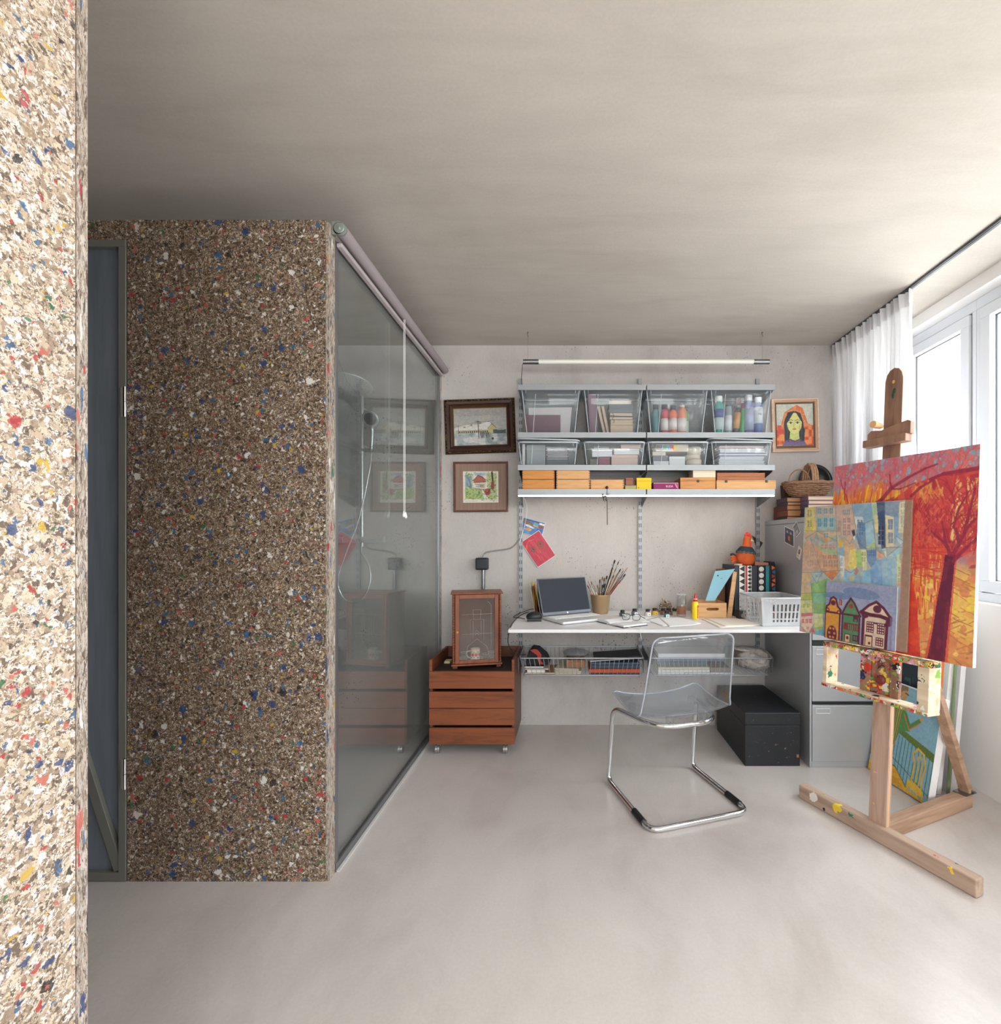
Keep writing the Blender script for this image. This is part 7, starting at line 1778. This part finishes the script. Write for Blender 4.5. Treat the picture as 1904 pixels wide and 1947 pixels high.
# floor bar (along u), floor leg (away from the painter), mast, strut
MB().box(-.375, .372, -.035, .012, 0.0005, .066).build('floor_bar', M_EWX, ea, .006, 3, local=True)
MB().box(-.028, .028, .0125, .64, .0005, .062).build('floor_leg', M_EWY, ea, .004, local=True)
mast = MB()
ou = [(-.039, .055), (.036, .055), (.036, 1.935)] + [(.036 - .0375 + .0375 * math.cos(R(a_)), 1.945 + .06 * math.sin(R(a_))) for a_ in (10, 35, 60, 90, 120, 145, 170)] + [(-.039, 1.935)]
mast.prism(ou, 0.004, .0125, 'XY', 0, Mx=ML @ Matrix(((1, 0, 0, 0), (0, 1, 0, 0), (0, 0, 1, 0), (0, 0, 0, 1))))
mast.prism(ou, -.006, .0035, 'XY', 1, Mx=ML); mast.prism(ou, -.0135, -.0065, 'XY', 0, Mx=ML)
mo_ = mast.build('mast', [M_EW, M_PLY], ea, local=True)
# worn darker upper length of the mast
MB().prism([(-.0395, 1.58), (.0365, 1.58), (.0365, 1.935)] + [(.0365 - .038 + .038 * math.cos(R(a_)), 1.945 + .0605 * math.sin(R(a_))) for a_ in (10, 35, 60, 90, 120, 145, 170)] + [(-.0395, 1.935)], .0126, .0146, 'XY', Mx=ML).build('upper_facing', M_EDK, ea, local=True)
k = MB(); k.ell((-.004, 1.945, .0147), .006, .008, .0012, 10, 6, Mx=ML, mi=0).ell((.001, 1.905, .0147), .007, .012, .001, 10, 6, Mx=ML, mi=1).ell((-.004, 1.885, .0147), .006, .014, .001, 10, 6, Mx=ML, mi=1)
k.build('paint_dabs', [M((226, 176, 80), .5), M((34, 84, 62), .5)], ea, local=True)
q0 = Vector((0.0, .640, .064)); q1 = ML @ Vector((0, 1.22, -.016))
dv = (q1 - q0).normalized(); pn = Vector((1, 0, 0)); sd = dv.cross(pn).normalized() * .016
w_ = pn * .022
MB().hexa([q0 - w_ - sd, q0 + w_ - sd, q0 + w_ + sd, q0 - w_ + sd, q1 - w_ - sd, q1 + w_ - sd, q1 + w_ + sd, q1 - w_ + sd]).build('back_strut', M_EWY, ea, .002, local=True)
MB().box(-.03, .03, .585, .665, .0622, .066).cyl((-.034, .640, .074), (.034, .640, .074), .006, n=12).build('hinge_plate', M_STEEL, ea, local=True)
# clamp at the top
k = MB(); k.prism([(-.094, 1.700), (.090, 1.700), (.090, 1.750), (.078, 1.757), (-.012, 1.742), (-.03, 1.735), (-.078, 1.742), (-.094, 1.728)], .0150, .040, 'XY', Mx=ML)
k.box(-.102, .084, 1.668, 1.6995, .015, .060, 0, ML)
k.build('upper_clamp', M_EDK, ea, .003, local=True)
kn = MB(); kn.cyl((-.03, 1.752, .0405), (-.03, 1.752, .052), .008, n=14, Mx=ML).cyl((-.03, 1.752, .052), (-.03, 1.752, .100), .0125, .0150, n=22, Mx=ML)
kn.build('clamp_knob', M((226, 178, 128), .5), ea, .002, local=True)
# painty ledge box
Lb = lambda n, mt, *bs: (lambda m: [m.box(*b, 0, ML) for b in bs] and m.build(n, mt, ea, .002, local=True))(MB())
UL, UR, VB, VT, WF, WB_ = -.228, .225, .588, .792, .092, .016
Lb('top_ledge', M_EPT, (UL, UR, VT - .022, VT, WB_, WF))
Lb('bottom_ledge', M_EPW, (UL, UR, VB, VB + .018, WB_, WF))
Lb('end_board', M_EPW, (UL, UL + .020, VB + .0182, VT - .0222, WB_, WF))
Lb('end_board', M_EPW, (UR - .042, UR, VB + .0182, VT - .0222, WB_, WF))
Lb('front_strip', M_EPT, (UL, UR, VT - .020, VT - .001, WF + .0003, WF + .006))
Lb('front_strip', M_EPT, (UL, UR, VB + .001, VB + .014, WF + .0003, WF + .006))
Lb('guide_block', M_EBD, (-.088, -.044, VB + .0182, VT - .0222, WB_ - .002, .034)); Lb('guide_block', M_EBD, (.042, .078, VB + .0182, VT - .0222, WB_ - .002, .034))
Lb('slide_board', M_EBD, (-.0435, .0415, VB + .0182, VT - .0222, WB_ - .001, .026))
k = MB(); rg_ = [ML @ Vector((-.002 + .008 * math.cos(2 * PI * i / 16), .735 + .012 * math.sin(2 * PI * i / 16), .030)) for i in range(16)]
k.tube(rg_, .0018, 6, True); k.lathe([(0, 0), (.020, 0), (.018, .012), (.008, .014), (0, .014)], 20, Mx=ML @ Matrix.Translation((.002, .668, .0262)))
k.build('ring_and_knob', M((126, 56, 50), .5), ea, local=True)

# ------------------------------------------------------------ canvases on the easel
TP = TE @ ML
def canvas(name, label, u0, u1, v0, v1, w0, thick, cv, edge=(238, 236, 232), cat='painting', edge2=None):
    c = TP @ Vector(((u0 + u1) / 2, v0, w0))
    t_ = thing(name, label, cat, c, AE)
    L_ = lambda p_: p_
    MB().box(u0, u1, v0, v1, w0 - thick, w0 - .0006, 0, TP).build('stretcher' if thick > .008 else 'board', M(edge, .7), t_)
    R3 = TP.to_3x3()
    cv.a = 255 * (cv.a / 255) ** 0.86
    cv.sheet('painted_face', TP @ Vector((u0, v1, w0)), R3 @ Vector((u1 - u0, 0, 0)), R3 @ Vector((0, -(v1 - v0), 0)), t_)
    return t_
# big red tree; crown, trunk and bough points baked from image pixels
cv = Cv(330, 452, (170, 110, 122)); U, V = cv.U, cv.V
n = cv.noise(9, 12); cv.put((n > .5) * .5, (150, 122, 142)); n = cv.noise(20, 30); cv.put((n > .6) * .5, (186, 120, 128))
yl = np.clip((V - .125 - .03 * np.sin(U * 14)) / .05, 0, 1) * (U < .64)
cv.put(yl, (226, 136, 46)); n = cv.noise(60, 12); cv.put(yl * (n > .5) * .8, (240, 178, 52)); n = cv.noise(50, 10); cv.put(yl * (n > .62) * .8, (206, 84, 48))
low = np.clip((V - .52) / .10, 0, 1)
cv.put(low, (232, 164, 78)); n = cv.noise(14, 20); cv.put(low * (n > .52) * .7, (240, 196, 96)); n = cv.noise(18, 24); cv.put(low * (n > .6) * .8, (212, 122, 76)); cv.put(low * np.clip((V - .84) / .1, 0, 1) * .6, (206, 120, 76))
def twig(x, y, a0, L, w, c, al=.9, depth=2):
    pts = [(x, y)]
    for j in range(4):
        a0 += random.uniform(-.16, .16); pts.append((pts[-1][0] + math.sin(a0) * L / 4, pts[-1][1] - math.cos(a0) * L / 4 * .74))
    cv.line(pts, w, c, al, w * .55)
    if depth:
        for j in (1, 2, 3):
            if random.random() < .75: twig(pts[j][0], pts[j][1], a0 + random.choice((-1, 1)) * random.uniform(.3, .7), L * .55, w * .7, c, al, depth - 1)
CORAL = [(212, 92, 92), (222, 108, 96), (198, 78, 92), (206, 100, 112), (190, 90, 110)]
for k in range(75): twig(random.random(), random.uniform(.05, .20), random.gauss(.1, .25), random.uniform(.08, .2), random.uniform(.006, .010), random.choice(CORAL), .85)
for k in range(150):
    x, y = random.random(), random.random() ** 1.3 * .15; s_ = random.random() ** 3
    cv.ell(x, y, .003 + s_ * .011, .005 + s_ * .014, random.choice([(120, 160, 176), (136, 156, 178), (108, 176, 190), (150, 160, 186)]), .9, random.uniform(-.5, .5))
for k in range(45): twig(random.random(), random.uniform(.08, .22), random.gauss(.15, .3), random.uniform(.08, .16), .007, random.choice(CORAL), .9)
for k in range(130):
    x = random.uniform(.0, .62); y = random.uniform(.15, .30); cv.line([(x, y + .05), (x + random.uniform(-.02, .03), y - .02)], random.uniform(.005, .012), random.choice([(244, 184, 48), (238, 158, 44), (222, 90, 56), (206, 66, 60), (230, 120, 60)]), .85)
for pts in ([(.10, .20), (.096, .15), (.07, .115), (.06, .08)], [(.096, .15), (.10, .10)], [(.13, .22), (.11, .17)]): cv.line(pts, .010, (166, 40, 66), .9, .005)
# the red mass of the crown
cv.poly([(.40, .26), (.52, .20), (.62, .15), (.727, .125), (.858, .105), (1, .105), (1, .47), (.90, .52), (.82, .53), (.62, .56), (.40, .60)], (196, 52, 56), .93)
inr = (U > .40) & (V > .12) & (V < .56) & (V > .34 - U * .28)
n = cv.noise(9, 12); cv.put(inr * (n > .55) * .6, (212, 74, 62)); n = cv.noise(7, 10); cv.put(inr * (n < .36) * .6, (160, 36, 54)); n = cv.noise(26, 30); cv.put(inr * (n > .66) * .5, (224, 100, 70))
for k in range(40):
    x, y = random.uniform(.62, .80), random.uniform(.14, .22); cv.line([(x, y), (x + random.uniform(-.03, .03), y + .03)], .010, random.choice([(226, 150, 70), (214, 110, 60)]), .7)
for k in range(160):
    x, y = random.uniform(.62, .86), random.uniform(.20, .46); cv.line([(x, y), (x + random.uniform(-.03, .03), y + random.uniform(.01, .04))], random.uniform(.003, .007), random.choice([(132, 28, 50), (216, 90, 66), (178, 40, 50), (230, 120, 76)]), .6)
for k in range(95):
    x, y = random.uniform(.86, 1), random.uniform(.16, .46); cv.ell(x, y, .004 + random.random() * .007, .010 + random.random() * .014, random.choice([(238, 206, 130), (232, 190, 110), (220, 150, 86)]), .8, random.uniform(-.3, .7))
for k in range(70): twig(random.uniform(.84, 1), random.uniform(.2, .5), random.gauss(.2, .4), random.uniform(.08, .16), .007, random.choice([(186, 44, 56), (206, 70, 64), (150, 36, 52)]), .85, 1)
# hatching below the crown
for k in range(150):
    x, y = random.uniform(.40, .80), random.uniform(.44, .72); cv.line([(x, y), (x + random.uniform(-.015, .02), y + random.uniform(.04, .12))], random.uniform(.005, .012), random.choice([(206, 52, 44), (196, 44, 46), (222, 86, 50), (244, 190, 70), (240, 168, 66)]), .85)
for k in range(50):
    x, y = random.uniform(.58, .78), random.uniform(.46, .62); cv.line([(x, y), (x + .09, y + random.uniform(-.02, .02))], .006, random.choice([(196, 44, 46), (214, 76, 52)]), .8)
cv.poly([(.40, .64), (.62, .60), (.66, .72), (.68, .86), (.70, 1.0), (.40, 1.0)], (206, 44, 40), .9); n = cv.noise(14, 24); cv.put(((U < .69) & (U > .4) & (V > .62)) * (n > .55) * .5, (228, 78, 46))
for k in range(70):
    x, y = random.uniform(.68, 1), random.uniform(.56, .98); a0 = random.choice([.5, -.5]) + random.uniform(-.2, .2); cv.line([(x, y), (x + .10 * math.cos(a0), y + .07 * math.sin(a0))], .006, random.choice([(186, 106, 66), (202, 122, 80), (170, 96, 66)]), .8)
for k in range(34):
    x, y = random.uniform(.70, 1), random.uniform(.60, .98); cv.ell(x, y, .012 + random.random() * .016, .008 + random.random() * .010, random.choice([(246, 206, 110), (240, 176, 84), (222, 132, 88), (244, 206, 70)]), .8, random.uniform(-.6, .6))
# trunk and boughs
TRK = (92, 28, 52)
cv.poly([(.815, .50), (.895, .50), (.885, .62), (.878, .74), (.868, .88), (.862, 1), (.725, 1), (.755, .86), (.775, .72), (.805, .58)], (214, 66, 54), .75)
cv.poly([(.825, .50), (.885, .50), (.876, .62), (.866, .74), (.855, .88), (.846, 1), (.742, 1), (.768, .86), (.787, .72), (.815, .58)], TRK)
n = cv.noise(40, 12); cv.put(((U > .74) & (U < .89) & (V > .52) & (cv.a[..., 0] < 110)) * (n > .55) * .5, (128, 36, 54))
for pts, w0, w1_ in (([(.85, .50), (.846, .478), (.809, .437), (.775, .415), (.739, .389)], .022, .006), ([(.846, .478), (.825, .44), (.819, .413), (.81, .38), (.80, .342)], .020, .008), ([(.87, .50), (.908, .437), (.947, .375), (.985, .337)], .026, .012), ([(.875, .53), (.904, .50), (.945, .465), (1, .425)], .024, .016), ([(.90, .44), (.89, .40), (.87, .368), (.88, .33), (.894, .287), (.92, .25), (.947, .21)], .018, .008),
    ([(.35, .24), (.391, .219), (.464, .158), (.573, .115), (.686, .079), (.76, .065)], .034, .006), ([(.464, .158), (.452, .13), (.447, .088)], .014, .005), ([(.464, .165), (.526, .168), (.625, .145)], .012, .004), ([(.72, .135), (.80, .115), (.90, .112), (1, .108)], .020, .030), ([(.60, .21), (.66, .17), (.74, .14)], .020, .012), ([(.93, .40), (.955, .30), (.98, .20)], .018, .010)):
    cv.line(pts, w0, (138, 36, 60), .85, w1_)
cv.mottle(.05, 60, 80)
canvas('red_tree_painting', 'large red and orange painting of a bare tree, at the back on the easel', -.243, .343, .798, 1.606, .050, .020, cv)
# city on cardboard
cv = Cv(260, 312, (160, 168, 170)); U, V = cv.U, cv.V
n = cv.noise(6, 6); cv.put((n > .5) * .4, (186, 170, 146))
for pts, c in CITY: cv.poly(pts, c, .95)
n = cv.noise(26, 22); cv.put((n > .55) * .16, (236, 222, 196)); n = cv.noise(20, 30); cv.put((n < .4) * .14, (90, 120, 150))
for a_, b_ in CITY_LINES: cv.line(wob([a_, ((a_[0] + b_[0]) / 2, (a_[1] + b_[1]) / 2), b_], .003), .005, (110, 112, 110), .75)
for q, c in CITY_WINDOWS:
    cv.poly(q, c, .8)
    md = lambda i_, j_: ((q[i_][0] + q[j_][0]) / 2, (q[i_][1] + q[j_][1]) / 2)
    cv.line([md(0, 1), md(3, 2)], .004, (206, 200, 186), .6); cv.line([md(0, 3), md(1, 2)], .004, (206, 200, 186), .6)
cv.poly([(.945, 0), (1, 0), (1, 1), (.925, 1), (.935, .6)], (148, 116, 98)); cv.line([(.94, .3), (.925, 1)], .010, (200, 120, 120), .7)
cv.mottle(.05, 50, 60)
canvas('city_painting', 'city facade painting on torn cardboard, standing before the red tree canvas', -.386, .124, .8085, 1.42, .066, .006, cv, (150, 118, 96))
# three houses
cv = Cv(170, 142, (138, 146, 178)); U, V = cv.U, cv.V
n = cv.noise(10, 6); cv.put((n > .5) * .3, (156, 160, 188)); cv.ell(.18, .24, .22, .06, (104, 124, 164)); cv.ell(.52, .16, .26, .09, (106, 126, 166), .95, .08)
OUT = (84, 32, 52)
def house(x0, x1, yt, wall, roof_pts, roofc):
    cv.poly([(x0, .52), (x1, .52), (x1, 1), (x0, 1)], wall); cv.poly(roof_pts, roofc)
    cv.line([(x0, 1), (x0, .52)], .025, OUT); cv.line([(x1, 1), (x1, .52)], .025, OUT); cv.line(roof_pts + [roof_pts[0]], .028, OUT)
house(.0, .23, .3, (206, 140, 52), [(.0, .54), (.02, .44), (.06, .40), (.08, .30), (.12, .27), (.16, .30), (.19, .42), (.24, .48), (.24, .54)], (214, 140, 60))
cv.ell(.12, .37, .038, .045, OUT); cv.ell(.035, .50, .03, .035, OUT); cv.ell(.035, .50, .014, .016, (214, 140, 60)); cv.ell(.21, .52, .03, .035, OUT); cv.ell(.21, .52, .014, .016, (214, 140, 60)); cv.rect(.21, .30, .25, .40, OUT); cv.rect(.218, .31, .242, .40, (206, 110, 70))
cv.ell(.115, .92, .078, .15, OUT); cv.rect(.0, 1.0, 1, 1.0, OUT)
for x, y in ((.075, .90), (.155, .90), (.09, .82), (.14, .82), (.09, .97), (.14, .97)): cv.ell(x, y, .018, .022, (214, 120, 66), 1, .6 if x < .115 else -.6)
house(.27, .52, .3, (70, 124, 84), [(.26, .54), (.33, .36), (.385, .26), (.44, .34), (.53, .54)], (76, 128, 86))
cv.ell(.39, .39, .032, .042, (150, 52, 50)); cv.rect(.43, .56, .5, .64, OUT); cv.ell(.465, .62, .02, .02, (60, 110, 110)); cv.rect(.29, .68, .51, .80, (116, 44, 52))
for k in range(5): cv.rect(.36 + k * .03, .70, .374 + k * .03, .79, (84, 120, 84))
cv.rect(.31, .86, .40, 1, OUT); cv.rect(.325, .875, .385, 1, (222, 176, 140)); cv.ell(.355, .93, .02, .03, (90, 36, 44)); cv.rect(.43, .86, .51, .97, OUT); cv.rect(.445, .88, .465, .95, (90, 110, 100)); cv.rect(.478, .88, .495, .95, (90, 110, 100))
cv.poly([(.58, .50), (.88, .52), (.87, 1), (.58, 1)], (214, 186, 164)); cv.line([(.57, 1), (.575, .52)], .04, OUT); cv.line([(.88, 1), (.89, .56)], .04, OUT)
rp_ = [(.54, .46), (.64, .34), (.74, .27), (.84, .36), (.93, .50)]; cv.poly(rp_, (220, 190, 166)); cv.line(rp_, .035, OUT); cv.line([(.54, .46), (.66, .49), (.80, .49), (.93, .53)], .05, OUT); cv.ell(.755, .385, .055, .062, OUT); cv.line([(.93, .5), (.92, .60), (.87, .62)], .05, OUT); cv.line([(.55, .47), (.58, .54), (.62, .52)], .04, OUT)
for x0 in (.62, .76):
    cv.rect(x0, .60, x0 + .10, .78, OUT)
    for i in range(3):
        for j in range(4): cv.rect(x0 + .010 + i * .030, .612 + j * .042, x0 + .030 + i * .030, .638 + j * .042, (226, 186, 170))
cv.rect(.72, .60, .77, .63, OUT); cv.rect(.60, .82, .71, 1, OUT); cv.rect(.615, .845, .695, 1, (222, 184, 140)); cv.ell(.665, .95, .016, .022, (70, 30, 40)); cv.rect(.75, .83, .85, .97, OUT)
for i in range(3):
    for j in range(3): cv.rect(.76 + i * .03, .845 + j * .042, .778 + i * .03, .872 + j * .042, (226, 180, 150))
cv.line([(.94, .5), (.94, 1)], .03, (120, 110, 150), .6); cv.mottle(.06, 40, 34)
canvas('houses_painting', 'small painting of three outlined toy-like houses, foremost on the easel ledge', -.236, .087, .806, 1.066, .080, .006, cv, (200, 196, 190))

# ============================================================ canvases leaning by the window wall
def leaning(name, label, A_, B_, lean_x, h, thick, cv, edge, edgelab=None):
    """A_, B_ floor points of the visible lower edge (far, near); leans towards +X"""
    A_, B_ = Vector(A_), Vector(B_); along = (B_ - A_); L = along.length
    e = along.normalized(); nrm = Vector((e.y, -e.x, 0));  nrm = nrm if nrm.x < 0 else -nrm      # faces -X
    up = Vector((-nrm.x * lean_x, -nrm.y * lean_x, math.sqrt(h * h - lean_x * lean_x)))
    upn = up.normalized(); fn_ = e.cross(upn).normalized(); fn_ = fn_ if fn_.dot(nrm) > 0 else -fn_
    lift = Vector((0, 0, abs(fn_.z) * thick + .0005)); A_ = A_ + lift * 0 + Vector((0, 0, .001)); B_ = B_ + Vector((0, 0, .001))
    t_ = thing(name, label, 'painting', (A_ + B_) / 2)
    bk_ = -fn_ * thick
    # back edge dips below the front edge when leaning back, so raise the whole piece by that amount
    dz = max(0, -(bk_.z)); A_ = A_ + Vector((0, 0, dz)); B_ = B_ + Vector((0, 0, dz))
    MB().hexa([A_, B_, B_ + bk_, A_ + bk_, A_ + up, B_ + up, B_ + up + bk_, A_ + up + bk_]).build('stretcher', edge, t_)
    if cv is not None:
        cv.a = 255 * (cv.a / 255) ** 0.88
        cv.sheet('painted_face', A_ + up + fn_ * .0006, B_ - A_, -up, t_)
    return t_
cv = Cv(150, 170, (128, 176, 196)); U, V = cv.U, cv.V
n = cv.noise(20, 24); cv.put((n > .55) * .25, (112, 164, 190)); 
def Lr(u): return .36 + .10 * u
cv.poly([(0, .42), (.42, .42), (1, .52), (1, .60), (.42, .48), (0, .5)], (90, 112, 46))
cv.poly([(0, .3), (.14, .36), (.12, .9), (0, .9)], (90, 120, 54)); cv.rect(0, .84, .1, .9, (150, 190, 200))
for k in range(18):
    x = .06 + k * .055; cv.line([(x, .46 + .1 * x), (x - .01, .93)], .009, (40, 90, 74))
cv.line([(.3, .72), (.6, .80), (1, .92)], .009, (40, 90, 74))
cv.poly([(0, .90), (.2, .80), (.45, .82), (.66, .95), (1, 1), (0, 1)], (226, 172, 44)); cv.line([(.2, .80), (.45, .82), (.66, .95)], .012, (50, 90, 60)); n = cv.noise(12, 30); cv.put(((V > .82) & (cv.a[..., 2] < 80)) * (n > .55) * .5, (206, 130, 40))
# figure in a striped jacket
cv.poly([(.20, .18), (.44, .14), (.52, .30), (.60, .42), (.44, .46), (.38, .62), (.18, .62)], (76, 132, 70))
for k in range(7): cv.line([(.22 + k * .035, .16), (.2 + k * .03, .62)], .012, random.choice([(224, 120, 50), (232, 170, 60), (206, 80, 44)]), .9)
cv.line([(.46, .24), (.58, .38), (.72, .28)], .05, (76, 132, 70)); cv.line([(.47, .28), (.58, .41), (.72, .31)], .014, (224, 110, 50)); cv.ell(.74, .26, .03, .02, (196, 150, 96)); cv.ell(.42, .07, .065, .075, (186, 140, 88)); cv.poly([(.35, .08), (.37, .0), (.47, .0), (.48, .04), (.42, .05)], (120, 100, 60)); cv.line([(.44, .07), (.49, .08)], .014, (70, 60, 50)); cv.poly([(.2, .62), (.38, .62), (.34, .86), (.2, .86)], (206, 150, 60)); cv.rect(.24, .50, .31, .60, (50, 80, 130))
# chair
CHc = (228, 176, 48)
cv.line([(.72, .90), (.74, .72), (.70, .60), (.76, .54), (.86, .57), (.90, .68), (.88, .78), (.88, .95)], .022, CHc); cv.line([(.78, .90), (.80, .72), (.77, .62), (.82, .60), (.85, .68), (.83, .92)], .016, CHc); cv.ell(.79, .91, .13, .04, (230, 184, 50), 1, .18); cv.line([(.68, .91), (.69, 1)], .03, CHc); cv.line([(.84, .94), (.83, 1)], .03, CHc); cv.line([(.91, .94), (.91, 1)], .03, CHc)
cv.mottle(.05, 50, 60)
leaning('balcony_painting', 'blue painting with a yellow chair and railing leaning low behind the easel', (1.625, 2.685, 0), (1.672, 2.302, 0), .085, .505, .036, cv, M((236, 234, 236), .7))
cv = Cv(70, 90, (26, 38, 48)); n = cv.noise(30, 30); cv.put((n > .8) * .6, (60, 110, 100)); 
dp_ = leaning('dark_painting', 'near-black painting leaning behind the blue balcony painting', (1.735, 2.69, 0), (1.765, 2.40, 0), .055, .78, .016, cv, M((230, 228, 226), .7))
MB().hexa([(1.7660, 2.399, .02), (1.7805, 2.399, .02), (1.7805, 2.3965, .02), (1.7660, 2.3965, .02), (1.8195, 2.399, .775), (1.834, 2.399, .775), (1.834, 2.3965, .775), (1.8195, 2.3965, .775)]).build('edge_strip', M((206, 110, 56), .6, var=.2), dp_)
leaning('white_canvas', 'tall blank white canvas leaning behind the near-black painting', (1.790, 2.72, 0), (1.806, 2.42, 0), .09, .86, .022, None, M((236, 235, 236), .7))
leaning('pale_canvas', 'tall white canvas leaning nearest the window wall, behind the green stick', (1.855, 2.74, 0), (1.872, 2.42, 0), .085, .95, .026, None, M((226, 225, 228), .7))
tag(MB().cyl((1.848, 2.405, .001), (1.904, 2.408, .93), .0065, n=10).build('wooden_stick', M((120, 140, 96), .6, var=.25)), 'thin green stained stick standing between the two tall white canvases', 'stick')

# ============================================================ cantilever chair
OC = Vector((.575, 2.17, 0)); AC = R(18)
chx = thing('cantilever_chair', 'clear plastic shell chair on a chrome cantilever tube frame', 'chair', OC, AC)
r_ = .0125; zf_ = r_ + .001
fp = [(-.25, 0, zf_), (-.25, .48, zf_), (-.243, .43, .405), (-.155, .10, .405), (.155, .10, .405), (.243, .43, .405), (.25, .48, zf_), (.25, 0, zf_)]
pts = []
F_ = [Vector(p_) for p_ in fp]
rad = [.06, .045, .06, .12, .12, .06, .045, .06]
n = len(F_)
for i, p_ in enumerate(F_):
    a_, b_ = F_[(i - 1) % n], F_[(i + 1) % n]
    da, db = a_ - p_, b_ - p_; rr = min(rad[i], da.length * .48, db.length * .48)
    p0, p1 = p_ + da.normalized() * rr, p_ + db.normalized() * rr
    for k in range(9):
        t_ = k / 8; pts.append(p0 * (1 - t_) ** 2 + p_ * 2 * t_ * (1 - t_) + p1 * t_ ** 2)
MB().tube(pts, r_, 16, True).build('frame', M_CHROME, chx, local=True)
for sx in (-1, 1):
    MB().cyl((sx * .25, .065, zf_), (sx * .25, .165, zf_), .0150, n=18).build('sleeve', M_BLACK, chx, .002, local=True)
prof = [(.435, .452), (.40, .446), (.33, .432), (.25, .424), (.18, .424), (.13, .434), (.095, .455), (.073, .49), (.060, .54), (.046, .61), (.030, .69), (.014, .77), (.004, .825)]
PS = spline([(0, y, z) for y, z in prof], 3)
wd = lambda s: .248 - .010 * s if s < .45 else .2435 - .036 * ((s - .45) / .55)
def shell(u, v):
    i = v * (len(PS) - 1); k = min(int(i), len(PS) - 2); f = i - k
    p_ = PS[k].lerp(PS[k + 1], f)
    x = (u * 2 - 1); w = wd(v)
    # rounded corners at both ends
    if v > .93: w *= 1 - .16 * ((v - .93) / .07) ** 3
    if v < .05: w *= 1 - .10 * ((.05 - v) / .05) ** 3
    bk_ = max(0, min(1, (v - .35) / .25))
    return Vector((x * w, p_.y + (.050 * abs(x) ** 2.4) * bk_, p_.z + (.032 * abs(x) ** 2.2) * (1 - bk_) + .010 * (1 - abs(x) ** 2) * (v > .99)))
M_CLR = clear('clear_chair_plastic', (240, 243, 246), .028, (222, 226, 233), .015, 1.0, 1.56)
MB().surf(lambda u, v: shell(u, v), 28, 44).build('seat_shell', M_CLR, chx, solid=.006, local=True)
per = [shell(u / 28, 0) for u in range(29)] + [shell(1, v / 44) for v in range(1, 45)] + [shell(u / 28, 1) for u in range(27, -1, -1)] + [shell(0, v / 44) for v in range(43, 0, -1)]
M_CED = clear('clear_edge_highlight', (226, 230, 236), .42, (224, 228, 236), .05, 1.0, 1.7)  # whitish haze paints the bright light along the clear edges
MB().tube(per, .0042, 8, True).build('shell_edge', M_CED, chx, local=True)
k = MB()
for (x, y) in ((-.17, .36), (.17, .36), (-.09, .125), (.09, .125)):
    z = .440 if y > .2 else .444
    k.cyl((x, y, .405), (x, y, z), .018, n=18)
k.build('fixing_discs', M_CLR, chx, local=True)

# ============================================================ light, sky, camera
w = bpy.data.worlds.new('overcast_sky'); SC.world = w; w.use_nodes = True
nt = w.node_tree; nt.nodes.clear()
o = nt.nodes.new('ShaderNodeOutputWorld'); b = nt.nodes.new('ShaderNodeBackground'); nt.links.new(b.outputs[0], o.inputs[0])
tc = nt.nodes.new('ShaderNodeTexCoord'); sp = nt.nodes.new('ShaderNodeSeparateXYZ'); nt.links.new(tc.outputs['Generated'], sp.inputs[0])
rp_ = nt.nodes.new('ShaderNodeValToRGB'); nt.links.new(sp.outputs[2], rp_.inputs[0])
rp_.color_ramp.elements[0].position = 0.0; rp_.color_ramp.elements[0].color = (.72, .71, .69, 1)
rp_.color_ramp.elements[1].position = 0.35; rp_.color_ramp.elements[1].color = (.96, .98, 1, 1)
nt.links.new(rp_.outputs[0], b.inputs[0]); b.inputs[1].default_value = WORLD
pt = bpy.data.lights.new('window_portal', 'AREA'); pt.shape = 'RECTANGLE'; pt.size = WZ1 - WZ0; pt.size_y = WY1 - WY0
pt.cycles.is_portal = True
po = bpy.data.objects.new('window_portal', pt); COL.objects.link(po); po.location = (2.235, (WY0 + WY1) / 2, (WZ0 + WZ1) / 2); po.rotation_euler = (0, R(90), 0)
p2_ = bpy.data.lights.new('window_portal', 'AREA'); p2_.shape = 'RECTANGLE'; p2_.size = RX1 - RX0; p2_.size_y = RZ1 - RZ0; p2_.cycles.is_portal = True
po2 = bpy.data.objects.new('window_portal', p2_); COL.objects.link(po2); po2.location = ((RX0 + RX1) / 2, -2.595, (RZ0 + RZ1) / 2); po2.rotation_euler = (R(90), 0, 0)

cam = bpy.data.cameras.new('camera'); co = bpy.data.objects.new('camera', cam); COL.objects.link(co)
co.location = (0, 0, EH); co.rotation_euler = (R(90), 0, 0)
cam.sensor_fit = 'HORIZONTAL'; cam.sensor_width = 36.0; cam.lens = F / 1904 * 36.0
cam.shift_x = -(CX - 952) / 1904; cam.shift_y = (CY - 973.5) / 1904
cam.clip_start = 0.02
SC.camera = co
SC.view_settings.view_transform = 'Standard'; SC.view_settings.look = 'None'
SC.view_settings.gamma = 1.0; SC.view_settings.exposure = EXPO; SC.view_settings.use_curve_mapping = False
SC.cycles.transparent_max_bounces = 32; SC.cycles.max_bounces = 10; SC.cycles.diffuse_bounces = 6; SC.cycles.glossy_bounces = 5
SC.cycles.sample_clamp_indirect = 8.0
